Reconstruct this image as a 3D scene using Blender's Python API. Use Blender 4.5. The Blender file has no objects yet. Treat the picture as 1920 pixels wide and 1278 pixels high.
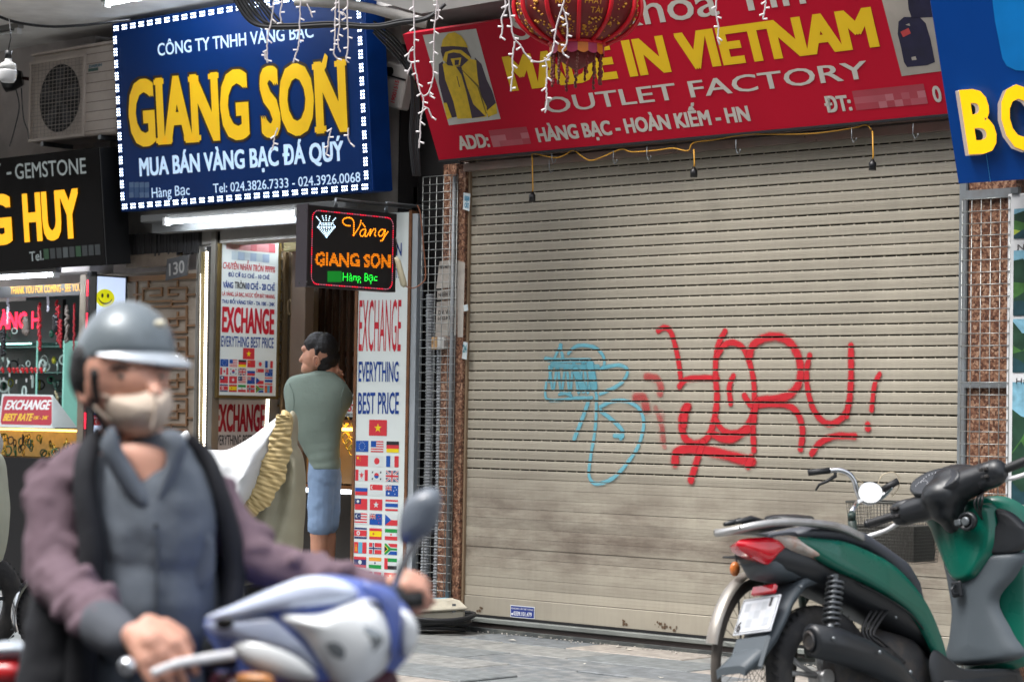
import bpy, bmesh, math, random
from math import sin, cos, pi, radians, sqrt, atan2
from mathutils import Vector as V, Matrix
random.seed(7)
SC = bpy.context.scene
COL = SC.collection

# ---------------------------------------------------------------- camera
FP = 4400.0; TH = radians(46.6); PI_ = radians(1.95); RO = radians(0.95)
F0 = V((-cos(TH), sin(TH), 0)); R0 = V((sin(TH), cos(TH), 0)); ZU = V((0, 0, 1))
CF = V((F0.x*cos(PI_), F0.y*cos(PI_), sin(PI_)))
U0 = R0.cross(CF)
CR = R0*cos(RO) + U0*sin(RO)
CU = -R0*sin(RO) + U0*cos(RO)
CC = -F0*13.4 + ZU*1.2
cd = bpy.data.cameras.new('camera'); cam = bpy.data.objects.new('camera', cd); COL.objects.link(cam)
m = Matrix((CR, CU, -CF)).transposed().to_4x4(); m.translation = CC
cam.matrix_world = m
cd.sensor_width = 36; cd.lens = 36*FP/1920; cd.clip_end = 500; cd.clip_start = 0.1
cd.dof.use_dof = True; cd.dof.focus_distance = 12.2; cd.dof.aperture_fstop = 3.5
SC.camera = cam
# ---------------------------------------------------------------- sky, sun, exposure
SUN_EL = radians(62); SUN_AZ = radians(200)      # compass azimuth measured from +Y
W = bpy.data.worlds.new('World'); SC.world = W; W.use_nodes = True
nt = W.node_tree; nt.nodes.clear()
sky = nt.nodes.new('ShaderNodeTexSky'); sky.sky_type = 'NISHITA'; sky.sun_disc = False
sky.sun_elevation = SUN_EL; sky.sun_rotation = SUN_AZ; sky.dust_density = 4; sky.air_density = 1.0; sky.ozone_density = 1.5
hs = nt.nodes.new('ShaderNodeHueSaturation'); hs.inputs['Saturation'].default_value = 0.28
bg = nt.nodes.new('ShaderNodeBackground'); bg.inputs['Strength'].default_value = 0.15
wo = nt.nodes.new('ShaderNodeOutputWorld')
nt.links.new(sky.outputs[0], hs.inputs['Color']); nt.links.new(hs.outputs[0], bg.inputs['Color']); nt.links.new(bg.outputs[0], wo.inputs[0])
sd = bpy.data.lights.new('sun', 'SUN'); sd.energy = 1.1; sd.angle = radians(25); sd.color = (1, .97, .93)
sun = bpy.data.objects.new('sun', sd); COL.objects.link(sun)
sdir = V((sin(SUN_AZ)*cos(SUN_EL), cos(SUN_AZ)*cos(SUN_EL), sin(SUN_EL)))
sun.rotation_euler = sdir.to_track_quat('Z', 'Y').to_euler(); sun.location = (0, -6, 12)
SC.view_settings.view_transform = 'Standard'; SC.view_settings.look = 'None'
SC.view_settings.exposure = 1.4; SC.view_settings.gamma = 1; SC.view_settings.use_curve_mapping = False
SC.cycles.max_bounces = 6; SC.cycles.diffuse_bounces = 3; SC.cycles.glossy_bounces = 3; SC.cycles.transparent_max_bounces = 12
SC.cycles.use_denoising = True
SC.cycles.caustics_reflective = False; SC.cycles.caustics_refractive = False

# ---------------------------------------------------------------- measuring: a pixel of the photo to a point on a plane of the street
def ray(px, py): return CF + CR*((px-960)/FP) - CU*((py-639)/FP)
def on(ax, px, py, q):
    d = ray(px, py); return CC + d*((q-CC[ax])/d[ax])
def onX(px, py, q): return on(0, px, py, q)
def onY(px, py, q=0.0): return on(1, px, py, q)
def onZ(px, py, q=0.0): return on(2, px, py, q)
def at(px, py, dep): return CC + ray(px, py)*dep
class Plane:
    def __init__(s, o, u, v):
        s.o = V(o); s.u = V(u).normalized(); n = s.u.cross(V(v)).normalized(); s.n = n; s.v = n.cross(s.u)
    def p(s, a, b, c=0): return s.o + s.u*a + s.v*b + s.n*c
    def uv(s, px, py, c=0):
        d = ray(px, py); o = s.o + s.n*c
        h = CC + d*((o-CC).dot(s.n)/d.dot(s.n)) - s.o
        return h.dot(s.u), h.dot(s.v)
def facade(Y): return Plane((0, Y, 0), (1, 0, 0), (0, 0, 1))
def sideway(X): return Plane((X, 0, 0), (0, 1, 0), (0, 0, 1))

# ---------------------------------------------------------------- materials
def lin(c):
    return tuple(((x/255)/12.92 if x/255 <= .04045 else ((x/255+.055)/1.055)**2.4) for x in c)
MATS = {}
def mat(name, c, rough=.6, metal=0.0, var=.12, scale=6.0, bump=.0, bscale=60.0, emit=0, spec=.5, coat=0, dirt=None, dscale=2.5, damt=.5, alpha=None, trans=0):
    """c is an sRGB 0-255 triple; var = tonal variation, dirt = second sRGB colour in worn patches"""
    if name in MATS: return MATS[name]
    M = bpy.data.materials.new(name); MATS[name] = M; M.use_nodes = True
    t = M.node_tree; B = t.nodes['Principled BSDF']; L = t.links.new
    c = lin(c)
    B.inputs['Roughness'].default_value = rough; B.inputs['Metallic'].default_value = metal
    B.inputs['Specular IOR Level'].default_value = spec
    if coat: B.inputs['Coat Weight'].default_value = coat; B.inputs['Coat Roughness'].default_value = .08
    tc = t.nodes.new('ShaderNodeTexCoord')
    out = None
    if var:
        n = t.nodes.new('ShaderNodeTexNoise'); n.inputs['Scale'].default_value = scale; n.inputs['Detail'].default_value = 6
        L(tc.outputs['Object'], n.inputs['Vector'])
        r = t.nodes.new('ShaderNodeMapRange'); r.inputs[1].default_value = .3; r.inputs[2].default_value = .7
        r.inputs[3].default_value = 1-var; r.inputs[4].default_value = 1+var*.6
        L(n.outputs[0], r.inputs[0])
        mx = t.nodes.new('ShaderNodeVectorMath'); mx.operation = 'SCALE'; mx.inputs[0].default_value = c
        L(r.outputs[0], mx.inputs['Scale']); out = mx.outputs[0]
        rr = t.nodes.new('ShaderNodeMapRange'); rr.inputs[3].default_value = max(.02, rough-.08); rr.inputs[4].default_value = min(1, rough+.1)
        L(n.outputs[0], rr.inputs[0]); L(rr.outputs[0], B.inputs['Roughness'])
    if dirt:
        n2 = t.nodes.new('ShaderNodeTexNoise'); n2.inputs['Scale'].default_value = dscale; n2.inputs['Detail'].default_value = 8; n2.inputs['Roughness'].default_value = .65
        L(tc.outputs['Object'], n2.inputs['Vector'])
        r2 = t.nodes.new('ShaderNodeMapRange'); r2.inputs[1].default_value = .45; r2.inputs[2].default_value = .7; r2.inputs[4].default_value = damt
        L(n2.outputs[0], r2.inputs[0])
        mm = t.nodes.new('ShaderNodeMix'); mm.data_type = 'RGBA'
        L(r2.outputs[0], mm.inputs[0])
        if out: L(out, mm.inputs[6])
        else: mm.inputs[6].default_value = (*c, 1)
        mm.inputs[7].default_value = (*lin(dirt), 1); out = mm.outputs[2]
    if out: L(out, B.inputs['Base Color'])
    else: B.inputs['Base Color'].default_value = (*c, 1)
    if bump:
        nb = t.nodes.new('ShaderNodeTexNoise'); nb.inputs['Scale'].default_value = bscale; nb.inputs['Detail'].default_value = 5
        L(tc.outputs['Object'], nb.inputs['Vector'])
        b = t.nodes.new('ShaderNodeBump'); b.inputs['Strength'].default_value = bump; b.inputs['Distance'].default_value = .01
        L(nb.outputs[0], b.inputs['Height']); L(b.outputs[0], B.inputs['Normal'])
    if emit:
        B.inputs['Emission Color'].default_value = (*c, 1); B.inputs['Emission Strength'].default_value = emit
    if alpha is not None: B.inputs['Alpha'].default_value = alpha
    if trans: B.inputs['Transmission Weight'].default_value = trans
    return M

# ---------------------------------------------------------------- mesh builder
def catmull(P, n=6, closed=False):
    P = [V(p) for p in P]; out = []; N = len(P)
    for i in range(N if closed else N-1):
        if closed: a, b, c, d = P[(i-1) % N], P[i], P[(i+1) % N], P[(i+2) % N]
        else: a, b, c, d = P[max(i-1, 0)], P[i], P[i+1], P[min(i+2, N-1)]
        for k in range(n):
            t = k/n
            out.append(.5*((2*b)+(c-a)*t+(2*a-5*b+4*c-d)*t*t+(3*b-a-3*c+d)*t**3))
    if not closed: out.append(P[-1])
    return out
class MB:
    def __init__(s): s.v = []; s.f = []; s.m = []; s.sm = []; s.k = 0; s.smooth = False; s.runs = []
    def face(s, idx): s.f.append(tuple(idx)); s.m.append(s.k); s.sm.append(s.smooth)
    def quad(s, *p):
        i = len(s.v); s.v += [V(q) for q in p]; s.face(range(i, i+len(p)))
    def box(s, a, b, fr=None, bev=0):
        """axis box between corners a and b; fr = function mapping local to world; bev chamfers vertical-ish edges"""
        x0, y0, z0 = a; x1, y1, z1 = b
        fr = fr or (lambda x, y, z: V((x, y, z)))
        i = len(s.v)
        if bev:
            c = bev
            pts = [(x0+c, y0), (x1-c, y0), (x1, y0+c), (x1, y1-c), (x1-c, y1), (x0+c, y1), (x0, y1-c), (x0, y0+c)]
            pin = [(x0+c, y0+c), (x1-c, y0+c), (x1-c, y0+c), (x1-c, y1-c), (x1-c, y1-c), (x0+c, y1-c), (x0+c, y1-c), (x0+c, y0+c)]
            for z, q in ((z0, pin), (z0+c, pts), (z1-c, pts), (z1, pin)):
                s.v += [V(fr(p[0], p[1], z)) for p in q]
            for r in range(3):
                for k in range(8): s.face((i+r*8+k, i+r*8+(k+1) % 8, i+r*8+8+(k+1) % 8, i+r*8+8+k))
            s.face([i+k for k in (5, 3, 1, 0)][::1]); s.face([i+24+k for k in (0, 1, 3, 5)])
            return
        s.v += [V(fr(*p)) for p in ((x0, y0, z0), (x1, y0, z0), (x1, y1, z0), (x0, y1, z0), (x0, y0, z1), (x1, y0, z1), (x1, y1, z1), (x0, y1, z1))]
        for q in ((0, 3, 2, 1), (4, 5, 6, 7), (0, 1, 5, 4), (1, 2, 6, 5), (2, 3, 7, 6), (3, 0, 4, 7)): s.face([i+k for k in q])
    def pbox(s, P, a0, b0, c0, a1, b1, c1, bev=0):
        s.box((a0, b0, c0), (a1, b1, c1), P.p, bev)
    def tube(s, pts, r, n=8, caps=True, closed=False):
        pts = [V(p) for p in pts]; N = len(pts)
        if N < 2: return
        rs = r if isinstance(r, (list, tuple)) else [r]*N
        i0 = len(s.v); up = None
        for i, p in enumerate(pts):
            if closed: t = pts[(i+1) % N]-pts[i-1]
            else: t = pts[min(i+1, N-1)]-pts[max(i-1, 0)]
            t = t.normalized() if t.length > 1e-9 else V((0, 0, 1))
            if up is None: up = t.orthogonal().normalized()
            else:
                up = up-t*up.dot(t); up = up.normalized() if up.length > 1e-6 else t.orthogonal().normalized()
            w = t.cross(up)
            for k in range(n):
                a = 2*pi*k/n; s.v.append(p+(up*cos(a)+w*sin(a))*rs[i])
        o = s.smooth; s.smooth = n > 4
        for i in range(N if closed else N-1):
            j = (i+1) % N
            for k in range(n): s.face((i0+i*n+k, i0+i*n+(k+1) % n, i0+j*n+(k+1) % n, i0+j*n+k))
        s.smooth = o
        if caps and not closed:
            s.face([i0+k for k in range(n)][::-1]); s.face([i0+(N-1)*n+k for k in range(n)])
    def loft(s, rings, caps=True, closed_ring=True, smooth=True):
        n = len(rings[0]); i0 = len(s.v)
        for r in rings: s.v += [V(p) for p in r]
        o = s.smooth; s.smooth = smooth
        for i in range(len(rings)-1):
            for k in range(n if closed_ring else n-1): s.face((i0+i*n+k, i0+i*n+(k+1) % n, i0+(i+1)*n+(k+1) % n, i0+(i+1)*n+k))
        s.smooth = o
        if caps and closed_ring:
            s.face([i0+k for k in range(n)][::-1]); s.face([i0+(len(rings)-1)*n+k for k in range(n)])
    def ellip(s, c, rx, ry, rz, fr=None, nu=16, nv=10, v0=-pi/2, v1=pi/2):
        c = V(c); fr = fr or (lambda x, y, z: V((x, y, z))); rings = []
        for j in range(nv+1):
            t = v0+(v1-v0)*j/nv
            rings.append([fr(c.x+rx*cos(t)*cos(2*pi*k/nu), c.y+ry*cos(t)*sin(2*pi*k/nu), c.z+rz*sin(t)) for k in range(nu)])
        s.loft(rings, caps=(v0 > -1.5 or v1 < 1.5))
    def prism(s, P, pts, c0, c1, smooth=False):
        """polygon pts (a,b) on plane P, extruded between heights c0 and c1"""
        n = len(pts); i = len(s.v)
        s.v += [P.p(a, b, c1) for a, b in pts]
        s.face(range(i, i+n))
        if c0 is not None:
            s.v += [P.p(a, b, c0) for a, b in pts]
            o = s.smooth; s.smooth = smooth
            for k in range(n): s.face((i+k, i+n+k, i+n+(k+1) % n, i+(k+1) % n))
            s.smooth = o
            s.face([i+n+k for k in range(n)][::-1])
    def flat(s, P, pts, c):
        s.prism(P, pts, None, c)
    def rect(s, P, a0, b0, a1, b1, c): s.flat(P, [(a0, b0), (a1, b0), (a1, b1), (a0, b1)], c)
    def disc(s, P, a, b, r, c, n=16, ry=None): s.flat(P, [(a+r*cos(2*pi*k/n), b+(ry or r)*sin(2*pi*k/n)) for k in range(n)], c)
    def star(s, P, a, b, r, c, rot=pi/2, r2=.4):
        pts = [(a+(r if k % 2 == 0 else r*r2)*cos(rot+pi*k/5), b+(r if k % 2 == 0 else r*r2)*sin(rot+pi*k/5)) for k in range(10)]
        for k in range(10): s.flat(P, [(a, b), pts[k], pts[(k+1) % 10]], c)
    def text(s, P, t, bl, br, tl, c=.002, bold=0., depth=0, lines=None, shear=0):
        """write t on plane P: bl and br the ends of its baseline, tl the top of its first capital, all pixels of the photo"""
        a0, b0 = P.uv(*bl, c); a1, b1 = P.uv(*br, c); _, bt = P.uv(*tl, c)
        s.text_uv(P, t, a0, b0, a1, b1, bt-b0, c, bold, depth, shear)
    def text_uv(s, P, t, a0, b0, a1, b1, h, c=.002, bold=0., depth=0, shear=0):
        if depth: e = 0; vs, fs, cap = glyphs(t, bold, True, shear)
        else: e = bold; vs, fs, cap = glyphs(t, 0, False, shear)
        xs = [p[0] for p in vs]; x0, x1 = min(xs), max(xs)
        # heavier strokes: a few copies shifted by the added stroke width, each a hair above the last
        run0 = (len(s.v), len(s.f)); sx = (a1-a0)/(x1-x0+2*e); offs = [(0, 0)] if not e else [(0, 0)]+[(e*i, e*.6*j) for i in (-1, 0, 1) for j in (-1, 1)]+[(-e, 0), (e, 0), (-e*.5, 0), (e*.5, 0)]
        for j, (ox, oy) in enumerate(offs):
            i = len(s.v)
            for x, y, z in vs:
                q = (x+ox-x0+e)*sx/(a1-a0)
                s.v.append(P.p(a0+(a1-a0)*q, b0+(b1-b0)*q+(y+oy)/cap*h*(1 if not e else .97), c+j*.00007+(z*.5+.5)*depth))
            for f in fs: s.face([i+k for k in f])
        s.runs.append((*run0, len(s.v), len(s.f)))
    def letters(s, P, t, bl, br, tl, c=.002, bold=0., depth=0):
        """like text(), one run per character"""
        a0, b0 = P.uv(*bl, c); a1, b1 = P.uv(*br, c); _, bt = P.uv(*tl, c)
        ext = lambda q: (lambda xs: (min(xs), max(xs)))([p[0] for p in glyphs(q, bold if depth else 0, depth > 0)[0]])
        e = 0 if depth else bold; x0, x1 = ext(t); x0 -= e; x1 += e; out = []
        for i, ch in enumerate(t):
            if ch == ' ': continue
            r = ext(t[:i+1])[1]; w = ext(ch); l = r-(w[1]-w[0]); l -= e; r += e
            q0, q1 = (l-x0)/(x1-x0), (r-x0)/(x1-x0)
            s.text_uv(P, ch, a0+(a1-a0)*q0, b0+(b1-b0)*q0, a0+(a1-a0)*q1, b0+(b1-b0)*q1, bt-b0, c, bold, depth); out.append((ch, a0+(a1-a0)*q0, a0+(a1-a0)*q1, b0+(b1-b0)*(q0+q1)/2))
        return out
    def build(s, name, mats, parent=None, label=None):
        if parent and len(s.runs) > 1 and s.runs[0][0] == 0 and s.runs[-1][3] == len(s.f):
            for v0, f0, v1, f1 in s.runs:
                b = MB(); b.v = s.v[v0:v1]; b.f = [tuple(i-v0 for i in f) for f in s.f[f0:f1]]; b.m = s.m[f0:f1]; b.sm = s.sm[f0:f1]
                o = b.build(name, mats, parent, label)
            return o
        me = bpy.data.meshes.new(name)
        me.from_pydata([tuple(p) for p in s.v], [], s.f)
        for mm in (mats if isinstance(mats, (list, tuple)) else [mats]): me.materials.append(mm)
        me.polygons.foreach_set('material_index', s.m); me.polygons.foreach_set('use_smooth', s.sm)
        me.update()
        return link(name, me, parent, label)
def link(name, me, parent=None, label=None):
    o = bpy.data.objects.new(name, me); COL.objects.link(o)
    if parent: adopt(o, parent)
    if label: o['label'] = label
    return o
def adopt(o, parent):
    o.parent = parent
    if parent.type == 'EMPTY': o.matrix_parent_inverse = Matrix.Translation(-V(parent.location))
GL = {}
def glyphs(t, bold, solid, shear=0):
    k = (t, bold, solid, shear)
    if k in GL: return GL[k]
    def mk(tt):
        cu = bpy.data.curves.new('t', 'FONT'); cu.body = tt; cu.offset = bold; cu.resolution_u = 3; cu.fill_mode = 'BOTH'; cu.shear = shear
        if solid: cu.extrude = 1
        ob = bpy.data.objects.new('t', cu); COL.objects.link(ob)
        me = bpy.data.meshes.new_from_object(ob)
        vs = [tuple(p.co) for p in me.vertices]; fs = [tuple(p.vertices) for p in me.polygons]
        bpy.data.objects.remove(ob); bpy.data.curves.remove(cu); bpy.data.meshes.remove(me)
        return vs, fs
    vs, fs = mk(t); hv, _ = mk('H'); cap = max(p[1] for p in hv)
    GL[k] = (vs, fs, cap); return GL[k]
def tag(o, label, cat, group=None):
    o['label'] = label; o['category'] = cat
    if group: o['group'] = group
    return o
def thing(name, loc, label, cat, group=None):
    o = bpy.data.objects.new(name, None); COL.objects.link(o); o.location = V(loc); o.empty_display_size = .1
    return tag(o, label, cat, group)
def struct(o, kind='structure'): o['kind'] = kind; return o
def kids(o): return [c for c in bpy.data.objects if c.parent == o]
def copy_tree(o, parent=None, loc=None, rotz=None):
    c = o.copy(); COL.objects.link(c)
    if parent: c.parent = parent
    if loc is not None: c.location = V(loc)
    if rotz is not None: c.rotation_euler = (0, 0, rotz)
    for ch in kids(o): copy_tree(ch, c)
    return c
def puff(mb, outline, spine, hf, hb, fr, rings=5, n=4, edge=1.0):
    """inflated panel: smooth closed outline (x,y), pulled in rings towards the spine segment while rising to hf in front, hb behind"""
    O = [V((p[0], p[1])) for p in catmull([(*p, 0) for p in outline], n, True)]
    A, B = V(spine[0]), V(spine[1]); N = len(O)
    def near(p):
        d = B-A; q = max(0, min(1, (p-A).dot(d)/max(d.length_squared, 1e-9))); return A+d*q
    for h in (hf, hb):
        if h is None: continue
        i0 = len(mb.v); sg = 1 if h is hf else -1
        for r in range(rings+1):
            t = r/rings; t2 = 1-(1-t)**1.6 if edge == 1 else t**1.5
            te = min(1, t2/edge); z = (abs(h)*sqrt(max(0, 1-(1-te)**2))*(1 if edge == 1 else .86+.14*t2))*(1 if h is hf else -1)
            for p in O:
                q = p.lerp(near(p), t2); mb.v.append(V(fr(q.x, q.y, z)))
        o = mb.smooth; mb.smooth = True
        for r in range(rings):
            for k in range(N):
                f = (i0+r*N+k, i0+r*N+(k+1) % N, i0+(r+1)*N+(k+1) % N, i0+(r+1)*N+k)
                mb.face(f if h is hf else f[::-1])
        mb.smooth = o
def blob(name, prims, mats, parent=None, voxel=.01, smooth=4, fr=None, label=None, noise=None):
    """one continuous surface grown over tapered limbs ('c',p0,p1,r0,r1[,squash dir,amount]) and ellipsoids ('e',centre,(rx,ry,rz)[,euler])"""
    fr = fr or (lambda x, y, z: V((x, y, z)))
    mb = MB()
    for p in prims:
        if p[0] == 'c':
            a, b = V(p[1]), V(p[2]); r0, r1 = p[3], p[4]; n = 14
            t = (b-a).normalized() if (b-a).length > 1e-6 else V((0, 0, 1)); up = t.orthogonal().normalized(); w = t.cross(up)
            rings = []
            K = 5
            for j in range(K+1):
                q = -pi/2+j*pi/2/K; rings.append((a+t*r0*sin(q), r0*cos(q)))
            for j in range(K+1):
                q = j*pi/2/K; rings.append((b+t*r1*sin(q), r1*cos(q)))
            R = []
            for c, rr in rings:
                ring = []
                for k in range(n):
                    d = (up*cos(2*pi*k/n)+w*sin(2*pi*k/n))*max(rr, .0005)
                    if len(p) > 5:
                        sq = V(p[5]).normalized(); d = d-sq*d.dot(sq)*(1-p[6])
                    ring.append(fr(*(c+d)))
                R.append(ring)
            mb.loft(R)
        else:
            c = V(p[1]); r = p[2]; e = Matrix.Identity(3)
            if len(p) > 3:
                from mathutils import Euler
                e = Euler(p[3]).to_matrix()
            rings = []
            for j in range(11):
                t = -pi/2+pi*j/10
                ring = []
                for k in range(16):
                    d = V((r[0]*max(cos(t), .01)*cos(2*pi*k/16), r[1]*max(cos(t), .01)*sin(2*pi*k/16), r[2]*sin(t)))
                    ring.append(fr(*(c+e @ d)))
                rings.append(ring)
            mb.loft(rings)
    me = bpy.data.meshes.new('tmp'); me.from_pydata([tuple(q) for q in mb.v], [], mb.f); me.update()
    bm = bmesh.new(); bm.from_mesh(me); bmesh.ops.recalc_face_normals(bm, faces=bm.faces); bm.to_mesh(me); bm.free()
    ob = bpy.data.objects.new('tmp', me); COL.objects.link(ob)
    md = ob.modifiers.new('r', 'REMESH'); md.mode = 'VOXEL'; md.voxel_size = voxel; md.use_smooth_shade = True
    ms = ob.modifiers.new('s', 'SMOOTH'); ms.iterations = smooth; ms.factor = .5
    if noise:
        tx = bpy.data.textures.new('cl', 'CLOUDS'); tx.noise_scale = noise[0]; tx.noise_depth = 1
        mdp = ob.modifiers.new('d', 'DISPLACE'); mdp.texture = tx; mdp.strength = noise[1]; mdp.texture_coords = 'LOCAL'; mdp.mid_level = .5
    dg = bpy.context.evaluated_depsgraph_get()
    out = bpy.data.meshes.new_from_object(ob.evaluated_get(dg)); out.name = name
    bpy.data.objects.remove(ob)
    out.materials.clear()
    for mm in (mats if isinstance(mats, (list, tuple)) else [mats]): out.materials.append(mm)
    for p in out.polygons: p.use_smooth = True; p.material_index = 0
    return link(name, out, parent, label)
# ================================================================ materials used all over
m_wall = mat('painted wall', (166, 162, 156), .85, bump=.3, dirt=(95, 88, 80), dscale=1.6)
m_soffit = mat('soffit plaster', (224, 222, 218), .9, bump=.2, dirt=(150, 145, 140), dscale=1.2)
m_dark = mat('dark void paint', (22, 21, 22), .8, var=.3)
m_black = mat('black plastic', (22, 22, 24), .35, var=.15)
m_cable = mat('black cable rubber', (26, 27, 30), .55, var=.2)
m_steel = mat('grey steel', (120, 126, 130), .4, .7, dirt=(80, 70, 60), dscale=9)
m_white = mat('white plastic', (215, 215, 212), .5)
m_granite = None
def granite():
    M = mat('red granite', (120, 84, 66), .35, var=0)
    t = M.node_tree; B = t.nodes['Principled BSDF']; tc = [n for n in t.nodes if n.type == 'TEX_COORD'][0]
    vo = t.nodes.new('ShaderNodeTexVoronoi'); vo.inputs['Scale'].default_value = 95; t.links.new(tc.outputs['Object'], vo.inputs['Vector'])
    no = t.nodes.new('ShaderNodeTexNoise'); no.inputs['Scale'].default_value = 45; no.inputs['Detail'].default_value = 6; t.links.new(tc.outputs['Object'], no.inputs['Vector'])
    sx = t.nodes.new('ShaderNodeSeparateColor'); t.links.new(vo.outputs['Color'], sx.inputs[0])
    ad = t.nodes.new('ShaderNodeMath'); ad.operation = 'MULTIPLY_ADD'; ad.inputs[1].default_value = .45; t.links.new(sx.outputs[0], ad.inputs[0])
    mu = t.nodes.new('ShaderNodeMath'); mu.operation = 'MULTIPLY'; mu.inputs[1].default_value = .6; t.links.new(no.outputs[0], mu.inputs[0]); t.links.new(mu.outputs[0], ad.inputs[2])
    cr = t.nodes.new('ShaderNodeValToRGB'); e = cr.color_ramp.elements
    e[0].position = .2; e[0].color = (*lin((48, 30, 26)), 1); e[1].position = .78; e[1].color = (*lin((178, 146, 122)), 1)
    q = e.new(.42); q.color = (*lin((102, 68, 54)), 1); q = e.new(.6); q.color = (*lin((138, 100, 78)), 1)
    t.links.new(ad.outputs[0], cr.inputs[0]); t.links.new(cr.outputs[0], B.inputs['Base Color']); return M
m_granite = granite()

# ================================================================ ground: one sheet, kerb, road, pavement slabs
mb = MB(); mb.box((-90, -90, -.6), (90, 90, -.165)); struct(mb.build('ground', mat('earth', (110, 108, 104), .9)))
mb = MB(); mb.box((-60, -12, -.16), (60, -4.5, -.13)); struct(mb.build('road', mat('asphalt', (70, 70, 72), .85, bump=.5, bscale=120)))
mb = MB(); mb.box((-60, -4.5, -.162), (60, -4.3, -.004), bev=.015); struct(mb.build('kerb', mat('kerb stone', (150, 150, 146), .8, bump=.3)))
mb = MB(); mb.box((-60, -4.3, -.164), (60, .0, -.03)); pave = struct(mb.build('pavement', mat('mortar bed', (48, 46, 44), .95, bump=.4)))
slab_m = [mat('slab slate %s' % n, c, .6, var=.3, scale=14, bump=.7, bscale=26, dirt=d, dscale=9, damt=.8) for n, c, d in (
    ('a', (116, 121, 122), (80, 84, 86)), ('b', (102, 107, 110), (146, 145, 141)), ('c', (136, 137, 134), (92, 94, 95)), ('d', (154, 147, 139), (116, 113, 108)), ('e', (112, 117, 120), (74, 78, 81)))]
slab_me = []
for k in range(5):
    mb = MB(); mb.box((.003+.002*(k % 3), .003, -.035), (.795, .394, 0), bev=.005)
    me = bpy.data.meshes.new('paving_slab'); me.from_pydata([tuple(p) for p in mb.v], [], mb.f); me.materials.append(slab_m[k]); slab_me.append(me)
rnd = random.Random(3)
for j in range(11):
    y = -.40-j*.4
    if y < -4.31: break
    row = -7.2+(j % 2)*.37
    for i in range(19):
        x = row+i*.8
        if x < -5.6-.2*j or x > 5.8: continue
        kk = rnd.choice((0, 1, 4, 0, 2)) if (i*3+j*2) % 5 else 3
        o = link('paving_slab', slab_me[kk], pave); o.location = (x, y, -.002+rnd.uniform(-.006, .003)); o.rotation_euler = (rnd.uniform(-.004, .004), rnd.uniform(-.003, .003), 0)

# the far side of the street, behind the camera: it shades the road and shows in the glossy signs
m_opp = [mat('far facade %d' % k, c, .9, dirt=d) for k, (c, d) in enumerate((((150, 140, 120), (110, 100, 88)), ((120, 124, 120), (90, 92, 88)), ((160, 150, 140), (120, 110, 100)), ((110, 96, 84), (80, 70, 60)))) ]
m_opw = mat('far window', (30, 34, 40), .2)
for k in range(7):
    x0 = -19+k*5.2; hh = 8.5+(k*37 % 5)*.9; t = thing('street_building', (x0+2.5, -17, 0), '%s fronted building across the street behind the viewer, %s of the row' % (('ochre', 'grey green', 'pale', 'brown')[k % 4], ('first', 'second', 'third', 'fourth', 'fifth', 'sixth', 'seventh')[k]), 'building', 'buildings across the street')
    mb = MB(); mb.box((x0, -20, -.1), (x0+5.15, -14, hh)); mb.build('wall', m_opp[k % 4], t)
    mb = MB()
    for j in range(3):
        for i in range(3): mb.box((x0+.5+i*1.6, -13.99, .4+j*2.9), (x0+1.6+i*1.6, -13.95, 2.3+j*2.9))
    struct(mb.build('window_panes', m_opw, t), 'stuff')

# ================================================================ the buildings' masonry
XL, XR = -.345, 3.0           # shutter opening
ZS = 2.69
bld = thing('shop_building', (1.3, 1.5, 0), 'narrow shop building with a closed roller shutter framed in red granite', 'building')
mb = MB()
mb.box((-.93, .16, 0), (XL-.0, .3, 3.4)); mb.box((XR+.001, .12, 0), (7.5, .3, 3.4)); mb.box((XL+.001, .16, ZS+.12), (XR, .3, 3.4))
mb.box((-.93, 3.0, 0), (7.5, 3.2, 3.4)); mb.box((-.92, .301, 0), (-.8, 3, 3.4)); mb.box((7.3, .301, 0), (7.5, 3, 3.4))
mb.build('wall', m_wall, bld)
mb = MB(); mb.box((-.93, -.3, 3.62), (7.5, 3.2, 3.8)); mb.build('balcony_slab', m_soffit, bld)
mb = MB(); mb.box((-.93, .0, 3.801), (7.5, 3.2, 9)); mb.build('upper_storey', m_wall, bld)
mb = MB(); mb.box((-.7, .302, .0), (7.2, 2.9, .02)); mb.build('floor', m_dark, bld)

b2 = thing('jewellery_shop_building', (-1.85, 1.2, 0), 'pale plastered shop building with an open gold shop under the blue sign', 'building')
mb = MB()
mb.box((-2.82, -.02, 2.32), (-.94, .2, 4.2)); mb.box((-3.9, .06, 2.32), (-2.821, .2, 4.2)); mb.box((-3.9, 2.2, 0), (-.94, 2.3, 3.5))
mb.box((-2.86, .001, 0), (-2.70, 2.2, 2.32)); mb.box((-.99, .10, 0), (-.931, 2.2, 2.6))
mb.build('wall', m_wall, b2)
mb = MB(); mb.box((-3.949, -1.9, 3.8), (-.94, 2.3, 3.98)); mb.build('balcony_slab', m_soffit, b2)
mb = MB(); mb.box((-2.7, .2, 2.5), (-.99, 2.2, 2.52)); mb.build('ceiling', mat('shop ceiling', (90, 88, 84), .8), b2)
mb = MB(); mb.box((-2.7, .0, -.02), (-.99, 2.2, .02)); mb.build('floor', mat('shop floor', (88, 80, 70), .5), b2)
mb = MB(); mb.box((-3.95, .0, 3.981), (-.94, 2.3, 9)); mb.build('upper_storey', m_wall, b2)

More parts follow.
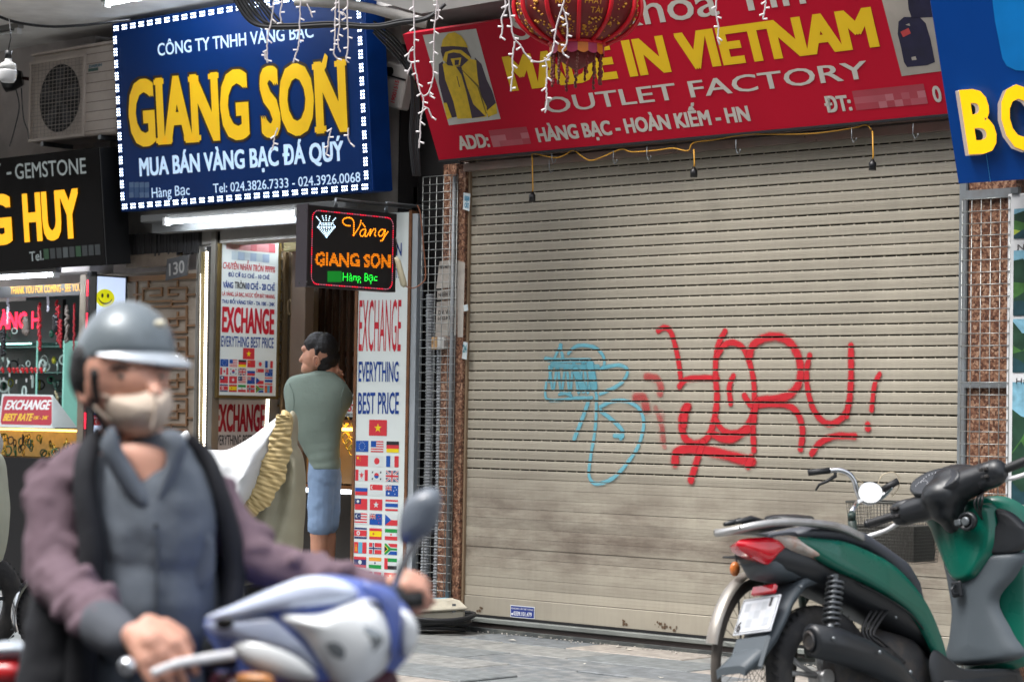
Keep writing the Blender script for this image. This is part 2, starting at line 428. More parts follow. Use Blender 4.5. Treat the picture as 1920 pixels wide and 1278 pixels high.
b3 = thing('gemstone_shop_building', (-5.5, 1.2, 0), 'shop building at the left edge with a lit gemstone shop under the black sign', 'building')
mb = MB()
mb.box((-9, -.05, 2.18), (-3.951, .15, 4.2)); mb.box((-9, 2.2, 0), (-3.96, 2.3, 3.5)); mb.box((-4.06, .03, 0), (-3.951, 2.2, 2.18)); mb.box((-9, .03, 0), (-8.7, 2.2, 2.18))
mb.build('wall', mat('grey wall', (196, 188, 184), .85, bump=.3, dirt=(84, 76, 72), dscale=1.8), b3)
mb = MB(); mb.box((-9, -2.2, 3.8), (-3.951, 2.3, 3.98)); mb.build('balcony_slab', m_soffit, b3)
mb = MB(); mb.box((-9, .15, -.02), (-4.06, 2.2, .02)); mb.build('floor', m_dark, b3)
mb = MB(); mb.box((-9, 0, 3.981), (-3.951, 2.3, 9)); mb.build('upper_storey', m_wall, b3)

# ================================================================ roller shutter
def shutter_paint():
    M = mat('shutter paint', (164, 157, 142), .55, var=.1, scale=2.2)
    t = M.node_tree; B = t.nodes['Principled BSDF']; L = t.links.new
    src = B.inputs['Base Color'].links[0].from_socket
    g = t.nodes.new('ShaderNodeNewGeometry'); sp = t.nodes.new('ShaderNodeSeparateXYZ'); L(g.outputs['Position'], sp.inputs[0])
    # rising grime on the lower slats, streaked sideways
    mp = t.nodes.new('ShaderNodeMapping'); mp.inputs['Scale'].default_value = (.8, 1, 3); L(g.outputs['Position'], mp.inputs[0])
    n = t.nodes.new('ShaderNodeTexNoise'); n.inputs['Scale'].default_value = 1.6; n.inputs['Detail'].default_value = 9; n.inputs['Roughness'].default_value = .7; L(mp.outputs[0], n.inputs['Vector'])
    hr = t.nodes.new('ShaderNodeMapRange'); hr.inputs[1].default_value = 1.0; hr.inputs[2].default_value = .68; L(sp.outputs[2], hr.inputs[0])
    h2 = t.nodes.new('ShaderNodeMapRange'); h2.inputs[1].default_value = .22; h2.inputs[2].default_value = .42; h2.inputs[3].default_value = .1; L(sp.outputs[2], h2.inputs[0])
    r = t.nodes.new('ShaderNodeMapRange'); r.inputs[1].default_value = .40; r.inputs[2].default_value = .62; L(n.outputs[0], r.inputs[0])
    m1 = t.nodes.new('ShaderNodeMath'); m1.operation = 'MULTIPLY'; L(hr.outputs[0], m1.inputs[0]); L(h2.outputs[0], m1.inputs[1])
    m2 = t.nodes.new('ShaderNodeMath'); m2.operation = 'MULTIPLY'; L(m1.outputs[0], m2.inputs[0]); L(r.outputs[0], m2.inputs[1])
    m3 = t.nodes.new('ShaderNodeMath'); m3.operation = 'MULTIPLY_ADD'; m3.inputs[1].default_value = 1.0; m3.inputs[2].default_value = .0; L(m2.outputs[0], m3.inputs[0])
    mx = t.nodes.new('ShaderNodeMix'); mx.data_type = 'RGBA'; mx.inputs[7].default_value = (*lin((114, 103, 92)), 1)
    L(m3.outputs[0], mx.inputs[0]); L(src, mx.inputs[6])
    # fine vertical drip marks and specks
    mp2 = t.nodes.new('ShaderNodeMapping'); mp2.inputs['Scale'].default_value = (26, 1, 2.2); L(g.outputs['Position'], mp2.inputs[0])
    n3 = t.nodes.new('ShaderNodeTexNoise'); n3.inputs['Scale'].default_value = 1.5; n3.inputs['Detail'].default_value = 7; L(mp2.outputs[0], n3.inputs['Vector'])
    r3 = t.nodes.new('ShaderNodeMapRange'); r3.inputs[1].default_value = .35; r3.inputs[2].default_value = .7; r3.inputs[3].default_value = 1.03; r3.inputs[4].default_value = .96; L(n3.outputs[0], r3.inputs[0])
    oi = t.nodes.new('ShaderNodeObjectInfo'); r4 = t.nodes.new('ShaderNodeMapRange'); r4.inputs[3].default_value = .9; r4.inputs[4].default_value = 1.05; L(oi.outputs['Random'], r4.inputs[0])
    mm = t.nodes.new('ShaderNodeMath'); mm.operation = 'MULTIPLY'; L(r3.outputs[0], mm.inputs[0]); L(r4.outputs[0], mm.inputs[1])
    sc = t.nodes.new('ShaderNodeVectorMath'); sc.operation = 'SCALE'; L(mx.outputs[2], sc.inputs[0]); L(mm.outputs[0], sc.inputs['Scale'])
    L(sc.outputs[0], B.inputs['Base Color'])
    n5 = t.nodes.new('ShaderNodeTexNoise'); n5.inputs['Scale'].default_value = 3; L(g.outputs['Position'], n5.inputs['Vector'])
    b = t.nodes.new('ShaderNodeBump'); b.inputs['Strength'].default_value = .25; b.inputs['Distance'].default_value = .02; L(n5.outputs[0], b.inputs['Height']); L(b.outputs[0], B.inputs['Normal'])
    return M
m_slat = shutter_paint()
sh = thing('roller_shutter', ((XL+XR)/2, 0, 0), 'closed beige steel roller shutter with red and blue graffiti', 'roller shutter')
Z0, PITCH = .195, .0563
NS = int((2.66-Z0)/PITCH)
ZCL = onY(960, 897).z            # below this the slats sit tight
mb = MB(); mb.box((XL, .05, .06), (XR, .055, 2.8)); mb.build('inner_darkness_panel', mat('painted interior dark', (24, 20, 18), .9), sh)  # dark sheet painted in for the unlit shop interior behind the slots
slat_me = {}
def slat_mesh(kind):
    gap = .0062 if kind else .0006
    h = PITCH-gap
    prof = [(.012, 0), (.002, .0008), (-.0002, .003), (-.001, h*.40), (.0008, h*.405), (.0008, h*.42), (-.001, h*.425), (-.0012, h*.62), (.0004, h*.625), (-.0010, h*.64), (-.0002, h-.003), (.002, h-.0008), (.012, h)]
    if not kind: prof = [(.004, 0), (.0002, .0005), (-.0002, h*.32), (.0004, h*.325), (.0004, h*.335), (-.0003, h*.34), (-.0003, h*.66), (.0004, h*.665), (-.0003, h*.68), (.0002, h-.0005), (.004, h)]
    mb = MB(); mb.loft([[V((x, y, z)) for y, z in prof] for x in (XL+.004, XR-.004)], caps=False, closed_ring=False, smooth=False)
    mb.f = [f[::-1] for f in mb.f]
    me = bpy.data.meshes.new('slat'); me.from_pydata([tuple(p) for p in mb.v], [], mb.f); me.materials.append(m_slat); return me
SL = [slat_mesh(0), slat_mesh(1)]
slats = []
tabs = MB()
for i in range(NS+1):
    z = Z0+i*PITCH; k = 1 if z > ZCL-.01 else 0
    o = link('slat', SL[k], sh); o.location = (0, rnd.uniform(-.0012, .0012), z); o.matrix_parent_inverse = Matrix.Translation(-V(sh.location))
    o.rotation_euler = (rnd.uniform(-.02, .02)*(3 if i % 11 == 4 else 1), rnd.uniform(-.0005, .0005), 0)
    slats.append((z, PITCH-(.0062 if k else .0006)))
    if k:
        x = XL+rnd.uniform(.02, .06)
        while x < XR-.02:
            w = rnd.choice((.006, .009, .012)); tabs.box((x, .007, z-.0100), (x+w, .010, z+.0005)); x += w+rnd.uniform(.055, .07)
        pass
struct(tabs.build('slot_bridges', m_slat, sh), 'stuff')
mb = MB(); mb.box((XL+.003, -.006, .085), (XR-.003, .02, Z0-.003), bev=.003); mb.build('bottom_bar', m_slat, sh)
mb = MB(); mb.box((XL+.003, -.014, .075), (XR-.003, .022, .0845)); mb.build('rubber_seal', m_cable, sh)
tz = 2.60
m_rail = mat('rail grey paint', (122, 128, 132), .5, .2, dirt=(96, 84, 74), dscale=7)
mb = MB(); mb.box((XR-.012, -.03, .06), (XR+.035, .04, ZS+.1), bev=.006); mb.build('guide_rail', m_rail, sh)
mb = MB(); mb.box((XL-.01, -.02, .06), (XL+.004, .04, ZS+.02), bev=.003); mb.build('guide_rail', mat('rail brass edge', (150, 128, 104), .45, .3), sh)
mb = MB(); mb.box((XL-.02, -.05, 2.645), (XR, -.01, 2.69)); mb.box((XL-.02, -.09, 2.70), (XR, -.0, 2.76))
mb.build('lintel_rail', mat('sheen tinted rail', (150, 136, 128), .3, .6, dirt=(190, 140, 128), dscale=2), sh)  # pinkish patches put a reflected sheen into the rail's colour
# door sill of stone steps below the shutter
sill = thing('threshold', (1.3, 0, 0), 'low dark stone threshold with a rubber-trimmed edge under the roller shutter', 'threshold')
mb = MB(); mb.box((XL-.05, -.05, .045), (XR+.04, .06, .072), bev=.004); mb.build('sill_stone', mat('grey sill stone', (122, 126, 122), .5, dirt=(80, 82, 80)), sill)
mb = MB(); mb.box((XL-.05, -.035, .018), (XR+.04, .05, .0445)); mb.build('sill_trim', mat('dark trim', (60, 52, 50), .5), sill)
mb = MB(); mb.box((XL-.05, -.075, -.02), (XR+.04, .05, .0175)); mb.build('sill_base', mat('mossy stone', (62, 66, 66), .8, bump=.4, dirt=(104, 106, 100), dscale=8, damt=.8), sill)
# rubble and litter along the threshold
mb = MB()
for k in range(150):
    x = rnd.uniform(-.3, 2.6)**1; y = -.08-abs(rnd.gauss(0, .05)); r = rnd.uniform(.002, .008)
    mb.ellip((x, y, r*.4), r, r*rnd.uniform(.6, 1), r*.6, nu=5, nv=3)
struct(mb.build('grit', mat('grit crumbs', (170, 165, 158), .9)), 'stuff')

# ---- graffiti: spray ribbons laid on the slat faces, cut at the slots
def spray(name, c):
    M = mat(name, c, .6, var=.1, scale=30); t = M.node_tree; B = t.nodes['Principled BSDF']; L = t.links.new
    uv = t.nodes.new('ShaderNodeUVMap'); uv.uv_map = 'UVMap'; sp = t.nodes.new('ShaderNodeSeparateXYZ'); L(uv.outputs[0], sp.inputs[0])
    n = t.nodes.new('ShaderNodeTexNoise'); n.inputs['Scale'].default_value = 220; n.inputs['Detail'].default_value = 3
    g = t.nodes.new('ShaderNodeNewGeometry'); L(g.outputs['Position'], n.inputs['Vector'])
    a = t.nodes.new('ShaderNodeMath'); a.operation = 'ABSOLUTE'; L(sp.outputs[0], a.inputs[0])
    r = t.nodes.new('ShaderNodeMapRange'); r.inputs[1].default_value = 1.0; r.inputs[2].default_value = .45; L(a.outputs[0], r.inputs[0])
    ad = t.nodes.new('ShaderNodeMath'); ad.operation = 'MULTIPLY_ADD'; ad.inputs[1].default_value = 1.1; ad.inputs[2].default_value = -.45; L(n.outputs[0], ad.inputs[0])
    s = t.nodes.new('ShaderNodeMath'); s.operation = 'ADD'; s.use_clamp = True; L(r.outputs[0], s.inputs[0]); L(ad.outputs[0], s.inputs[1])
    k0 = t.nodes.new('ShaderNodeMath'); k0.operation = 'MULTIPLY'; L(s.outputs[0], k0.inputs[0]); L(r.outputs[0], k0.inputs[1])
    k = t.nodes.new('ShaderNodeMath'); k.operation = 'MULTIPLY'; L(k0.outputs[0], k.inputs[0]); L(sp.outputs[1], k.inputs[1])
    L(k.outputs[0], B.inputs['Alpha']); return M
def graffiti(name, strokes, M, off=0):
    bm = bmesh.new(); uvl = bm.loops.layers.uv.new('UVMap'); P = facade(-.0042); Y = off
    def q(p): return V(P.uv(960+p[0]/2.595, 560+p[1]/2.595))
    def add(vs, uvs):
        f = bm.faces.new([bm.verts.new(V((a, Y, b))) for a, b in vs])
        for l, w in zip(f.loops, uvs): l[uvl].uv = w
    for si, st in enumerate(strokes):
        pts, w = st[0], st[1]; al = st[2] if len(st) > 2 else 1.0; w1 = st[3] if len(st) > 3 else w
        Y = off-si*.00012
        c = catmull([(*q(p), 0) for p in pts], 7); N = len(c); sc = 1/(2.595*328)/2*1.62
        L_ = []
        for i, p in enumerate(c):
            t = c[min(i+1, N-1)]-c[max(i-1, 0)]; t.normalize(); nn = V((-t.y, t.x, 0)); ww = (w+(w1-w)*i/(N-1))*sc*(1+.06*sin(i*1.3+si))
            L_.append((p, nn, ww))
        for i in range(N-1):
            (p, n0, w0), (r, n1, w_) = L_[i], L_[i+1]
            for s0, s1 in ((-1, 0), (0, 1)):
                add([(p+n0*w0*s0).xy, (r+n1*w_*s0).xy, (r+n1*w_*s1).xy, (p+n0*w0*s1).xy], [(s0, al), (s0, al), (s1, al), (s1, al)])
        for (p, n0, w0), sg in ((L_[0], 1), (L_[-1], -1)):
            t = V((n0.y, -n0.x, 0))*-sg
            a0 = [p+(n0*cos(x)+t*sin(x))*w0 for x in [pi*k/8 for k in range(9)]]
            for k in range(8): add([p.xy, a0[k].xy, a0[k+1].xy], [(0, al), (1, al), (1, al)])
    out = bmesh.new(); ul = out.loops.layers.uv.new('UVMap')
    for z, h in slats:
        b = bm.copy()
        z0, z1 = z+.002, z+h-.002
        bmesh.ops.bisect_plane(b, geom=b.verts[:]+b.edges[:]+b.faces[:], plane_co=(0, 0, z0), plane_no=(0, 0, -1), clear_outer=True)
        bmesh.ops.bisect_plane(b, geom=b.verts[:]+b.edges[:]+b.faces[:], plane_co=(0, 0, z1), plane_no=(0, 0, 1), clear_outer=True)
        if b.faces:
            me = bpy.data.meshes.new('x'); b.to_mesh(me); out.from_mesh(me); bpy.data.meshes.remove(me)
        b.free()
    me = bpy.data.meshes.new(name); out.to_mesh(me); out.free(); bm.free(); me.materials.append(M)
    o = link(name, me, sh); return o
RED = [([(712, 155), (745, 140), (775, 165), (800, 250), (815, 330), (822, 395)], 26), ([(816, 425), (850, 392), (930, 385), (1000, 388)], 27),
    ([(1037, 158), (1005, 220), (992, 300), (992, 400), (998, 470), (990, 560), (965, 650), (930, 695), (880, 705), (840, 670), (825, 600), (838, 545), (856, 522)], 27, 1, 40),
    ([(1000, 275), (1035, 225), (1080, 212), (1130, 245), (1160, 320), (1178, 420), (1175, 540), (1140, 620), (1090, 652), (1030, 640), (990, 585)], 27),
    ([(1078, 375), (1058, 430), (1065, 508)], 27),
    ([(1152, 290), (1175, 225), (1230, 190), (1300, 185), (1360, 220), (1400, 300), (1402, 390), (1370, 450), (1310, 482), (1200, 494)], 36),
    ([(1132, 470), (1150, 500), (1175, 515), (1290, 510), (1360, 525), (1402, 580), (1415, 650), (1405, 728)], 29),
    ([(1190, 505), (1175, 620), (1178, 735)], 29),
    ([(1450, 275), (1435, 350), (1440, 440), (1470, 540), (1530, 605), (1590, 592), (1635, 530), (1650, 400), (1650, 228)], 25, 1, 30), ([(1638, 500), (1632, 572)], 22),
    ([(1790, 365), (1765, 420), (1751, 540)], 22), ([(1732, 612), (1733, 628)], 30), ([(1460, 752), (1500, 700), (1570, 668), (1668, 668)], 28),
    ([(795, 795), (805, 745), (880, 728), (1000, 748), (1170, 792)], 44), ([(1165, 775), (1150, 812)], 36), ([(930, 700), (900, 790), (872, 880)], 34),
    ([(985, 660), (1060, 682), (1150, 635)], 36), ([(855, 520), (842, 560), (838, 610)], 40),
    ([(655, 378), (705, 388), (727, 430), (722, 458)], 34, .6), ([(605, 480), (640, 482), (656, 535)], 44, .6), ([(700, 530), (730, 620), (745, 720)], 24, .35), ([(730, 560), (735, 700)], 34, .25)]
def soften(S, k): return [(q[0], q[1], (q[2] if len(q) > 2 else 1)*k)+tuple(q[3:]) for q in S]
BLUE = [([(240, 225), (215, 270), (195, 330), (180, 400)], 16), ([(235, 225), (250, 300)], 18), ([(275, 265), (310, 232), (355, 226), (410, 240), (445, 280), (448, 325), (425, 345)], 17),
    ([(165, 292), (215, 300), (300, 300), (380, 300)], 22), ([(440, 335), (520, 322), (562, 345), (545, 395), (500, 430), (430, 462)], 17),
    ([(182, 330), (200, 440), (222, 330), (240, 455), (264, 320), (282, 460), (302, 310), (325, 460), (348, 305), (370, 460), (392, 310), (410, 470)], 16),
    ([(195, 320), (300, 330), (420, 330)], 24, .8), ([(310, 350), (350, 440)], 40, .9), ([(380, 320), (400, 430)], 44, .9), ([(168, 400), (168, 485), (240, 492), (300, 482), (390, 480)], 15),
    ([(230, 465), (260, 460), (290, 470)], 14), ([(372, 500), (340, 590), (303, 682)], 22), ([(412, 470), (407, 620), (385, 760), (375, 850), (395, 893), (440, 895), (500, 865), (560, 800), (615, 715), (642, 610), (620, 535), (560, 498), (490, 498), (430, 525)], 18),
    ([(432, 545), (490, 590), (538, 640), (530, 678)], 20), ([(500, 665), (540, 668)], 20)]
graffiti('red_graffiti', RED, spray('red spray paint', (186, 22, 36)), -.0062)
graffiti('blue_graffiti', soften(BLUE, .8), spray('blue spray paint', (104, 180, 198)), -.0050)

# sticker on the bottom bar
P = facade(-.008)
def px_rect(mb, P, tl, br, c): 
    a0, b1 = P.uv(*tl, c); a1, b0 = P.uv(*br, c); mb.rect(P, min(a0, a1), min(b0, b1), max(a0, a1), max(b0, b1), c)
def px_poly(mb, P, pts, c): mb.flat(P, [P.uv(x, y, c) for x, y in pts], c)
mb = MB(); a0, b0 = P.uv(957, 1155); a1, b1 = P.uv(1002.5, 1142)
b1 = b0+.066; mb.rect(P, a0, b0-.002, a1, b1, .0006); mb.k = 1; mb.rect(P, a0+.004, b0+.002, a1-.004, b1-.004, .0012); mb.k = 0
mb.text_uv(P, 'KHOAN CẮT BÊ TÔNG', a0+.01, b0+.044, a1-.01, b0+.044, .009, .0018, .01); mb.text_uv(P, '0339.101.479', a0+.026, b0+.01, a1-.02, b0+.01, .023, .0018, .03)
mb.disc(P, a0+.015, b0+.016, .007, .0018)
tag(mb.build('sticker', [mat('sticker white', (225, 228, 232), .5), mat('sticker blue', (30, 52, 130), .5)]), 'small blue phone number sticker on the bottom bar of the roller shutter', 'sticker')
# torn bits
mb = MB()
for (x, y, w, h) in ((895, 1138, 10, 8), (1168, 1160, 8, 12), (1225, 1165, 26, 12), (1240, 1172, 30, 9)):
    for k in range(10):
        a, b = P.uv(x+rnd.uniform(0, w), y+rnd.uniform(0, h)); mb.star(P, a, b, rnd.uniform(.004, .012), .0004+k*.0001, rnd.uniform(0, 3), .6)
struct(mb.build('rust_scuffs', mat('rust scuff', (96, 76, 58), .9), sh), 'stuff')
mb = MB()
for k, (x, y) in enumerate(((1010, 1178), (1160, 1212), (1180, 1218), (1300, 1166), (1330, 1172), (960, 1200), (1240, 1270), (1095, 1244))):
    a = onZ(x, y, .001); q = rnd.uniform(0, 3); s_ = rnd.uniform(.01, .03)
    mb.quad(*[a+V((cos(q+t)*s_, sin(q+t)*s_*.7, .002+.004*(j % 2))) for j, t in enumerate((0, 1.4, 3, 4.8))])
struct(mb.build('litter', mat('paper litter', (205, 200, 188), .9)), 'stuff')

# ================================================================ granite pillars
def pillar(xs, label):
    t = thing('granite_pillar', ((xs[0][0]+xs[-1][1])/2, 0, 0), label, 'pillar')
    for x0, x1, y, z1 in xs:
        nseg = 4; hs_ = [0, .72, 1.42, 2.1, z1]
        for k in range(nseg):
            mb = MB(); mb.box((x0, y, hs_[k]+.002), (x1, .155, hs_[k+1]), bev=.002); mb.build('granite_panel', m_granite, t)
    return t
xa = onY(822, 600, -.03).x; xb = onY(846, 600, -.03).x; xc = onY(853, 600, -.05).x
pl = pillar([(xa, xb, -.01, 2.7), (xc, XL-.012, -.04, 2.66)], 'left granite pillar beside the roller shutter with papers stuck on it')
mb = MB(); xm = onY(849, 600, -.06).x
mb.tube([(xm, -.065, .12), (xm-.0, -.065, 2.62)], .013, 8); mb.build('conduit', m_rail, pl)
pr = pillar([(XR+.04, 3.30, -.02, 2.7)], 'right granite pillar beside the roller shutter, behind the wire rack')
mb = MB(); mb.box((XR+.036, -.045, 1.395), (3.29, -.021, 1.425)); mb.box((XR+.036, -.045, 2.30), (3.29, -.021, 2.345)); mb.build('steel_strap', m_rail, pr)

# papers, socket, stickers on the left pillar
def card(name, P, quad, c, M, label, cat, txt=None, tm=None):
    mb = MB(); px_poly(mb, P, quad, c)
    if txt:
        mb.k = 1
        for s, bl, br, tl, bo in txt: mb.text(P, s, bl, br, tl, c+.001, bo)
    return tag(mb.build(name, [M, tm or m_black]), label, cat)
P1 = facade(-.014); m_paper = mat('old paper', (176, 170, 162), .8, dirt=(120, 112, 104), dscale=14, bump=.3, bscale=40)
m_ink = mat('dark ink', (50, 48, 50), .7)
t = thing('paper_notices', onY(840, 560, -.014), 'torn grey paper notices pasted on the left granite pillar', 'notice')
for q, s in (([(824, 490), (855, 486), (856, 538), (818, 541)], ('ĐIỀU MÁY LẠNH', (824, 504), (852, 502), (824, 498))),
             ([(820, 545), (858, 540), (857, 560), (820, 562)], ('NHẬN SỬA', (822, 556), (852, 553), (822, 549))),
             ([(819, 566), (856, 562), (858, 628), (816, 631)], ('D.V. Victory', (822, 590), (855, 587), (822, 582)))):
    mb = MB(); px_poly(mb, P1, q, .002); mb.k = 1; mb.text(P1, *s, .003, .02)
    if s[0][0] == 'D': mb.text(P1, '0.912.845.409', (821, 600), (855, 597), (821, 594), .003, .02)
    mb.build('paper', [m_paper, m_ink], t)
P2 = facade(-.043)
mb = MB(); px_poly(mb, P2, [(857, 488), (872, 492), (870, 560), (868, 632), (858, 632)], .001); mb.build('paper', [m_paper], t)
card('blue_flyer', P2, [(869, 361), (882, 363), (880, 396), (868, 392)], .002, mat('flyer paper', (196, 208, 212), .7), 'blue lettered flyer high on the inner strip of the left pillar', 'flyer',
     [('KHOAN', (871, 376), (880, 377), (871, 367), .04), ('CẮT', (871, 389), (879, 390), (871, 380), .04)], mat('cyan ink', (40, 140, 180), .6))
card('torn_sticker', P2, [(869, 640), (877, 642), (875, 674), (866, 672)], .002, mat('flyer paper', (196, 208, 212), .7), 'torn teal and red sticker at mid height of the left pillar', 'sticker',
     [('24', (868, 660), (875, 660), (868, 646), .04)], mat('teal ink', (60, 130, 140), .6))
card('small_sticker', P2, [(869, 572), (877, 570), (878, 582), (870, 584)], .002, mat('flyer paper', (196, 208, 212), .7), 'tiny pale sticker just below the notices on the left pillar', 'sticker')
t = thing('wall_socket', onY(828, 643, -.02), 'beige and white wall socket with a switch under the paper notices', 'socket')
mb = MB(); a0, b0 = P1.uv(815, 655); a1, b1 = P1.uv(826, 632); mb.pbox(P1, a0, b0, 0, a1, b1, .03, .003); mb.build('socket_plate', mat('beige plastic', (200, 160, 112), .5), t)
mb = MB(); a2, _ = P1.uv(838, 655); mb.pbox(P1, a1+.001, b0, 0, a2, b1, .03, .003); mb.build('switch_plate', m_white, t)
mb = MB(); mb.pbox(P1, a0+.01, b0+.03, .029, a0+.014, b0+.05, .0305); mb.pbox(P1, a0+.02, b0+.03, .029, a0+.024, b0+.05, .0305); mb.build('socket_slots', m_black, t)
mb = MB(); mb.pbox(P1, a1+.012, b0+.02, .029, a2-.01, b0+.055, .034); mb.build('switch_rocker', mat('white switch', (225, 225, 222), .4), t)
mb = MB(); P3 = facade(-.012)
cc = [P3.uv(*p) for p in ((818, 667), (830, 665), (829, 692), (817, 694))]
mb.tube([P3.p(a, b, .012) for a, b in cc]+[P3.p(*cc[0], .012)], .0025, 6)
tag(mb.build('cable_bracket', m_steel), 'thin metal bracket loop below the wall socket', 'bracket')

# ================================================================ wire racks
def rack(name, label, Y, X, Zs, r=.0025, frame=True, breaks=None):
    t = thing(name, (X[0], Y, Zs[0]), label, 'wire rack', 'wire mesh racks beside the roller shutter')
    mb = MB()
    for x in X: mb.tube([(x, Y, Zs[0]), (x, Y, Zs[-1])], r, 5)
    mb.build('upright_wires', m_wire, t)
    mb = MB()
    for z in Zs: mb.tube([(X[0], Y-.004, z), (X[-1], Y-.004, z)], r*.9, 5)
    mb.build('cross_wires', m_wire, t); return t
m_wire = mat('galvanised wire', (150, 154, 152), .35, .6)
Yw = -.07
x0 = onY(787, 700, Yw).x; x1 = onY(852, 700, Yw).x
rack('wire_rack', 'tall wire grid rack over the pipes left of the shutter', Yw, [x0+(x1-x0)*k/5 for k in range(6)], [.16+.0503*k for k in range(26)]+[1.475+k*.048 for k in range(25)])
x0 = onY(1801, 750, Yw).x; x1 = onY(1891, 750, Yw).x
rack('wire_rack', 'tall wire grid rack right of the shutter over granite', Yw, [x0+(x1-x0)*k/5 for k in range(6)], [.25+.0585*k for k in range(36)])

# corrugated conduits and dark recess
rec = thing('pipe_recess', (-.8, .1, 0), 'dark recess full of cables between the gold shop and the granite pillar', 'recess')
mb = MB(); mb.box((-.93, .13, 0), (xa-.002, .159, 3.45)); mb.box((-.945, -.02, 0), (-.931, .13, 3.45)); mb.build('back_panel', m_dark, rec)  # near-black colour paints the recess's shade onto these panels
def corr(xc, Y, z0, z1, label, bend):
    mb = MB(); n = int((z1-z0)/.009); rings = []
    for k in range(n):
        z = z0+(z1-z0)*k/n; r = .026+(.003 if k % 2 else -.002); xx = xc+bend(z)
        rings.append([V((xx+r*cos(2*pi*q/10), Y+r*sin(2*pi*q/10), z)) for q in range(10)])
    mb.loft(rings, smooth=False)
    return tag(mb.build('corrugated_pipe', mat('grey corrugated plastic', (138, 142, 146), .5, var=.15)), label, 'pipe', 'corrugated pipes behind the wire rack')
xp = onY(800, 800, -.0).x; xq = onY(818, 800, 0).x
corr(xp, .01, .05, 1.95, 'left grey corrugated pipe behind the wire rack', lambda z: .02*sin(z*1.7)+.012*(z-1.5))
corr(xq, .02, .05, 1.80, 'right grey corrugated pipe behind the wire rack', lambda z: .02*sin(z*1.4+.6)+.005*(z-1))
# ================================================================ signs
m_signback = mat('sign casing', (40, 42, 46), .6)
def signplane(bl, tl, Y):
    o = onY(*bl, Y); t = onX(*tl, o.x); return Plane(o, (1, 0, 0), t-o), (t-o).length
def uvp(P, pts, c=0): return [P.uv(x, y, c) for x, y in pts]

# ---- red outlet sign
P, H = signplane((823, 300), (755, 65), -.15)
red = thing('shop_sign', P.o, 'large red shop sign tilted out above the roller shutter', 'sign')
Wd = 3.85
m_red = mat('red vinyl', (188, 14, 44), .5, var=.06, scale=2, spec=.2)
mb = MB(); mb.pbox(P, 0, 0, -.05, Wd, H, 0); mb.build('sign_board', m_red, red)
mb = MB(); mb.pbox(P, -.002, -.012, -.06, Wd, -.001, .004); mb.build('sign_edge', m_signback, red)
m_lt = mat('sign lettering grey white', (205, 200, 190), .5, var=.05); m_ly = mat('sign lettering yellow', (244, 200, 20), .5, var=.05)
mb = MB(); mb.text(P, 'MADE IN VIETNAM', (958, 169), (1649, 84.5), (941, 108), .002, .05); mb.build('lettering', m_ly, red)
mb = MB()
mb.text(P, 'OUTLET FACTORY', (1025, 213), (1631, 146), (1018, 184), .002, .012)
mb.text(P, 'HÀNG BẠC - HOÀN KIẾM - HN', (1010, 266), (1408, 226), (1005, 240.6), .002, .045)
mb.text(P, 'ADD:', (862, 281), (919.6, 274.5), (860, 256), .002, .045)
mb.text(P, 'ĐT:', (1549.5, 211), (1599, 206), (1544, 183), .002, .045)
mb.text(P, '0', (1752, 192), (1768, 190), (1749, 162), .002, .03)
mb.text(P, 'Khoa Tin', (1150, 54), (1512, 6), (1141, -2), .002, .01)
mb.text(P, 'S', (966, 76), (998, 72), (957, 30), .002, .01)
mb.build('lettering', m_lt, red)
# blocky patches standing in for the unreadable house and phone numbers
for q in (((925, 276), (996, 240)), ((1606, 207), (1740, 172))):
    (xa_, ya_), (xb_, yb_) = q; ms = [mat('number block %d' % k, c, .5) for k, c in enumerate(((188, 110, 118), (176, 84, 94), (168, 62, 74)))]
    mb = MB(); nx = 5 if xb_-xa_ < 100 else 9
    a0, b0 = P.uv(xa_, ya_); a1, b1 = P.uv(xb_, yb_)
    a0, b0 = P.uv(xa_, ya_); a1, _ = P.uv(xb_, ya_-(xb_-xa_)*.105); hh = .10
    for i in range(nx):
        for j in range(3):
            mb.k = rnd.choice((0, 1, 1, 2)) if j < 2 else 2
            mb.rect(P, a0+(a1-a0)*i/nx, b0+hh*j/3, a0+(a1-a0)*(i+1)/nx, b0+hh*(j+1)/3, .0015)
    mb.build('mosaic_patch', ms, red)
# printed jacket photo
m_ph = mat('photo paper pale', (196, 196, 190), .5); m_jy = mat('jacket yellow print', (222, 188, 40), .5, var=.15, scale=30); m_jd = mat('jacket dark print', (58, 42, 62), .5, var=.2, scale=30); m_jo = mat('jacket seam print', (120, 100, 26), .5)
mb = MB(); mb.flat(P, uvp(P, [(842, 235), (939, 223), (893, 54), (793, 66)]), .0015)
def J(pts, k, c): mb.k = k; mb.flat(P, uvp(P, [(440+x/3.994, y/3.994) for x, y in pts]), c)
J([(1560, 460), (1530, 480), (1530, 620), (1565, 760), (1590, 880), (1640, 880), (1690, 870), (1600, 600)], 2, .002)
J([(1800, 430), (1850, 480), (1890, 600), (1930, 680), (1960, 780), (1950, 850), (1900, 880), (1800, 560)], 2, .0021)
J([(1560, 480), (1620, 450), (1690, 500), (1760, 440), (1810, 450), (1820, 560), (1840, 700), (1890, 800), (1890, 875), (1780, 885), (1670, 890), (1640, 760), (1580, 600)], 1, .0025)
J([(1660, 500), (1700, 500), (1740, 640), (1790, 780), (1880, 870), (1780, 885), (1740, 700), (1700, 560)], 2, .003)
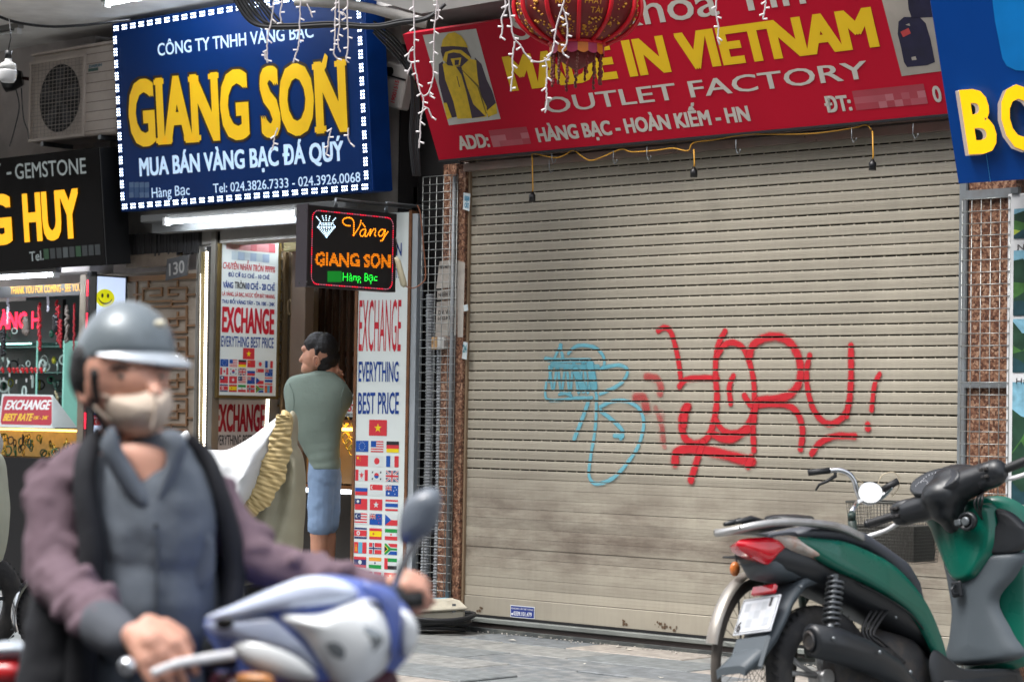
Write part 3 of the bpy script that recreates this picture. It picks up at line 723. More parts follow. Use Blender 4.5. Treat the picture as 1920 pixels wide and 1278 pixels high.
J([(1545, 370), (1560, 300), (1600, 250), (1650, 240), (1700, 270), (1735, 320), (1750, 360), (1740, 370), (1640, 352), (1560, 380)], 1, .0032); J([(1545, 380), (1640, 352), (1745, 366), (1775, 430), (1700, 500), (1600, 490), (1565, 450)], 2, .0030); J([(1560, 450), (1580, 390), (1640, 372), (1700, 375), (1770, 430), (1755, 450), (1690, 400), (1640, 392), (1600, 402), (1590, 470)], 1, .0034); J([(1620, 440), (1700, 430), (1690, 490), (1640, 495)], 1, .0034); J([(1650, 450), (1685, 448), (1680, 485), (1652, 488)], 2, .0036)
J([(1545, 350), (1640, 345), (1745, 355), (1750, 380), (1700, 370), (1600, 370), (1550, 385)], 2, .0036)
J([(1565, 770), (1590, 770), (1630, 880), (1595, 895)], 1, .0036); J([(1890, 830), (1960, 770), (1970, 850), (1900, 875)], 1, .0036)
J([(1700, 520), (1706, 520), (1830, 640), (1890, 850), (1884, 850), (1820, 650)], 3, .0038)
J([(1665, 570), (1670, 570), (1690, 650), (1684, 650)], 2, .0038)
mb.build('jacket_print', [m_ph, m_jy, m_jd, m_jo], red)
mb = MB(); mb.flat(P, uvp(P, [(1691, 143), (1800, 129), (1765, -30), (1650, -15)]), .0015)
def J2(pts, k, c): mb.k = k; mb.flat(P, uvp(P, [(1360+x/3.43, y/3.43) for x, y in pts]), c)
J2([(1115, 140), (1150, 110), (1250, 110), (1290, 150), (1320, 250), (1350, 400), (1300, 420), (1170, 432), (1150, 400), (1130, 300), (1110, 220)], 1, .002)
J2([(1170, -60), (1330, -60), (1340, 110), (1200, 118), (1180, 60)], 1, .002)
J2([(1128, 205), (1180, 180), (1195, 215), (1145, 240)], 2, .0025); J2([(1198, 368), (1225, 362), (1232, 385), (1202, 388)], 0, .0025); J2([(1160, 160), (1185, 150), (1190, 168)], 0, .0025)
mb.build('rucksack_print', [mat('photo paper grey', (172, 164, 152), .5, var=.2), mat('rucksack navy print', (26, 24, 56), .5, var=.3, scale=20), mat('rucksack tag print', (200, 70, 70), .5)], red)

# ---- blue sign at the right edge
P, H = signplane((1797, 345), (1743, 0), -.5)
bo = thing('shop_sign', P.o, 'deep blue box sign with raised yellow letters BO at the right edge', 'sign')
H *= 1.25
mb = MB(); mb.pbox(P, 0, 0, -.3, 2.6, H, 0, .003); mb.build('sign_board', mat('blue vinyl', (0, 62, 138), .35, var=.05, spec=.25), bo)
mb = MB(); a, b = P.uv(1862, -30); a1, b1 = P.uv(1880, 112)
mb.flat(P, uvp(P, [(1856, -40), (1866, 40), (1880, 110), (1888, 124), (1905, 132), (1925, 133), (2050, 120), (2030, -60)]), .002); mb.build('logo_shape', mat('light blue vinyl', (0, 120, 196), .3), bo)
mb = MB(); mb.pbox(P, .17, 0, .0, .172, .30, .002); mb.build('seam_line', mat('pale blue edge', (60, 150, 210), .4), bo)
mb = MB(); c = .035
mb.text(P, 'B', (1816, 284), (1873, 281), (1800, 169), c, .035, .001); mb.text(P, 'O', (1886, 278), (1960, 274), (1868, 163), c, .035, .001); mb.text(P, 'M', (1974, 276), (2060, 268), (1958, 150), c, .035, .001)
mb.build('letter_face', mat('glowing yellow acrylic', (255, 186, 0), .4, emit=.3), bo)
mb = MB()
mb.text(P, 'B', (1816, 284), (1873, 281), (1800, 169), .001, .035, .032); mb.text(P, 'O', (1886, 278), (1960, 274), (1868, 163), .001, .035, .032); mb.text(P, 'M', (1974, 276), (2060, 268), (1958, 150), .001, .035, .032)
mb.build('letter_return', mat('white letter sides', (205, 190, 180), .5), bo)

# ---- blue gold-shop sign ringed with LED modules
P, H = signplane((227, 397), (210, 45), -.3)
W2 = onY(697, 362, -.3).x-P.o.x
gs = thing('shop_sign', P.o, 'blue jewellery shop sign with big yellow letters and a border of white LEDs', 'sign')
mb = MB(); mb.pbox(P, 0, 0, -.16, W2, H, 0, .004); mb.build('sign_board', mat('navy blue vinyl', (0, 50, 114), .45, var=.08, scale=3, spec=.15), gs)
mb = MB(); mb.pbox(P, W2+.001, .004, -.158, W2+.012, H-.003, -.002); mb.build('sign_side', mat('blue side sheet', (0, 50, 118), .5, var=.2, spec=.15), gs)
m_pale = mat('pale blue lettering', (188, 214, 240), .5, emit=.25)
mb = MB(); mb.text(P, 'CÔNG TY TNHH VÀNG BẠC', (296, 105), (588, 70), (300, 81), .003, .015)
mb.text(P, 'MUA BÁN VÀNG BẠC ĐÁ QUÝ', (262, 330), (645, 300), (260, 297), .003, .035)
mb.text(P, 'Hàng Bạc', (285, 371), (356, 365), (284, 352), .003, .005); mb.text(P, 'Tel: 024.3826.7333 - 024.3926.0068', (400, 362), (676, 341), (399, 344.5), .003, .008)
mb.build('lettering', m_pale, gs)
mb = MB(); mb.k = 0
L0 = ((240, 272), (656, 243), (233, 152))
mb.letters(P, 'GIANG SON', *L0, .003, .075); mb.build('letter_outline', mat('dark letter outline', (54, 36, 20), .6), gs)
mb = MB(); LT = mb.letters(P, 'GIANG SON', (244, 271), (652, 242), (233, 154), .006, .045); mb.build('letter', mat('yellow acrylic lettering', (250, 198, 10), .4, emit=.1), gs)
mb = MB(); a_, b_ = P.uv(604, 124, .006); mb.flat(P, [(a_-.03, b_-.02), (a_+.0, b_+.02), (a_+.03, b_+.075), (a_+.055, b_+.05), (a_+.035, b_-.01), (a_+.0, b_-.045)], .0072); mb.build('letter_horn', MATS['yellow acrylic lettering'], gs)
mb = MB()
# slab feet that give the capitals their serifs
ga, gb = P.uv(244, 271, .006); ga2, gb2 = P.uv(652, 242, .006); gh = P.uv(233, 154, .006)[1]-gb
for ch, l_, r_, bb_ in LT:
    w_ = (r_-l_); feet = {'I': ((.5, 0), (.5, 1)), 'A': ((.12, 0), (.88, 0)), 'N': ((.14, 0), (.14, 1), (.86, 1))}.get(ch, ())
    for fx, top in feet:
        aa = l_+w_*fx; bz = bb_+(gh-.035 if top else 0); mb.rect(P, aa-.052, bz-.004, aa+.052, bz+.030, .0078)
mb.build('letter_serifs', MATS['yellow acrylic lettering'], gs)['kind'] = 'stuff'
ms = [mat('smudge blue %d' % k, c, .5) for k, c in enumerate(((58, 96, 146), (92, 124, 166)))]
mb = MB(); 
for i in range(4):
    for j in range(3): mb.k = rnd.randint(0, 1); a, b = P.uv(243+i*9.6, 371-j*9.6); mb.rect(P, a, b, a+.048, b+.034, .002)
mb.build('mosaic_patch', ms, gs)  # blocky tones stand in for the unreadable house number
m_led = mat('white LED', (225, 240, 255), .4, emit=4); m_ledb = mat('LED module casing', (40, 74, 130), .5)
lmb = MB(); PX = Plane((0, 0, 0), (1, 0, 0), (0, 0, 1))
lmb.k = 1; lmb.pbox(PX, -.028, -.018, 0, .028, .018, .004); lmb.k = 0
for i in (-.019, 0, .019):
    for j in (-.010, .010): lmb.disc(PX, i, j, .0062, .006, 6)
lm = bpy.data.meshes.new('led_module'); lm.from_pydata([tuple(p) for p in lmb.v], [], lmb.f); lm.materials.append(m_led); lm.materials.append(m_ledb); lm.polygons.foreach_set('material_index', lmb.m)
M0 = Matrix((P.u, -P.n, P.v)).transposed()
def led_at(a, b, vert, root=gs):
    o = link('led_module', lm, root); q = (M0 @ Matrix.Rotation(pi/2 if vert else 0, 3, 'Y')).to_4x4(); q.translation = P.p(a, b, .001)
    o.matrix_parent_inverse = Matrix.Identity(4); o.matrix_basis = Matrix.Translation(-V(root.location)) @ q
wires = MB()
nX = 27; nZ = 14
for k in range(nX):
    a = .05+(W2-.10)*k/(nX-1)
    for b in (.032, H-.035): led_at(a, b, False)
    if k < nX-1:
        for b in (.032, H-.035): wires.tube([P.p(a+.03, b, .005), P.p(a+.045, b+.012, .007), P.p(a+.06, b, .005)], .0016, 4)
for k in range(nZ):
    b = .10+(H-.21)*k/(nZ-1)
    for a in (.032, W2-.035): led_at(a, b, True)
wires.build('led_wiring', m_cable, gs)

# ---- black gemstone sign
P, H = signplane((198, 497), (185, 276), -.3)
hu = thing('shop_sign', P.o, 'glossy black shop sign with yellow letters ending in HUY at the left edge', 'sign')
m_gb = mat('glossy black acrylic', (15, 14, 16), .1, var=.1, spec=.07)
mb = MB(); mb.pbox(P, -2.4, 0, -.2, 0, H, 0, .003); mb.build('sign_board', m_gb, hu)
mb = MB(); mb.pbox(P, .001, .002, -.2, .012, H-.002, -.002); mb.build('sign_side', mat('dark side sheet', (16, 17, 20), .5), hu)
mb = MB(); mb.text(P, 'GEMSTONE', (29, 336), (162, 325), (29, 307), .003, .01); mb.text(P, 'Ý -', (-17, 340), (22, 334), (-17, 309), .003, .01)
mb.text(P, 'Tel.', (56, 490), (82, 487), (55, 472), .003, .01); mb.build('lettering', mat('silver lettering', (168, 178, 178), .4, emit=.08), hu)
mb = MB(); mb.letters(P, 'HUY', (46, 450.6), (151, 442), (40, 365), .01, .05); mb.text(P, 'G', (-26, 457), (24, 453), (-30, 369), .01, .05)
mb.build('letter', mat('amber acrylic lettering', (255, 178, 0), .35, emit=.4), hu)
mb = MB()
for i in range(9): mb.k = (0, 1, 1, 2, 1, 0, 1, 1, 1)[i]; a, b = P.uv(83+i*12, 486-i*1.0); mb.rect(P, a, b, a+.058, b+.07, .002)
mb.build('mosaic_patch', [mat('smudge %d' % k, c, .5) for k, c in enumerate(((44, 90, 56), (62, 68, 70), (96, 104, 106)))], hu)  # blocky tones stand in for the unreadable phone number
if 0:
  for q in ([(60, 470), (78, 462), (100, 452), (124, 447), (128, 462)], [(84, 456), (92, 468), (86, 474)], [(16, 455), (20, 480), (19, 505)]): mb.tube([P.p(*P.uv(x, y), .004) for x, y in catmull_px(q)] if False else [P.p(*P.uv(x, y), .004) for x, y in q], .003, 4)


# ---- projecting LED sign
o = onY(742, 548, -.25); P = sideway(o.x); P.o = V(o)
a0, _ = P.uv(574, 540); z1 = P.uv(575, 383)[1]
le = thing('led_sign', P.p(a0/2, 0), 'black projecting LED sign with orange script and a diamond', 'led sign')
mb = MB(); mb.pbox(P, a0, 0, -.085, 0, z1, 0, .003); mb.build('sign_case', mat('black LED case', (26, 25, 28), .35), le)
mb = MB(); mb.pbox(P, a0-.004, -.004, -.09, a0+.004, z1+.004, .004); mb.build('case_corner', mat('dark purple steel', (52, 46, 52), .4), le)
def CR_(x, y): return (545+x/6.39, 370+y/6.39)
def dots(mb, pts, step, r, c=.004, closed=False):
    Q = [V((*P.uv(*CR_(x, y)), 0)) for x, y in pts]
    if len(Q) > 2: Q = catmull(Q, 6, closed)
    if closed: Q.append(Q[0])
    acc = 0
    for a, b in zip(Q, Q[1:]):
        L = (b-a).length
        while acc < L:
            p = a.lerp(b, acc/L); mb.disc(P, p.x, p.y, r, c, 6); acc += step
        acc -= L
mb = MB()
for s_ in ([(705, 340), (655, 335), (620, 300), (625, 265), (665, 245), (715, 248), (748, 285), (752, 350), (748, 455)], [(748, 455), (800, 380), (830, 320), (838, 262)], [(858, 315), (885, 355)],
           [(890, 382), (850, 390), (825, 430), (840, 465), (870, 455), (895, 395), (885, 460), (905, 465)], [(905, 465), (935, 420), (955, 378), (945, 465)], [(945, 450), (985, 385), (1003, 378), (1013, 395), (1000, 455), (1025, 460)],
           [(1125, 395), (1085, 385), (1050, 420), (1055, 460), (1090, 455), (1128, 392), (1105, 500), (1085, 520), (1062, 518)], [(1100, 500), (1160, 412)]): dots(mb, s_, .0118, .0046)
mb.build('led_script', mat('orange LED', (255, 140, 20), .4, emit=1.1), le)
mb = MB()
for s_ in ([(350, 310), (425, 310)], [(425, 310), (500, 310)], [(500, 310), (525, 355)], [(525, 355), (425, 475)], [(425, 475), (320, 355)], [(320, 355), (350, 310)], [(325, 357), (520, 357)], [(365, 332), (490, 332)],
           [(365, 375), (425, 455)], [(490, 375), (425, 455)], [(425, 375), (425, 455)], [(395, 370), (410, 430)], [(455, 370), (440, 430)], [(305, 235), (350, 290)], [(375, 225), (395, 290)], [(418, 222), (422, 292)], [(463, 230), (448, 292)], [(530, 250), (488, 298)]): dots(mb, s_, .0125, .0042)
mb.build('led_diamond', mat('white blue LED', (205, 235, 255), .4, emit=.9), le)
def dot_text(t, bl, br, tl, bold, step, r, mm):
    a0, b0 = P.uv(*CR_(*bl)); a1, b1 = P.uv(*CR_(*br)); bt = P.uv(*CR_(*tl))[1]
    vs, fs, cap = glyphs(t, bold, False); xs = [p[0] for p in vs]; x0, x1 = min(xs), max(xs)
    tris = []
    T = [(a0+(a1-a0)*(x-x0)/(x1-x0), b0+(b1-b0)*(x-x0)/(x1-x0)+y/cap*(bt-b0)) for x, y, z in vs]
    mb = MB(); seen = set()
    for f in fs:
        p = [T[i] for i in f]; ax = [q[0] for q in p]; ay = [q[1] for q in p]
        for i in range(int(min(ax)/step)-1, int(max(ax)/step)+2):
            for j in range(int(min(ay)/step)-1, int(max(ay)/step)+2):
                x, y = i*step, j*step
                if (i, j) in seen: continue
                ins = False
                for k in range(len(p)):
                    (xi, yi), (xj, yj) = p[k], p[k-1]
                    if (yi > y) != (yj > y) and x < (xj-xi)*(y-yi)/(yj-yi)+xi: ins = not ins
                if ins: seen.add((i, j)); mb.disc(P, x, y, r, .004, 5)
    return mb.build('led_text', mm, le)
dot_text('GIANG SƠN', (285, 812), (1190, 840), (285, 655), .04, .0085, .0042, mat('amber LED', (240, 130, 10), .4, emit=.45))
dot_text('Hàng Bạc', (620, 1000), (1030, 1004), (620, 905), 0.0, .0068, .0036, mat('green LED bright', (30, 225, 60), .4, emit=.8))
mb = MB()
for i in range(24):
    for j in range(14):
        a, b = P.uv(*CR_(440+i*7, 890+j*9)); mb.disc(P, a, b, .0036, .004, 5)
mb.build('led_block', mat('green LED dim', (24, 130, 44), .4, emit=.25), le)
rr = []
ai0, bi0 = P.uv(*CR_(240, 1035)); ai1, bi1 = P.uv(*CR_(1210, 1080)); bt = P.uv(*CR_(240, 150))[1]
mb = MB(); C_ = .045; bb = bi0
loop = []
for cx, cy, s0 in ((ai1-C_, bt-C_, 0), (ai0+C_, bt-C_, 90), (ai0+C_, bb+C_, 180), (ai1-C_, bb+C_, 270)):
    for k in range(5): q = radians(s0+k*22.5); loop.append(V((cx+C_*cos(q), cy+C_*sin(q), 0)))
acc = 0; n_ = 0
for a, b in zip(loop, loop[1:]+loop[:1]):
    L = (b-a).length
    while acc < L:
        p = a.lerp(b, acc/L); mb.k = 0 if (n_//4) % 2 else 1; mb.disc(P, p.x, p.y, .0042, .004, 6); acc += .0125; n_ += 1
    acc -= L
mb.build('led_border', [mat('red LED border', (230, 30, 60), .4, emit=.7), mat('pink LED', (200, 110, 130), .4, emit=.25)], le)
mb = MB()
for x, y in ((172, 158), (84, 178), (185, 1010), (98, 1025), (300, 1100)): mb.disc(P, *P.uv(*CR_(x, y)), .006, .005, 8)
mb.build('screw', m_steel, le)
mb = MB(); p0 = P.p(-.05, z1, -.04); mb.tube([p0, p0+V((0, 0, .06)), p0+V((0, .4, .06))], .012, 6); mb.tube([P.p(-.45, z1, -.04), P.p(-.45, z1+.05, -.04), P.p(-.45, z1+.05, -.04)+V((0, .6, 0))], .012, 6); mb.build('bracket', m_steel, le)

# ================================================================ flags printed on the boards
FC = {k: mat('flag '+k, c, .5, var=0) for k, c in dict(red=(214, 56, 66), blue=(20, 82, 170), navy=(36, 54, 110), white=(216, 224, 224), yellow=(244, 218, 20), black=(40, 40, 44), green=(24, 150, 70), orange=(236, 160, 60), sky=(90, 176, 210), gold=(226, 150, 40)).items()}
FK = list(FC)
def flag(kind, P, a, b, w, h, parent, c=.002):
    mb = MB()
    def R(col, x0, y0, x1, y1, l=0): mb.k = FK.index(col); mb.rect(P, a+w*x0, b+h*y0, a+w*x1, b+h*y1, c+l*.0004)
    def T(col, pts, l=1): mb.k = FK.index(col); mb.flat(P, [(a+w*x, b+h*y) for x, y in pts], c+l*.0004)
    def D(col, x, y, r, l=1): mb.k = FK.index(col); mb.disc(P, a+w*x, b+h*y, r*h, c+l*.0004, 14)
    def S(col, x, y, r, l=1): mb.k = FK.index(col); mb.star(P, a+w*x, b+h*y, r*h, c+l*.0004)
    def H3(*cs):
        n = len(cs)
        for i, q in enumerate(cs): R(q, 0, 1-(i+1)/n, 1, 1-i/n)
    def V3(*cs):
        n = len(cs)
        for i, q in enumerate(cs): R(q, i/n, 0, (i+1)/n, 1)
    def UJ(x0, y0, x1, y1, l=1):
        R('navy', x0, y0, x1, y1, l); W_, H_ = x1-x0, y1-y0
        for col, t, q in (('white', .12, l+1), ('red', .045, l+2)):
            for s in (0, 1):
                p = [(x0, y0+(t*H_ if s == 0 else H_-t*H_)), (x0, y0 if s == 0 else y1), (x0+t*W_, y0 if s == 0 else y1), (x1, y1-t*H_ if s == 0 else y0+t*H_), (x1, y1 if s == 0 else y0), (x1-t*W_, y1 if s == 0 else y0)]
                T(col, p, q)
        for col, t, q in (('white', .17, l+3), ('red', .09, l+4)):
            R(col, x0, y0+H_*(.5-t), x1, y0+H_*(.5+t), q); R(col, x0+W_*(.5-t*.6), y0, x0+W_*(.5+t*.6), y1, q)
    k = kind
    if k == 'vn': R('red', 0, 0, 1, 1); S('yellow', .5, .48, .3)
    elif k == 'eu':
        R('blue', 0, 0, 1, 1)
        for i in range(12): D('yellow' if 0 else 'white', .5+.24*cos(i*pi/6), .5+.36*sin(i*pi/6), .035)
    elif k == 'us':
        H3(*['red', 'white']*4, 'red'); R('blue', 0, .45, .42, 1, 1)
    elif k == 'de': H3('black', 'red', 'yellow')
    elif k == 'cn': R('red', 0, 0, 1, 1); S('yellow', .18, .74, .16); [D('orange', .34+.04*(i % 2), .9-.13*i, .035) for i in range(4)]
    elif k == 'jp': R('white', 0, 0, 1, 1); D('red', .5, .5, .3)
    elif k == 'fr': V3('blue', 'white', 'red')
    elif k == 'ca': R('red', 0, 0, .25, 1); R('white', .25, 0, .75, 1); R('red', .75, 0, 1, 1); S('red', .5, .52, .3); R('red', .48, .2, .52, .5, 2)
    elif k == 'kr':
        R('white', 0, 0, 1, 1); D('blue', .5, .5, .26); mb.k = FK.index('red'); mb.flat(P, [(a+w*.5+.26*h*cos(q), b+h*.5+.26*h*sin(q)) for q in [i*pi/8 for i in range(9)]], c+.0009)
        for x in (.17, .83):
            for y in (.2, .8): T('black', [(x-.07, y-.08), (x+.03, y-.08), (x+.07, y+.08), (x-.03, y+.08)])
    elif k == 'gb': UJ(0, 0, 1, 1, 0)
    elif k == 'ru': H3('white', 'blue', 'red')
    elif k == 'sg': R('red', 0, .5, 1, 1); R('white', 0, 0, 1, .5); D('white', .2, .75, .18); D('red', .25, .75, .16, 2)
    elif k == 'au': R('blue', 0, 0, 1, 1); UJ(0, .5, .5, 1); D('white', .25, .25, .09); [D('white', x, y, .05) for x, y in ((.75, .8), (.65, .5), (.87, .6), (.75, .2))]
    elif k == 'nz': R('blue', 0, 0, 1, 1); UJ(0, .5, .5, 1); [D('red', x, y, .045) for x, y in ((.75, .8), (.66, .5), (.85, .58), (.75, .2))]
    elif k == 'tw': R('red', 0, 0, 1, 1); R('navy', 0, .5, .5, 1, 1); D('white', .25, .75, .14, 2)
    elif k == 'hk': R('red', 0, 0, 1, 1); S('white', .5, .5, .32)
    elif k == 'th': H3('red', 'white', 'blue', 'blue', 'white', 'red')
    elif k == 'my': H3(*['red', 'white']*4); R('navy', 0, .42, .5, 1, 1); D('white', .2, .72, .17, 2); D('navy', .26, .72, .14, 3); S('white', .36, .72, .1, 3)
    elif k == 'cz': R('white', 0, .5, 1, 1); R('red', 0, 0, 1, .5); T('blue', [(0, 0), (.5, .5), (0, 1)])
    elif k == 'kp': R('navy', 0, 0, 1, 1); R('white', 0, .17, 1, .83, 1); R('red', 0, .23, 1, .77, 2); D('white', .33, .5, .2, 3); S('red', .33, .5, .15, 4)
    elif k == 'es': R('red', 0, 0, 1, 1); R('yellow', 0, .25, 1, .75, 1); D('gold', .33, .5, .12, 2); D('red', .33, .5, .06, 3)
    elif k == 'ir': H3('green', 'white', 'red'); D('red', .5, .5, .09)
    elif k == 'mn': V3('red', 'sky', 'red'); R('gold', .08, .15, .26, .6, 1); D('gold', .17, .72, .08)
    elif k == 'no': R('red', 0, 0, 1, 1); R('white', 0, .38, 1, .62, 1); R('white', .27, 0, .45, 1, 1); R('navy', 0, .44, 1, .56, 2); R('navy', .32, 0, .4, 1, 2)
    elif k == 'dk': R('red', 0, 0, 1, 1); R('white', 0, .42, 1, .58, 1); R('white', .3, 0, .42, 1, 1)
    elif k == 'za':
        R('red', 0, .5, 1, 1); R('blue', 0, 0, 1, .5); R('white', 0, .32, 1, .68, 1); T('white', [(0, -0), (.25, 0), (.62, .5), (.25, 1), (0, 1)], 1)
        T('green', [(0, 0), (.12, 0), (.5, .4), (1, .4), (1, .6), (.5, .6), (.12, 1), (0, 1)], 2); T('yellow', [(0, .14), (.33, .5), (0, .86)], 3); T('black', [(0, .22), (.26, .5), (0, .78)], 4)
    elif k == 'la': H3('red', 'navy', 'navy', 'red'); D('white', .5, .5, .2)
    elif k == 'in': H3('orange', 'white', 'green'); D('navy', .5, .5, .09)
    elif k == 'ae': H3('green', 'white', 'black'); R('red', 0, 0, .27, 1, 1)
    elif k == 'tr': R('red', 0, 0, 1, 1); D('white', .4, .5, .26); D('red', .46, .5, .21, 2)
    elif k == 'ch': R('red', 0, 0, 1, 1); R('white', .42, .18, .58, .82, 1); R('white', .28, .4, .72, .6, 1)
    mb.build('flag', [FC[q] for q in FK], parent)

m_board = mat('white board glow', (216, 224, 222), .4, var=.03, spec=.2, emit=.04)  # faint emission puts extra brightness into boards that hold no lamp
m_tr = mat('print red', (206, 34, 52), .5); m_tb = mat('print blue', (14, 66, 150), .5)
# ---- hanging exchange board, set square to the street
o = onY(410, 740, 0); P = sideway(o.x); P.o = V(o)
ex = thing('exchange_board', o, 'upper white gold-price board with EXCHANGE in red over four rows of six flags', 'board')
aR, _ = P.uv(517, 743); zT = P.uv(417, 440)[1]
mb = MB(); mb.pbox(P, 0, 0, -.05, aR, zT, 0, .002); mb.build('board_face', m_board, ex)
mb = MB()
for q in ((-.02, -.02, aR+.02, -.001), (-.02, zT+.001, aR+.02, zT+.02), (-.02, -.001, -.001, zT+.001), (aR+.001, -.001, aR+.02, zT+.001)): mb.pbox(P, q[0], q[1], -.055, q[2], q[3], .006)
mb.build('board_frame', mat('gilt frame', (128, 108, 66), .35, .5, dirt=(60, 50, 34)), ex)
mb = MB()
mb.text(P, 'CHUYÊN NHẪN TRÒN 9999%', (418, 503), (516, 511.5), (420, 491), .002, .015, shear=.25); mb.text(P, 'LÁ VÀNG, LÁ BẠC, NGỌC YỂM BÁT NHANG', (417, 553.5), (515, 560), (417, 546), .002, .02)
mb.text(P, 'EXCHANGE', (415.9, 620.6), (513.7, 625.3), (416.3, 574.8), .002, .045); mb.build('red_print', m_tr, ex)
mb = MB()
mb.text(P, 'ĐỦ CỠ 0.5 CHỈ - 10 CHỈ', (428, 518), (505, 523.7), (428.3, 510.5), .002, .03); mb.text(P, 'VÀNG', (418, 539), (437, 540), (418, 528), .002, .04); mb.text(P, '10 CHỈ - 20 CHỈ', (461, 541.5), (515, 545), (461, 530), .002, .04)
mb.text(P, 'THU ĐỔI VÀNG TÂY - TA 10K - 24K', (416, 568), (515, 574), (416, 561), .002, .03); mb.text(P, 'EVERYTHING BEST PRICE', (414.7, 648.8), (513, 652.3), (415, 629), .002, .015)
mb.build('blue_print', m_tb, ex)
mb = MB(); mb.text(P, 'TRÒN', (440, 540), (460, 541.5), (440, 528), .002, .03); mb.build('black_print', m_ink, ex)
mb = MB()
for i in range(8): mb.k = (0, 0, 1, 1, 2, 1, 1, 2)[i]; a, b = P.uv(424+i*11.4, 466.5+i*1.0); mb.rect(P, a, b, a+.056, b+.06, .0016)
for i in range(6): mb.k = 3 if i % 2 else 4; a, b = P.uv(434+i*11.6, 486.5+i*1.0); mb.rect(P, a, b, a+.058, b+.055, .0016)
mb.build('mosaic_print', [mat('wash %d' % k, c, .5) for k, c in enumerate(((206, 168, 168), (206, 136, 140), (196, 96, 104), (160, 180, 204), (186, 202, 210)))], ex)  # blocky bands stand in for the unreadable header lines
a0_, b0_ = P.uv(455, 673); a1_, b1_ = P.uv(477, 653); flag('vn', P, a0_, b0_, a1_-a0_, b1_-b0_, ex)
a0_, bt_ = P.uv(413, 672.5); ae_, _ = P.uv(513, 689); _, bb_ = P.uv(411.8, 735.5)
fw = (ae_-a0_)/6; fh = (bt_-bb_)/4
SEQ = ['eu us de cn jp fr', 'ca kr gb ru sg au', 'tw hk my nz cz th', 'kp es ir no za mn']
for j, row in enumerate(SEQ):
    for i, k in enumerate(row.split()): flag(k, P, a0_+fw*i, bt_-fh*(j+1)+fh*.12, fw*.88, fh*.86, ex)
# ---- lower exchange card under it
o = onY(397, 834, 0.02); P = sideway(o.x-.02); P.o = V(o)
e2 = thing('exchange_board', o, 'lower EXCHANGE board between two strings of LEDs, half hidden by motorbike covers', 'board')
aR2, _ = P.uv(497, 850); zT2 = P.uv(402, 748)[1]
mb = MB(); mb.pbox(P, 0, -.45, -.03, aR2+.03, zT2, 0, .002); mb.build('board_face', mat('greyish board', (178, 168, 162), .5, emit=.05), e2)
mb = MB(); mb.text(P, 'EXCHANGE', (403, 807), (496, 807), (404, 757.5), .002, .045); mb.build('red_print', mat('print dark red', (170, 20, 44), .5), e2)
mb = MB(); mb.text(P, 'EVERYTHING BEST PRICE', (402, 834), (496, 833), (402.8, 815), .002, .015); mb.build('black_print', m_ink, e2)
def ledstrip(name, label, P, p0, p1, n, M, r=.006, two=True, back=True):
    mb = MB(); q0, q1 = V(P.uv(*p0)), V(P.uv(*p1))
    if back: mb.k = 1; mb.pbox(P, q0.x-.014, q1.y if q1.y < q0.y else q0.y, 0, q0.x+.014, max(q0.y, q1.y), .004)
    mb.k = 0
    for i in range(n):
        q = q0.lerp(q1, i/(n-1))
        for d in ((-.006, .006) if two else (0,)): mb.disc(P, q.x+d, q.y, r, .006, 6)
    return tag(mb.build(name, [M, mat('strip backing', (84, 80, 76), .6)]), label, 'led strip')
m_warm = mat('warm LED', (255, 244, 226), .4, emit=4)
ledstrip('led_strip', 'short LED string along the left edge of the lower EXCHANGE board', P, (400, 754), (399, 840), 17, m_warm, .008)
ledstrip('led_strip', 'short LED string along the right edge of the lower EXCHANGE board', P, (501, 748), (499, 800), 12, m_warm, .008)
# ---- tall exchange board, slightly turned to the viewer
q58 = radians(58.4); uu = R0*sin(q58)-F0*cos(q58)
o = onY(755, 1100, -.03)
P = Plane(o, uu, (0, 0, 1))
a0, b0 = P.uv(661, 1125); aT, bT = P.uv(758, 398)
tb = thing('exchange_board', P.p(a0/2, b0), 'tall narrow white board with EXCHANGE EVERYTHING BEST PRICE above three columns of flags', 'board')
mb = MB(); mb.pbox(P, a0, b0, -.10, 0, bT, 0, .002); mb.build('board_face', m_board, tb)
m_rust = mat('rusty steel edge', (128, 86, 56), .6, .2, dirt=(70, 44, 30), dscale=20)
mb = MB(); mb.pbox(P, a0-.02, b0, -.11, a0-.001, bT, .006); mb.build('frame_edge', m_rust, tb)
mb = MB(); mb.pbox(P, .001, b0, -.06, .02, bT+.01, .006); mb.build('frame_edge', m_rust, tb)
mb = MB(); mb.pbox(P, .021, b0, -.07, .06, bT-.01, -.004); mb.build('side_panel', mat('pale side panel', (176, 184, 190), .4, var=.06), tb)
mb = MB(); mb.text(P, 'EXCHANGE', (672.2, 657.7), (751, 658), (673.7, 562.8), .002, .0); mb.build('red_print', m_tr, tb)
mb = MB(); mb.text(P, 'EVERYTHING', (672, 714.5), (747, 715), (673, 677), .002, .015); mb.text(P, 'BEST PRICE', (671, 775), (747.5, 775), (672, 735), .002, .015)
mb.text(P, 'N', (743, 479), (753, 479), (743, 455), .002, .02); mb.text(P, 'TA', (741, 521), (753, 521), (741, 503), .002, .01); mb.build('blue_print', m_tb, tb)
a0_, b0_ = P.uv(692, 816); a1_, b1_ = P.uv(726, 787); flag('vn', P, a0_, b0_, a1_-a0_, b1_-b0_, tb)
c0, r0_ = P.uv(668, 825.5); c1, _ = P.uv(691, 830); d0, _ = P.uv(696, 826); e0, r9 = P.uv(666.3, 1071)
pt = (r0_-P.uv(665.8, 988)[1])/6; fw = c1-c0; dx = d0-c0; f3 = P.uv(725, 828)[0]
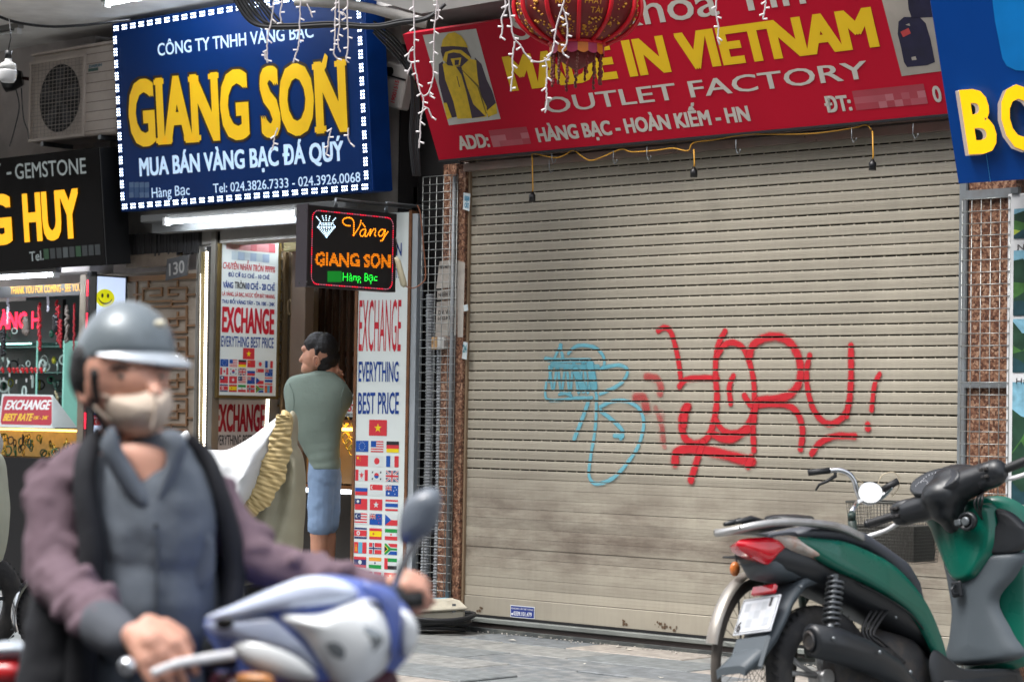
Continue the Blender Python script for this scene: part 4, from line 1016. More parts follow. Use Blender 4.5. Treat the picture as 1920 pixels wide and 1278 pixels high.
for j, row in enumerate(['eu us de', 'cn jp fr', 'ca kr gb', 'ru sg au', 'tw hk th', 'my nz cz', 'kp es ir', 'mn no za', 'la in ae', 'tr dk ch']):
    for i, k in enumerate(row.split()): flag(k, P, (c0, d0, f3)[i], r0_-pt*j-pt*.76, fw, pt*.76, tb)

# ================================================================ canopy lights, beam, fittings
m_tube = mat('fluorescent tube', (235, 244, 255), .4, var=0, emit=34); m_off = mat('unlit tube', (190, 190, 186), .4)
m_fit = mat('lamp fitting', (112, 112, 110), .5, dirt=(120, 116, 110))
def tubelamp(label, a, b, fit=.03, lit=True, group=None, off=V((0, 0, .03))):
    t = thing('tube_lamp', (a+b)/2, label, 'lamp')
    mb = MB(); mb.tube([a, b], .0105, 10); mb.build('tube', m_tube if lit else m_off, t)
    d = (b-a).normalized(); mb = MB(); s = d.cross(ZU).normalized()*.022
    A, B = a+off-d*.03, b+off+d*.03
    mb.loft([[q+s-ZU*.014, q-s-ZU*.014, q-s+ZU*.02, q+s+ZU*.02] for q in (A, B)], smooth=False); mb.build('fitting', m_fit, t)
    mb = MB()
    for q in (a, b): mb.box(q-V((.014, .02, .02)), q+V((.014, .02, .03)))
    mb.build('lamp_holder', m_white, t); return t
a = onZ(200, 8, 3.74); tubelamp('lit fluorescent tube under the canopy at the top, above the blue sign', a, a+V((1.2, 0, 0)))
a = onZ(34, 58, 3.75); tubelamp('unlit tube lamp under the canopy in the top left corner', a-V((1.2, 0, 0)), a, lit=False)
a = onY(312, 417, -.36); b = V((onY(559, 403, -.36).x, -.36, a.z)); tubelamp('long lit tube lamp under the blue sign over the gold shop entrance', a, b, off=V((0, .02, .03)))
a = onY(499, 437, .5); tubelamp('short lit tube inside the gold shop doorway behind the LED sign', a, a+V((.6, 0, 0)))
a = onY(105, 515, -.25); tubelamp('lit tube lamp under the black sign over the gemstone shop', a-V((1.3, 0, 0)), a)
mb = MB(); zb = onY(300, 402, -.28).z
mb.box((onY(268, 402, -.28).x, -.30, zb-.045), (-1.1, -.20, zb), bev=.004); mb.box((onY(268, 402, -.28).x+.02, -.22, zb-.11), (-1.1, -.12, zb-.046))
tag(mb.build('entrance_beam', mat('pale grey beam', (104, 106, 106), .6, dirt=(96, 94, 90), dscale=5)), 'grey sheet metal beam under the blue sign that holds the tube lamp', 'beam')
mb = MB(); x0 = onY(530, 455, .5); mb.box((x0.x, .5, x0.z-.06), (x0.x+.35, .75, x0.z+.07), bev=.01)
tag(mb.build('cream_box', mat('cream plastic', (196, 190, 140), .5)), 'cream plastic box high inside the gold shop doorway', 'box')

# hanging bulb, black cylinder on a bracket, cables on the left wall
t = thing('hanging_bulb', onY(14, 100, -.9), 'white LED bulb hanging from the canopy at the left edge', 'lamp')
c = at(15, 135, 13.2)
mb = MB(); prof = [(.0, -.062), (.036, -.058), (.047, -.04), (.05, .0), (.046, .012)]
mb.loft([[c+V((r*cos(q*pi/8), r*sin(q*pi/8), z)) for q in range(16)] for r, z in [(max(r, .001), z) for r, z in prof]]); mb.build('bulb_globe', mat('frosted globe', (196, 196, 196), .35), t)
mb = MB(); mb.loft([[c+V((r*cos(q*pi/8), r*sin(q*pi/8), z)) for q in range(16)] for r, z in ((.046, .013), (.044, .045), (.02, .06), (.018, .075))]); mb.build('heat_sink', m_white, t)
mb = MB(); mb.tube([c+V((0, 0, .075)), c+V((0, 0, .12))], .02, 10); mb.tube([c+V((0, 0, .12)), c+V((.006, 0, .15)), c+V((.02, 0, .19)), c+V((.0, 0, .3))], .003, 5); mb.build('socket', m_black, t)
t = thing('cylinder', onY(40, 155, -.12), 'black round spotlight on a bracket beside the air conditioner unit', 'cylinder')
c = onY(30, 150, -.22)
mb = MB(); mb.tube([c+V((-.05, -.07, -.02)), c+V((.0, -.03, 0)), c+V((.05, .02, .01))], [.075, .08, .05], 14); mb.build('cylinder_body', m_black, t)
mb = MB(); mb.tube([c+V((.05, .02, .01)), c+V((.12, .08, .0)), c+V((.18, .2, .0))], .012, 6); mb.build('bracket', mat('dark red bracket', (70, 40, 38), .6), t)
def cable(pts, r, label=None, name='cable', M=None, dep=None, n=8, grp=None):
    mb = MB(); mb.tube(catmull([at(x, y, dep) if dep else V(x) for x, y in pts] if dep else pts, n), r, 6)
    o = mb.build(name, M or m_cable)
    if label: tag(o, label, 'cable', grp)
    return o
cable([(-10, 28), (30, 42), (90, 50), (150, 48), (205, 42), (245, 38)], .009, 'thick grey cable sagging across the canopy in the top left', dep=14.6)
cable([(30, 168), (36, 200), (28, 240), (18, 275)], .004, 'thin black cable hanging down beside the air conditioner', dep=15.4)
cable([(40, 165), (44, 220), (52, 245), (54, 262)], .004, 'thin looped cable touching the air conditioner side', dep=15.4)

# ---- air conditioner
YA = -.30
P = facade(YA); a0, b0 = P.uv(57, 268); a1, b1 = P.uv(222, 84); b1 = P.uv(57, 106)[1]
ac = thing('air_conditioner', (a0, YA, b0), 'beige outdoor air conditioner unit mounted high left of the blue sign', 'air conditioner')
P.o = V((0, YA, 0)); m_ac = mat('beige unit casing', (200, 188, 178), .55, dirt=(120, 104, 94), dscale=3)
mb = MB(); mb.pbox(P, a0, b0, -.28, a1, b1, 0, .012); mb.build('casing', m_ac, ac)
mb = MB(); mb.pbox(P, a0-.005, b1+.001, -.29, a1+.003, b1+.018, .01, .004); mb.build('top_plate', m_ac, ac)
g0, h1 = P.uv(62, 122); g1, _ = P.uv(154, 115); h0 = P.uv(62, 261)[1]
gx, gz, gr = (g0+g1)/2+.04, (h0+h1)/2+.0, (h1-h0)*.45
mb = MB(); mb.disc(P, gx, gz, gr, .002, 32); mb.build('fan_opening', mat('fan dark', (34, 33, 36), .7), ac)
mb = MB()
for k in range(5):
    q = k*2*pi/5; mb.flat(P, [(gx+.02*cos(q), gz+.02*sin(q)), (gx+gr*.9*cos(q), gz+gr*.9*sin(q)), (gx+gr*.93*cos(q+.45), gz+gr*.93*sin(q+.45)), (gx+gr*.5*cos(q+.7), gz+gr*.5*sin(q+.7))], .006)
mb.disc(P, gx, gz, gr*.2, .01, 16); mb.build('fan', mat('fan grey', (58, 58, 62), .6), ac)
mb = MB()
n = 20
for k in range(n+1): z = h0+(h1-h0)*k/n; mb.tube([P.p(g0, z, .012), P.p(g1+.03, z, .012)], .0016 if k % 3 else .003, 4)
for k in range(15): x = g0+(g1+.03-g0)*k/14; mb.tube([P.p(x, h0, .014), P.p(x, h1, .014)], .0016, 4)
mb.build('fan_grille', mat('grille wire', (150, 142, 134), .5), ac)
mb = MB()
for q in ((g0-.02, h0-.02, g1+.05, h0), (g0-.02, h1, g1+.05, h1+.02), (g0-.02, h0+.001, g0, h1-.001), (g1+.03, h0+.001, g1+.05, h1-.001)): mb.pbox(P, *q[:2], 0, *q[2:], .016)
mb.build('grille_frame', m_ac, ac)
mb = MB()
for k in range(9): z = b0+.03+(b1-b0-.05)*k/8.5; mb.pbox(P, g1+.055, z, .0, a1-.01, z+.004, .0015)
mb.build('panel_groove', mat('groove shade', (112, 100, 92), .7), ac)
mb = MB(); mb.text(P, 'DAIKIN', (167, 128), (191, 124), (167, 122.5), .002, .03); 
mb.build('badge', mat('badge teal', (50, 110, 130), .5), ac)
mb = MB(); a, b = P.uv(166, 134.5); mb.rect(P, a, b-.002, a+.11, b+.018, .002); mb.build('badge_strip', mat('badge strip', (60, 90, 84), .5), ac)
mb = MB()
for x in (a0+.12, a1-.2): mb.box((x, YA, b0-.03), (x+.03, -.0, b0-.001))
mb.build('wall_bracket', m_steel, ac)

# ---- white meter box with red hotline number
P = facade(-.10); cx, cz = P.uv(737, 160)
rt = radians(-16); P = Plane(P.p(cx, cz), (cos(rt), 0, sin(rt)), (-sin(rt), 0, cos(rt)))
t = thing('meter_box', P.o, 'tilted white box with a red hotline number between the blue and red signs', 'box')
mb = MB(); mb.pbox(P, -.1, -.13, -.08, .1, .13, 0, .01); mb.build('box_body', mat('off white box', (184, 180, 174), .5, dirt=(120, 116, 110)), t)
mb = MB(); mb.pbox(P, -.1, .045, .001, .1, .055, .006); mb.build('lid_edge', m_black, t)
mb = MB(); 
for k in range(12): mb.disc(P, -.045, .075, .026-k*.0001, .001+k*.002, 14)
mb.build('knob', m_black, t)
P9 = Plane(P.o, P.v, -P.u)
mb = MB(); mb.text_uv(P9, '19001515', -.1, -.045, .035, -.045, .035, .001, .02); mb.build('red_number', m_tr, t)

# ================================================================ canopy edge, cable bundle, string lights
mb = MB()
pts = [(552, 4), (600, 6), (650, 8), (700, 17), (740, 27), (775, 38), (800, 44)]
mb.tube([at(x, y, 12.6) for x, y in catmull_list(pts)] if False else [at(x, y, 12.6) for x, y in pts], [.02, .024, .027, .027, .03, .032, .03], 10)
tag(mb.build('canvas_roll', mat('rolled canvas', (176, 172, 166), .85, bump=.4, dirt=(130, 126, 120))), 'rolled pale canvas awning hanging at the top between the signs', 'awning')
mb = MB(); mb.loft([[at(x, y, d) for x, y, d in ((560, -40, 12.5), (790, 26, 12.6), (980, -6, 12.6), (1000, -90, 12.5))], [at(x, y, d) for x, y, d in ((560, -40, 13.2), (790, 18, 13.2), (980, -16, 13.2), (1000, -90, 13.2))]], smooth=False)
tag(mb.build('awning_sheet', mat('pale awning sheet', (222, 220, 214), .8)), 'pale sheet of the folded awning at the top above the red sign', 'awning')
BN = 'black cables bundled between the signs'
rb = random.Random(5)
for k in range(9):
    d = rb.uniform(-4, 4); cable([(432+k*5, -20), (450+k*7, 18), (480+k*6, 46+d), (540, 50+d), (620, 46+d), (700, 50+d*.8), (750, 42+d), (800, 34+d*.5), (835, 8)], rb.uniform(.005, .010), 'black cable in the sagging bundle in front of the blue sign top', dep=12.3+k*.02, grp=BN)
for k in range(5):
    cable([(700, 40+k*5), (740, 70+k*8), (765, 110+k*6), (772+k*3, 180), (768+k*4, 260), (775+k*3, 330)], rb.uniform(.004, .008), 'black cable hanging down the dark gap between the signs', dep=12.9+k*.02, grp='black cables hanging in the gap')
m_ww = mat('white wire', (200, 192, 192), .5); m_bulb = mat('milky bulb', (232, 226, 226), .3, emit=.1)
def lights(label, strands, dep, step=17):
    t = thing('string_light', at(*strands[0][0], dep), label, 'string light', 'icicle light strings hanging from the canopy')
    mb = MB(); bl = []
    for st in strands:
        P_ = catmull([at(x+rb.uniform(-1, 1), y, dep) for x, y in st], 8)
        mb.tube([p+CR*rb.uniform(-.002, .002) for p in P_], .0042, 5); bl.append(P_)
    mb.build('wire', m_ww, t)
    acc = 0; side = 1
    for P_ in bl:
        for a, b in zip(P_, P_[1:]):
            acc += (b-a).length
            if acc > step/360:
                acc = 0; side = -side; m2 = MB(); e = b+CR*side*.022+ZU*rb.uniform(-.02, .004)
                m2.tube([b, e], [.0035, .0048], 5); m2.build('bulb', m_bulb, t)
    return t
lights('white icicle string over the first letters of the blue sign', [[(515, -10), (510, 30), (503, 70), (502, 100), (501, 118)], [(501, 118), (498, 98), (496, 110)]], 11.8)
lights('icicle string left of the large S of the blue sign', [[(563, -8), (562, 40), (561, 80), (556, 100), (550, 118)], [(532, -8), (526, 20), (527, 45)], [(575, 8), (582, 22), (585, 33)]], 11.8)
lights('pair of icicle strings over the end of the blue sign', [[(630, -8), (628, 40), (628, 80), (627, 100), (632, 110)], [(652, -8), (652, 40), (652, 85), (650, 110), (654, 118)], [(635, -5), (637, 45), (634, 80), (637, 98)], [(634, 22), (646, 26), (648, 34)]], 11.8)
lights('icicle string hanging below the large letters of the blue sign', [[(520, 240), (516, 256), (512, 272), (509, 282)], [(621, 240), (616, 260), (614, 278), (612, 290)], [(653, 240), (653, 258), (656, 268)]], 11.8, 14)
lights('long looped icicle string left of the red sign', [[(775, -10), (778, 60), (778, 110), (782, 150), (788, 172), (795, 180), (805, 172), (812, 140), (813, 90), (815, 40), (822, -8)],
       [(794, 180), (794, 200), (788, 225), (788, 250), (786, 278)], [(794, 200), (803, 205), (810, 222)], [(776, 88), (768, 96), (766, 112), (772, 120), (764, 140)], [(815, 40), (822, 30), (820, 0)], [(805, 172), (808, 182)]], 11.6)
lights('icicle string looping past the left side of the red lantern', [[(945, -10), (948, 14), (940, 35), (942, 55), (938, 72)], [(952, -10), (958, 30), (962, 68), (975, 85), (988, 106), (1003, 116), (1022, 113), (1035, 95), (1042, 55), (1055, 10), (1060, -10)],
       [(966, 78), (962, 110), (962, 140), (958, 172)], [(1022, 108), (1026, 130), (1024, 160), (1025, 190), (1022, 212)], [(1054, 12), (1062, 40), (1062, 80), (1055, 95), (1060, 104)]], 10.9)
lights('short icicle string in front of the Khoa lettering of the red sign', [[(1344, -10), (1343, 20), (1347, 50), (1345, 70), (1350, 84)]], 11.2)
lights('very short icicle tip right of centre at the top of the red sign', [[(1437, -10), (1435, 12), (1430, 36)]], 11.2, 9)

# bare lamp holders on a yellow flex below the red sign
m_yel = mat('yellow flex', (206, 150, 40), .5)
fl = [(997, 292), (1003, 288), (1040, 296), (1060, 290), (1075, 282), (1095, 296), (1110, 301), (1135, 292), (1165, 280), (1185, 285), (1230, 282), (1262, 278), (1290, 283), (1300, 268), (1340, 262), (1400, 252), (1460, 252), (1530, 250), (1600, 240), (1624, 234), (1634, 244)]
cable([onY(x, y, -.13) for x, y in fl], .0035, 'yellow flex looped along the lintel below the red sign', 'cable', m_yel, n=4)
for x, y0, y1, lb in ((998, 292, 368, 'leftmost black lamp holder hanging before the shutter'), (1301, 280, 322, 'middle black lamp holder hanging before the shutter'), (1636, 246, 308, 'rightmost black lamp holder hanging before the shutter')):
    t = thing('lamp_holder', onY(x, y1, -.13), lb, 'lamp holder', 'bare lamp holders under the red sign')
    p = onY(x, y0, -.13); q = onY(x, y1, -.13)
    mb = MB(); mb.tube([p, q+V((.004, 0, .04)), q+V((0, 0, .02))], .004, 6); mb.build('flex', m_yel, t)
    mb = MB(); mb.tube([q+V((0, 0, .025)), q+V((0, 0, .012)), q+V((0, 0, .008)), q+V((0, 0, -.03))], [.008, .013, .019, .019], 10); mb.build('socket', m_black, t)
mb = MB()
for x, y in ((1030, 300), (1035, 282), (1150, 283), (1213, 275), (1380, 262), (1597, 240), (1712, 232)):
    p = onY(x, y, -.14); mb.tube([p, p-V((0, 0, .05)), p+V((.012, 0, -.075)), p+V((.026, 0, -.065)), p+V((.03, 0, -.05))], .0022, 5)
struct(mb.build('wire_hooks', m_steel), 'stuff')

# ================================================================ red lantern
lc = at(1083, 12, 11.2); Rm = .305; Rz = .20
ln = thing('lantern', lc, 'round red silk lantern with gold lettering hanging in front of the red sign', 'lantern')
m_silk = mat('dark red silk', (104, 26, 26), .55, var=.2, scale=10, emit=.03); m_rib = mat('bright red rib', (205, 14, 34), .45); m_gold = mat('gold print', (210, 150, 40), .4)
mb = MB(); N = 12; rings = []
ph0 = math.atan2(-F0.y, -F0.x)
prf = [(sqrt(max(0, 1-(z)**2)), z) for z in [-.91+1.82*k/14 for k in range(15)]]
def lp(r, z, q, k=1.0): return lc+V((r*Rm*cos(q)*k, r*Rm*sin(q)*k, z*Rz))
for r, z in prf:
    ring = []
    for k in range(N*6):
        q = ph0+2*pi*k/(N*6); s = abs(sin(q*0+pi*(k % 6)/6)); ring.append(lp(r, z, q, 1-.06+.06*(1-s)*0+.0))
    rings.append(ring)
mb.loft(rings); mb.build('silk_body', m_silk, ln)
for k in range(N):
    q = ph0+2*pi*k/N; mb = MB(); mb.tube([lp(r, z, q, 1.0) for r, z in prf], .011, 6); mb.build('rib', m_rib, ln)
mb = MB(); mb.loft([[lc+V((r*cos(ph0+q*pi/16), r*sin(ph0+q*pi/16), z)) for q in range(32)] for r, z in ((.135, -.175), (.142, -.182), (.135, -.19))]); mb.build('rim_ring', m_rib, ln)
mb = MB(); i_ = 0
for k in range(16):
    mb.k = k % 2
    for j in range(4):
        q0 = ph0+2*pi*(k+j/4)/16; q1 = ph0+2*pi*(k+(j+1)/4)/16
        d0 = .042+.01*sin(pi*j/4); d1 = .042+.01*sin(pi*(j+1)/4); r = .13
        mb.quad(lc+V((r*cos(q0), r*sin(q0), -.188)), lc+V((r*cos(q1), r*sin(q1), -.188)), lc+V((r*1.02*cos(q1), r*1.02*sin(q1), -.188-d1)), lc+V((r*1.02*cos(q0), r*1.02*sin(q0), -.188-d0)))
mb.build('scalloped_band', [mat('orange silk', (222, 122, 20), .5), mat('pink silk', (176, 50, 90), .5)], ln)
mb = MB(); mb.loft([[lc+V((r*cos(q*pi/10), r*sin(q*pi/10), z)) for q in range(20)] for r, z in ((.10, -.19), (.085, -.26), (.02, -.30))]); mb.build('inner_cup', m_silk, ln)
for k in range(16):
    q = ph0+2*pi*k/16; r = .118; mb = MB(); z = -.235; L = rb.uniform(.10, .16)
    while z > -.235-L:
        s = rb.uniform(.004, .009); mb.ellip(lc+V((r*cos(q)+rb.uniform(-.004, .004), r*sin(q), z)), s, s, s*1.4, nu=6, nv=4); z -= s*2
    mb.build('bead_tassel', m_silk if k % 2 else mat('bronze bead', (110, 52, 40), .4), ln)
def lpl(k): # plane tangent to the lantern at rib gap k, for print
    q = ph0+2*pi*(k+.5)/N; n = V((cos(q), sin(q), 0)); u = V((-sin(q), cos(q), 0)); return Plane(lc+n*Rm*.955, u, ZU)
def ltext(k, t, z, h, w, x=0):
    Pq = lpl(k); mb = MB(); mb.text_uv(Pq, t, x-w/2, z, x+w/2, z, h, .0, .0)
    # bend on to the silk
    for i, p in enumerate(mb.v):
        d = p-lc; zz = max(-.9, min(.9, d.z/Rz)); q = atan2(d.y, d.x); r = sqrt(1-zz*zz); mb.v[i] = lp(r, d.z/Rz, q, .955)
    mb.build('gold_lettering', m_gold, ln)
ltext(-1, 'NHƯ', -.035, .024, .075); ltext(-1, 'Ý', -.075, .024, .022, .012); ltext(0, 'PHÁT', -.035, .024, .088, -.006); ltext(0, 'TÀI', -.075, .024, .062, .012); ltext(0, 'HỶ', .008, .022, .055, .02); ltext(-1, 'TỶ', .008, .022, .055, .02)
mb = MB()
for k in range(N):
    for j in range(34):
        q = ph0+2*pi*(k+.5+rb.uniform(-.33, .33))/N; z = rb.uniform(-.84, -.45) if k in (0, N-1) else rb.uniform(-.85, .7)
        r = sqrt(1-z*z); s = rb.uniform(.003, .009); c = lp(r, z, q, .957); mb.ellip(c, s, s, s*.8, nu=6, nv=3)
mb.build('gold_flowers', m_gold, ln)
mb = MB(); mb.tube([lc+V((0, 0, .18)), lc+V((0, 0, .6))], .005, 5); mb.build('hanging_cord', m_rib, ln)

# ================================================================ poster board at the right edge
P = facade(-.07); a0, b1 = P.uv(1890, 364); _, b0 = P.uv(1889, 975)
pb = thing('poster_board', (a0, -.07, b0), 'white framed tour board with green landscape photos at the right edge', 'poster')
mb = MB(); mb.pbox(P, a0, b0, -.03, a0+1.4, b1, 0, .003); mb.build('board_face', mat('white poster board', (206, 208, 210), .5), pb)
PC = [mat(n, c, .45, var=.35, scale=22) for n, c in (('print sky', (120, 170, 190)), ('print green dark', (28, 62, 44)), ('print green', (62, 108, 50)), ('print yellow green', (150, 168, 60)), ('print water', (24, 62, 70)), ('print yellow', (230, 214, 50)))]
for yt, yb, kind, cap in ((392, 448, 0, 'No'), (470, 592, 1, None), (598, 698, 2, 'H'), (716, 944, 3, 'Ninh')):
    x0, bt = P.uv(1898+(0 if yt < 500 else -1), yt); x0 = a0+.035; _, bb = P.uv(1899, yb); mb = MB(); w = 1.3; h = bt-bb
    mb.k = 0; mb.rect(P, x0, bb, x0+w, bt, .002)
    r2 = random.Random(yt); n = 26
    for lv, kk, base in ((0, 1, .8), (1, 2, .55), (2, 3 if kind == 0 else 1, .35), (3, 4, .15)):
        top = [(x0+w*i/n, bb+h*(base+.12*sin(i*1.3+lv*2+kind)+r2.uniform(-.06, .06))) for i in range(n+1)]
        for i in range(n): mb.k = kk; mb.flat(P, [(top[i][0], bb), (top[i+1][0], bb), top[i+1], top[i]], .0025+lv*.0003)
    if kind == 3: mb.k = 5; mb.flat(P, [(x0, bb+h*.32), (x0+.06, bb+h*.32), (x0+.07, bb+h*.38), (x0+.03, bb+h*.36)], .0045)
    mb.build('landscape_photo', PC, pb)
    if cap:
        mb = MB(); mb.text_uv(P, {'No': 'Núi non', 'H': 'Hạ Long', 'Ninh': 'Ninh Bình'}[cap], x0+.02, bb-.055, x0+.2, bb-.055, .028, .002, .0); mb.build('caption', m_ink, pb)
mb = MB(); mb.pbox(P, a0+.02, b1-.0, -.02, a0+.06, b1+.03, .01); mb.build('hanger_plate', m_steel, pb)
# ================================================================ gold shop doorway
m_gate = mat('tan painted gate', (120, 98, 68), .6, dirt=(84, 66, 46), dscale=6); m_fold = mat('brown folding bar', (74, 54, 42), .5, .2, dirt=(40, 30, 26), dscale=8)
gt = thing('ornamental_gate', onY(540, 1000, .6), 'tan metal gate with a key-pattern lattice inside the gold shop doorway', 'gate')
x0 = onY(516, 600, .6).x; x1 = onY(562, 600, .6).x
mb = MB(); mb.box((x0-.15, .61, .02), (x1, .625, 2.3)); mb.build('gate_sheet', mat('gate backing', (78, 64, 48), .7), gt)
mb = MB()
for x in (x0-.02, x0+.09, x1-.07): mb.box((x, .575, .02), (x+.03, .609, 2.3), bev=.003)
mb.build('gate_stile', m_gate, gt)
mb = MB()
for k in range(16):
    z = .15+k*.14
    mb.box((x0+.012, .585, z), (x0+.088, .608, z+.014)); mb.box((x0+.04, .587, z+.0141), (x0+.054, .608, z+.08)); mb.box((x0+.055, .588, z+.06), (x0+.088, .606, z+.074))
mb.build('gate_lattice', m_gate, gt)
mb = MB(); mb.tube(catmull([(x1-.055+.02*cos(q), .56, 1.93+.05*sin(q)) for q in [k*pi/5 for k in range(10)]], 2, True), .007, 6, closed=True); mb.build('gate_handle', m_gate, gt)
mb = MB(); xj = onY(545, 600, .3).x; mb.box((x1+.0, .52, 0), (x1+.14, .6, 2.45), bev=.004)
tag(mb.build('door_jamb', mat('brown grey jamb', (106, 90, 76), .6)), 'brown grey door jamb between the lattice gate and the folding grille', 'door jamb')
fg = thing('folding_gate', onY(610, 1000, .95), 'dark brown folding metal gate behind the man in the gold shop', 'gate')
for k in range(8):
    p = onY(572+k*13.5, 700, .95); mb = MB(); mb.box((p.x, .93, .02), (p.x+.03, .96, 2.4)); mb.build('folding_bar', m_fold, fg)
mb = MB()
for k in range(7):
    a, b = onY(578+k*13.5, 700, .95), onY(578+(k+1)*13.5, 700, .95)
    for z in (.3, .9, 1.5, 2.1): mb.tube([(a.x, .97, z), (b.x, .97, z+.15)], .006, 4); mb.tube([(a.x, .975, z+.15), (b.x, .975, z)], .006, 4)
mb.build('folding_lattice', m_fold, fg)
# glass counter right of the man
ct = thing('glass_counter', (-1.6, .3, 0), 'dark glass display counter lit gold inside, behind the man', 'counter')
m_dglass = mat('dark counter glass', (44, 38, 32), .15, var=.2, spec=.6); m_brass = mat('brass edge', (150, 100, 60), .35, .6)
mb = MB(); mb.box((-2.3, .32, .05), (-1.2, .8, .72)); mb.build('counter_base', m_dglass, ct)
mb = MB(); mb.box((-2.3, .30, .755), (-1.2, .33, .775)); mb.box((-2.3, .30, 1.17), (-1.2, .33, 1.19)); mb.build('counter_trim', m_brass, ct)
mb = MB(); mb.box((-2.3, .31, .724), (-1.2, .34, .75)); mb.build('light_strip', mat('cool strip light', (220, 230, 240), .4, emit=2.5), ct)
mb = MB(); mb.box((-2.3, .5, .78), (-1.2, .52, 1.165)); mb.build('display_back', mat('golden display glow', (120, 88, 46), .5, emit=.12), ct)  # golden light inside the counter put into this panel's colour and emission
mb = MB(); mb.box((-2.3, .36, 1.12), (-1.2, .40, 1.14)); mb.build('warm_strip', mat('gold strip light', (255, 190, 90), .4, emit=3), ct)
for k in range(6):
    c = onY(650+k % 3*6-2, 818+k*11-30, .42); mb = MB(); mb.tube([c+V((.03*cos(q), 0, .035*sin(q))) for q in [i*pi/8 for i in range(16)]], .006, 5, closed=True); mb.build('gold_bangle', mat('gold metal', (220, 190, 90), .25, .8), ct)
P = Plane(onY(628, 780, .26), (1, 0, 0), (0, .25, 1)); mb = MB(); px_poly(mb, P, [(636, 779), (668, 782), (672, 738), (648, 740)], 0); mb.k = 1; mb.text(P, 'BEST', (640, 770), (667, 771), (640, 757), .002, .05, shear=.2); mb.k = 2; mb.text(P, 'MUA BÁN VÀNG', (640, 779), (668, 780), (640, 773), .002, .02)
tag(mb.build('price_card', [m_board, m_tr, m_ink]), 'small white card with red letters standing on the glass counter', 'sign')
# cable plug hanging by the LED sign
t = thing('cable_plug', at(748, 495, 13.6), 'cream inline plug and brown flex hanging beside the tall white board', 'cable')
mb = MB(); mb.tube([at(742, 482, 13.6), at(746, 490, 13.6), at(757, 533, 13.6), at(760, 537, 13.6)], [.01, .016, .02, .012], 8); mb.build('plug', mat('cream plug', (206, 198, 170), .5), t)
mb = MB(); mb.tube(catmull([at(x, y, 13.6) for x, y in ((760, 536), (775, 540), (792, 530), (798, 515), (794, 460), (788, 400), (782, 385))], 6), .004, 5); mb.build('flex', mat('brown flex', (140, 90, 66), .5), t)
mb = MB(); mb.tube([at(x, y, 13.6) for x, y in ((742, 445), (745, 462), (741, 482))], .004, 5); mb.build('flex', m_cable, t)

# ---- jamb with LED strips left of the gold shop
m_jamb = mat('grey steel jamb', (120, 116, 108), .4, .3, dirt=(80, 70, 60)); m_gilt = mat('dull gilt strip', (150, 134, 92), .4, .5)
P = facade(-.03)
jb = thing('door_jamb', onY(385, 1000, -.03), 'steel and gilt door jamb with LED strips left of the exchange boards', 'door jamb')
mb = MB()
for xl, xr, y0, y1 in ((371, 376, 462, 1100), (397, 405, 435, 1100)):
    b1 = P.uv(xl, y0)[1]; a0 = P.uv(xl, 500)[0]; a1 = P.uv(xr, 500)[0]; mb.pbox(P, a0, .02, -.05, a1, b1, .01, .002)
mb.build('jamb_post', m_jamb, jb)
mb = MB(); a0, b1 = P.uv(376.5, 472); a1, _ = P.uv(387, 472); mb.pbox(P, a0, .02, -.05, a1, b1, -.005); mb.build('gilt_strip', m_gilt, jb)
mb = MB(); a0, _ = P.uv(387.5, 472); a1, _ = P.uv(396, 472); mb.pbox(P, a0, .02, -.05, a1, 2.3, -.0); mb.build('dark_strip', m_dark, jb)
ledstrip('led_strip', 'long vertical strip of bright white LEDs on the gold shop door jamb', P, (389, 474), (383.5, 835), 62, m_warm, .0085, True, False)
ledstrip('led_strip', 'fine dotted LED strip beside the long bright one on the door jamb', P, (377.5, 515), (374.5, 835), 70, m_warm, .0035, False, False)

# ---- ornamental door of number 130
dr = thing('fretwork_door', onY(300, 1000, .05), 'tan door with bronze geometric fretwork below the number 130', 'door')
P = facade(.03); xa0 = P.uv(233, 600)[0]; xa1 = P.uv(372, 600)[0]
mb = MB(); mb.pbox(P, xa0-.4, .02, -.03, xa1, 2.16, -.012); mb.build('door_sheet', mat('dusty tan sheet', (164, 150, 134), .75, dirt=(96, 82, 70), dscale=3), dr)
m_fret = mat('bronze fret', (134, 98, 64), .5, .2)
def fret(pts):
    mb = MB(); Q = [P.uv(x/3.55, 500+y/3.55) for x, y in pts]
    for (a, b), (c, d) in zip(Q, Q[1:]):
        w = .0065
        if abs(a-c) > abs(b-d): mb.pbox(P, min(a, c)-w, (b+d)/2-w, -.010, max(a, c)+w, (b+d)/2+w, .004)
        else: mb.pbox(P, (a+c)/2-w, min(b, d)-w, -.010, (a+c)/2+w, max(b, d)+w, .0035)
    return mb
base = [[(985, 100), (985, 145), (950, 145), (950, 230), (1140, 230), (1140, 265), (1010, 265), (1010, 300)], [(950, 185), (890, 185)], [(985, 145), (1075, 145), (1075, 190), (1000, 190)],
        [(1180, 100), (1180, 140), (1120, 140), (1120, 185), (1180, 185)], [(1180, 140), (1240, 140), (1240, 230), (1140, 230)], [(1240, 185), (1300, 185)], [(1140, 265), (1240, 265), (1240, 335), (1180, 335), (1180, 380)]]
k_ = 0
for row in range(7):
    for pl_ in base:
        o = fret([(x, y+row*205 if row % 2 == 0 else y+row*205) for x, y in pl_]).build('fret_bar', m_fret, dr)
for x in (890, 1300):
    mb = fret([(x, 95), (x, 1800)]); mb.build('fret_upright', m_fret, dr)
mb = MB(); mb.pbox(P, xa0-.4, 2.10, -.01, xa1, 2.135, .01); mb.build('door_rail', m_fret, dr)
P = facade(-.05)
mb = MB(); a0, b1 = P.uv(232, 440); a1, b0 = P.uv(372, 470)
n = 40
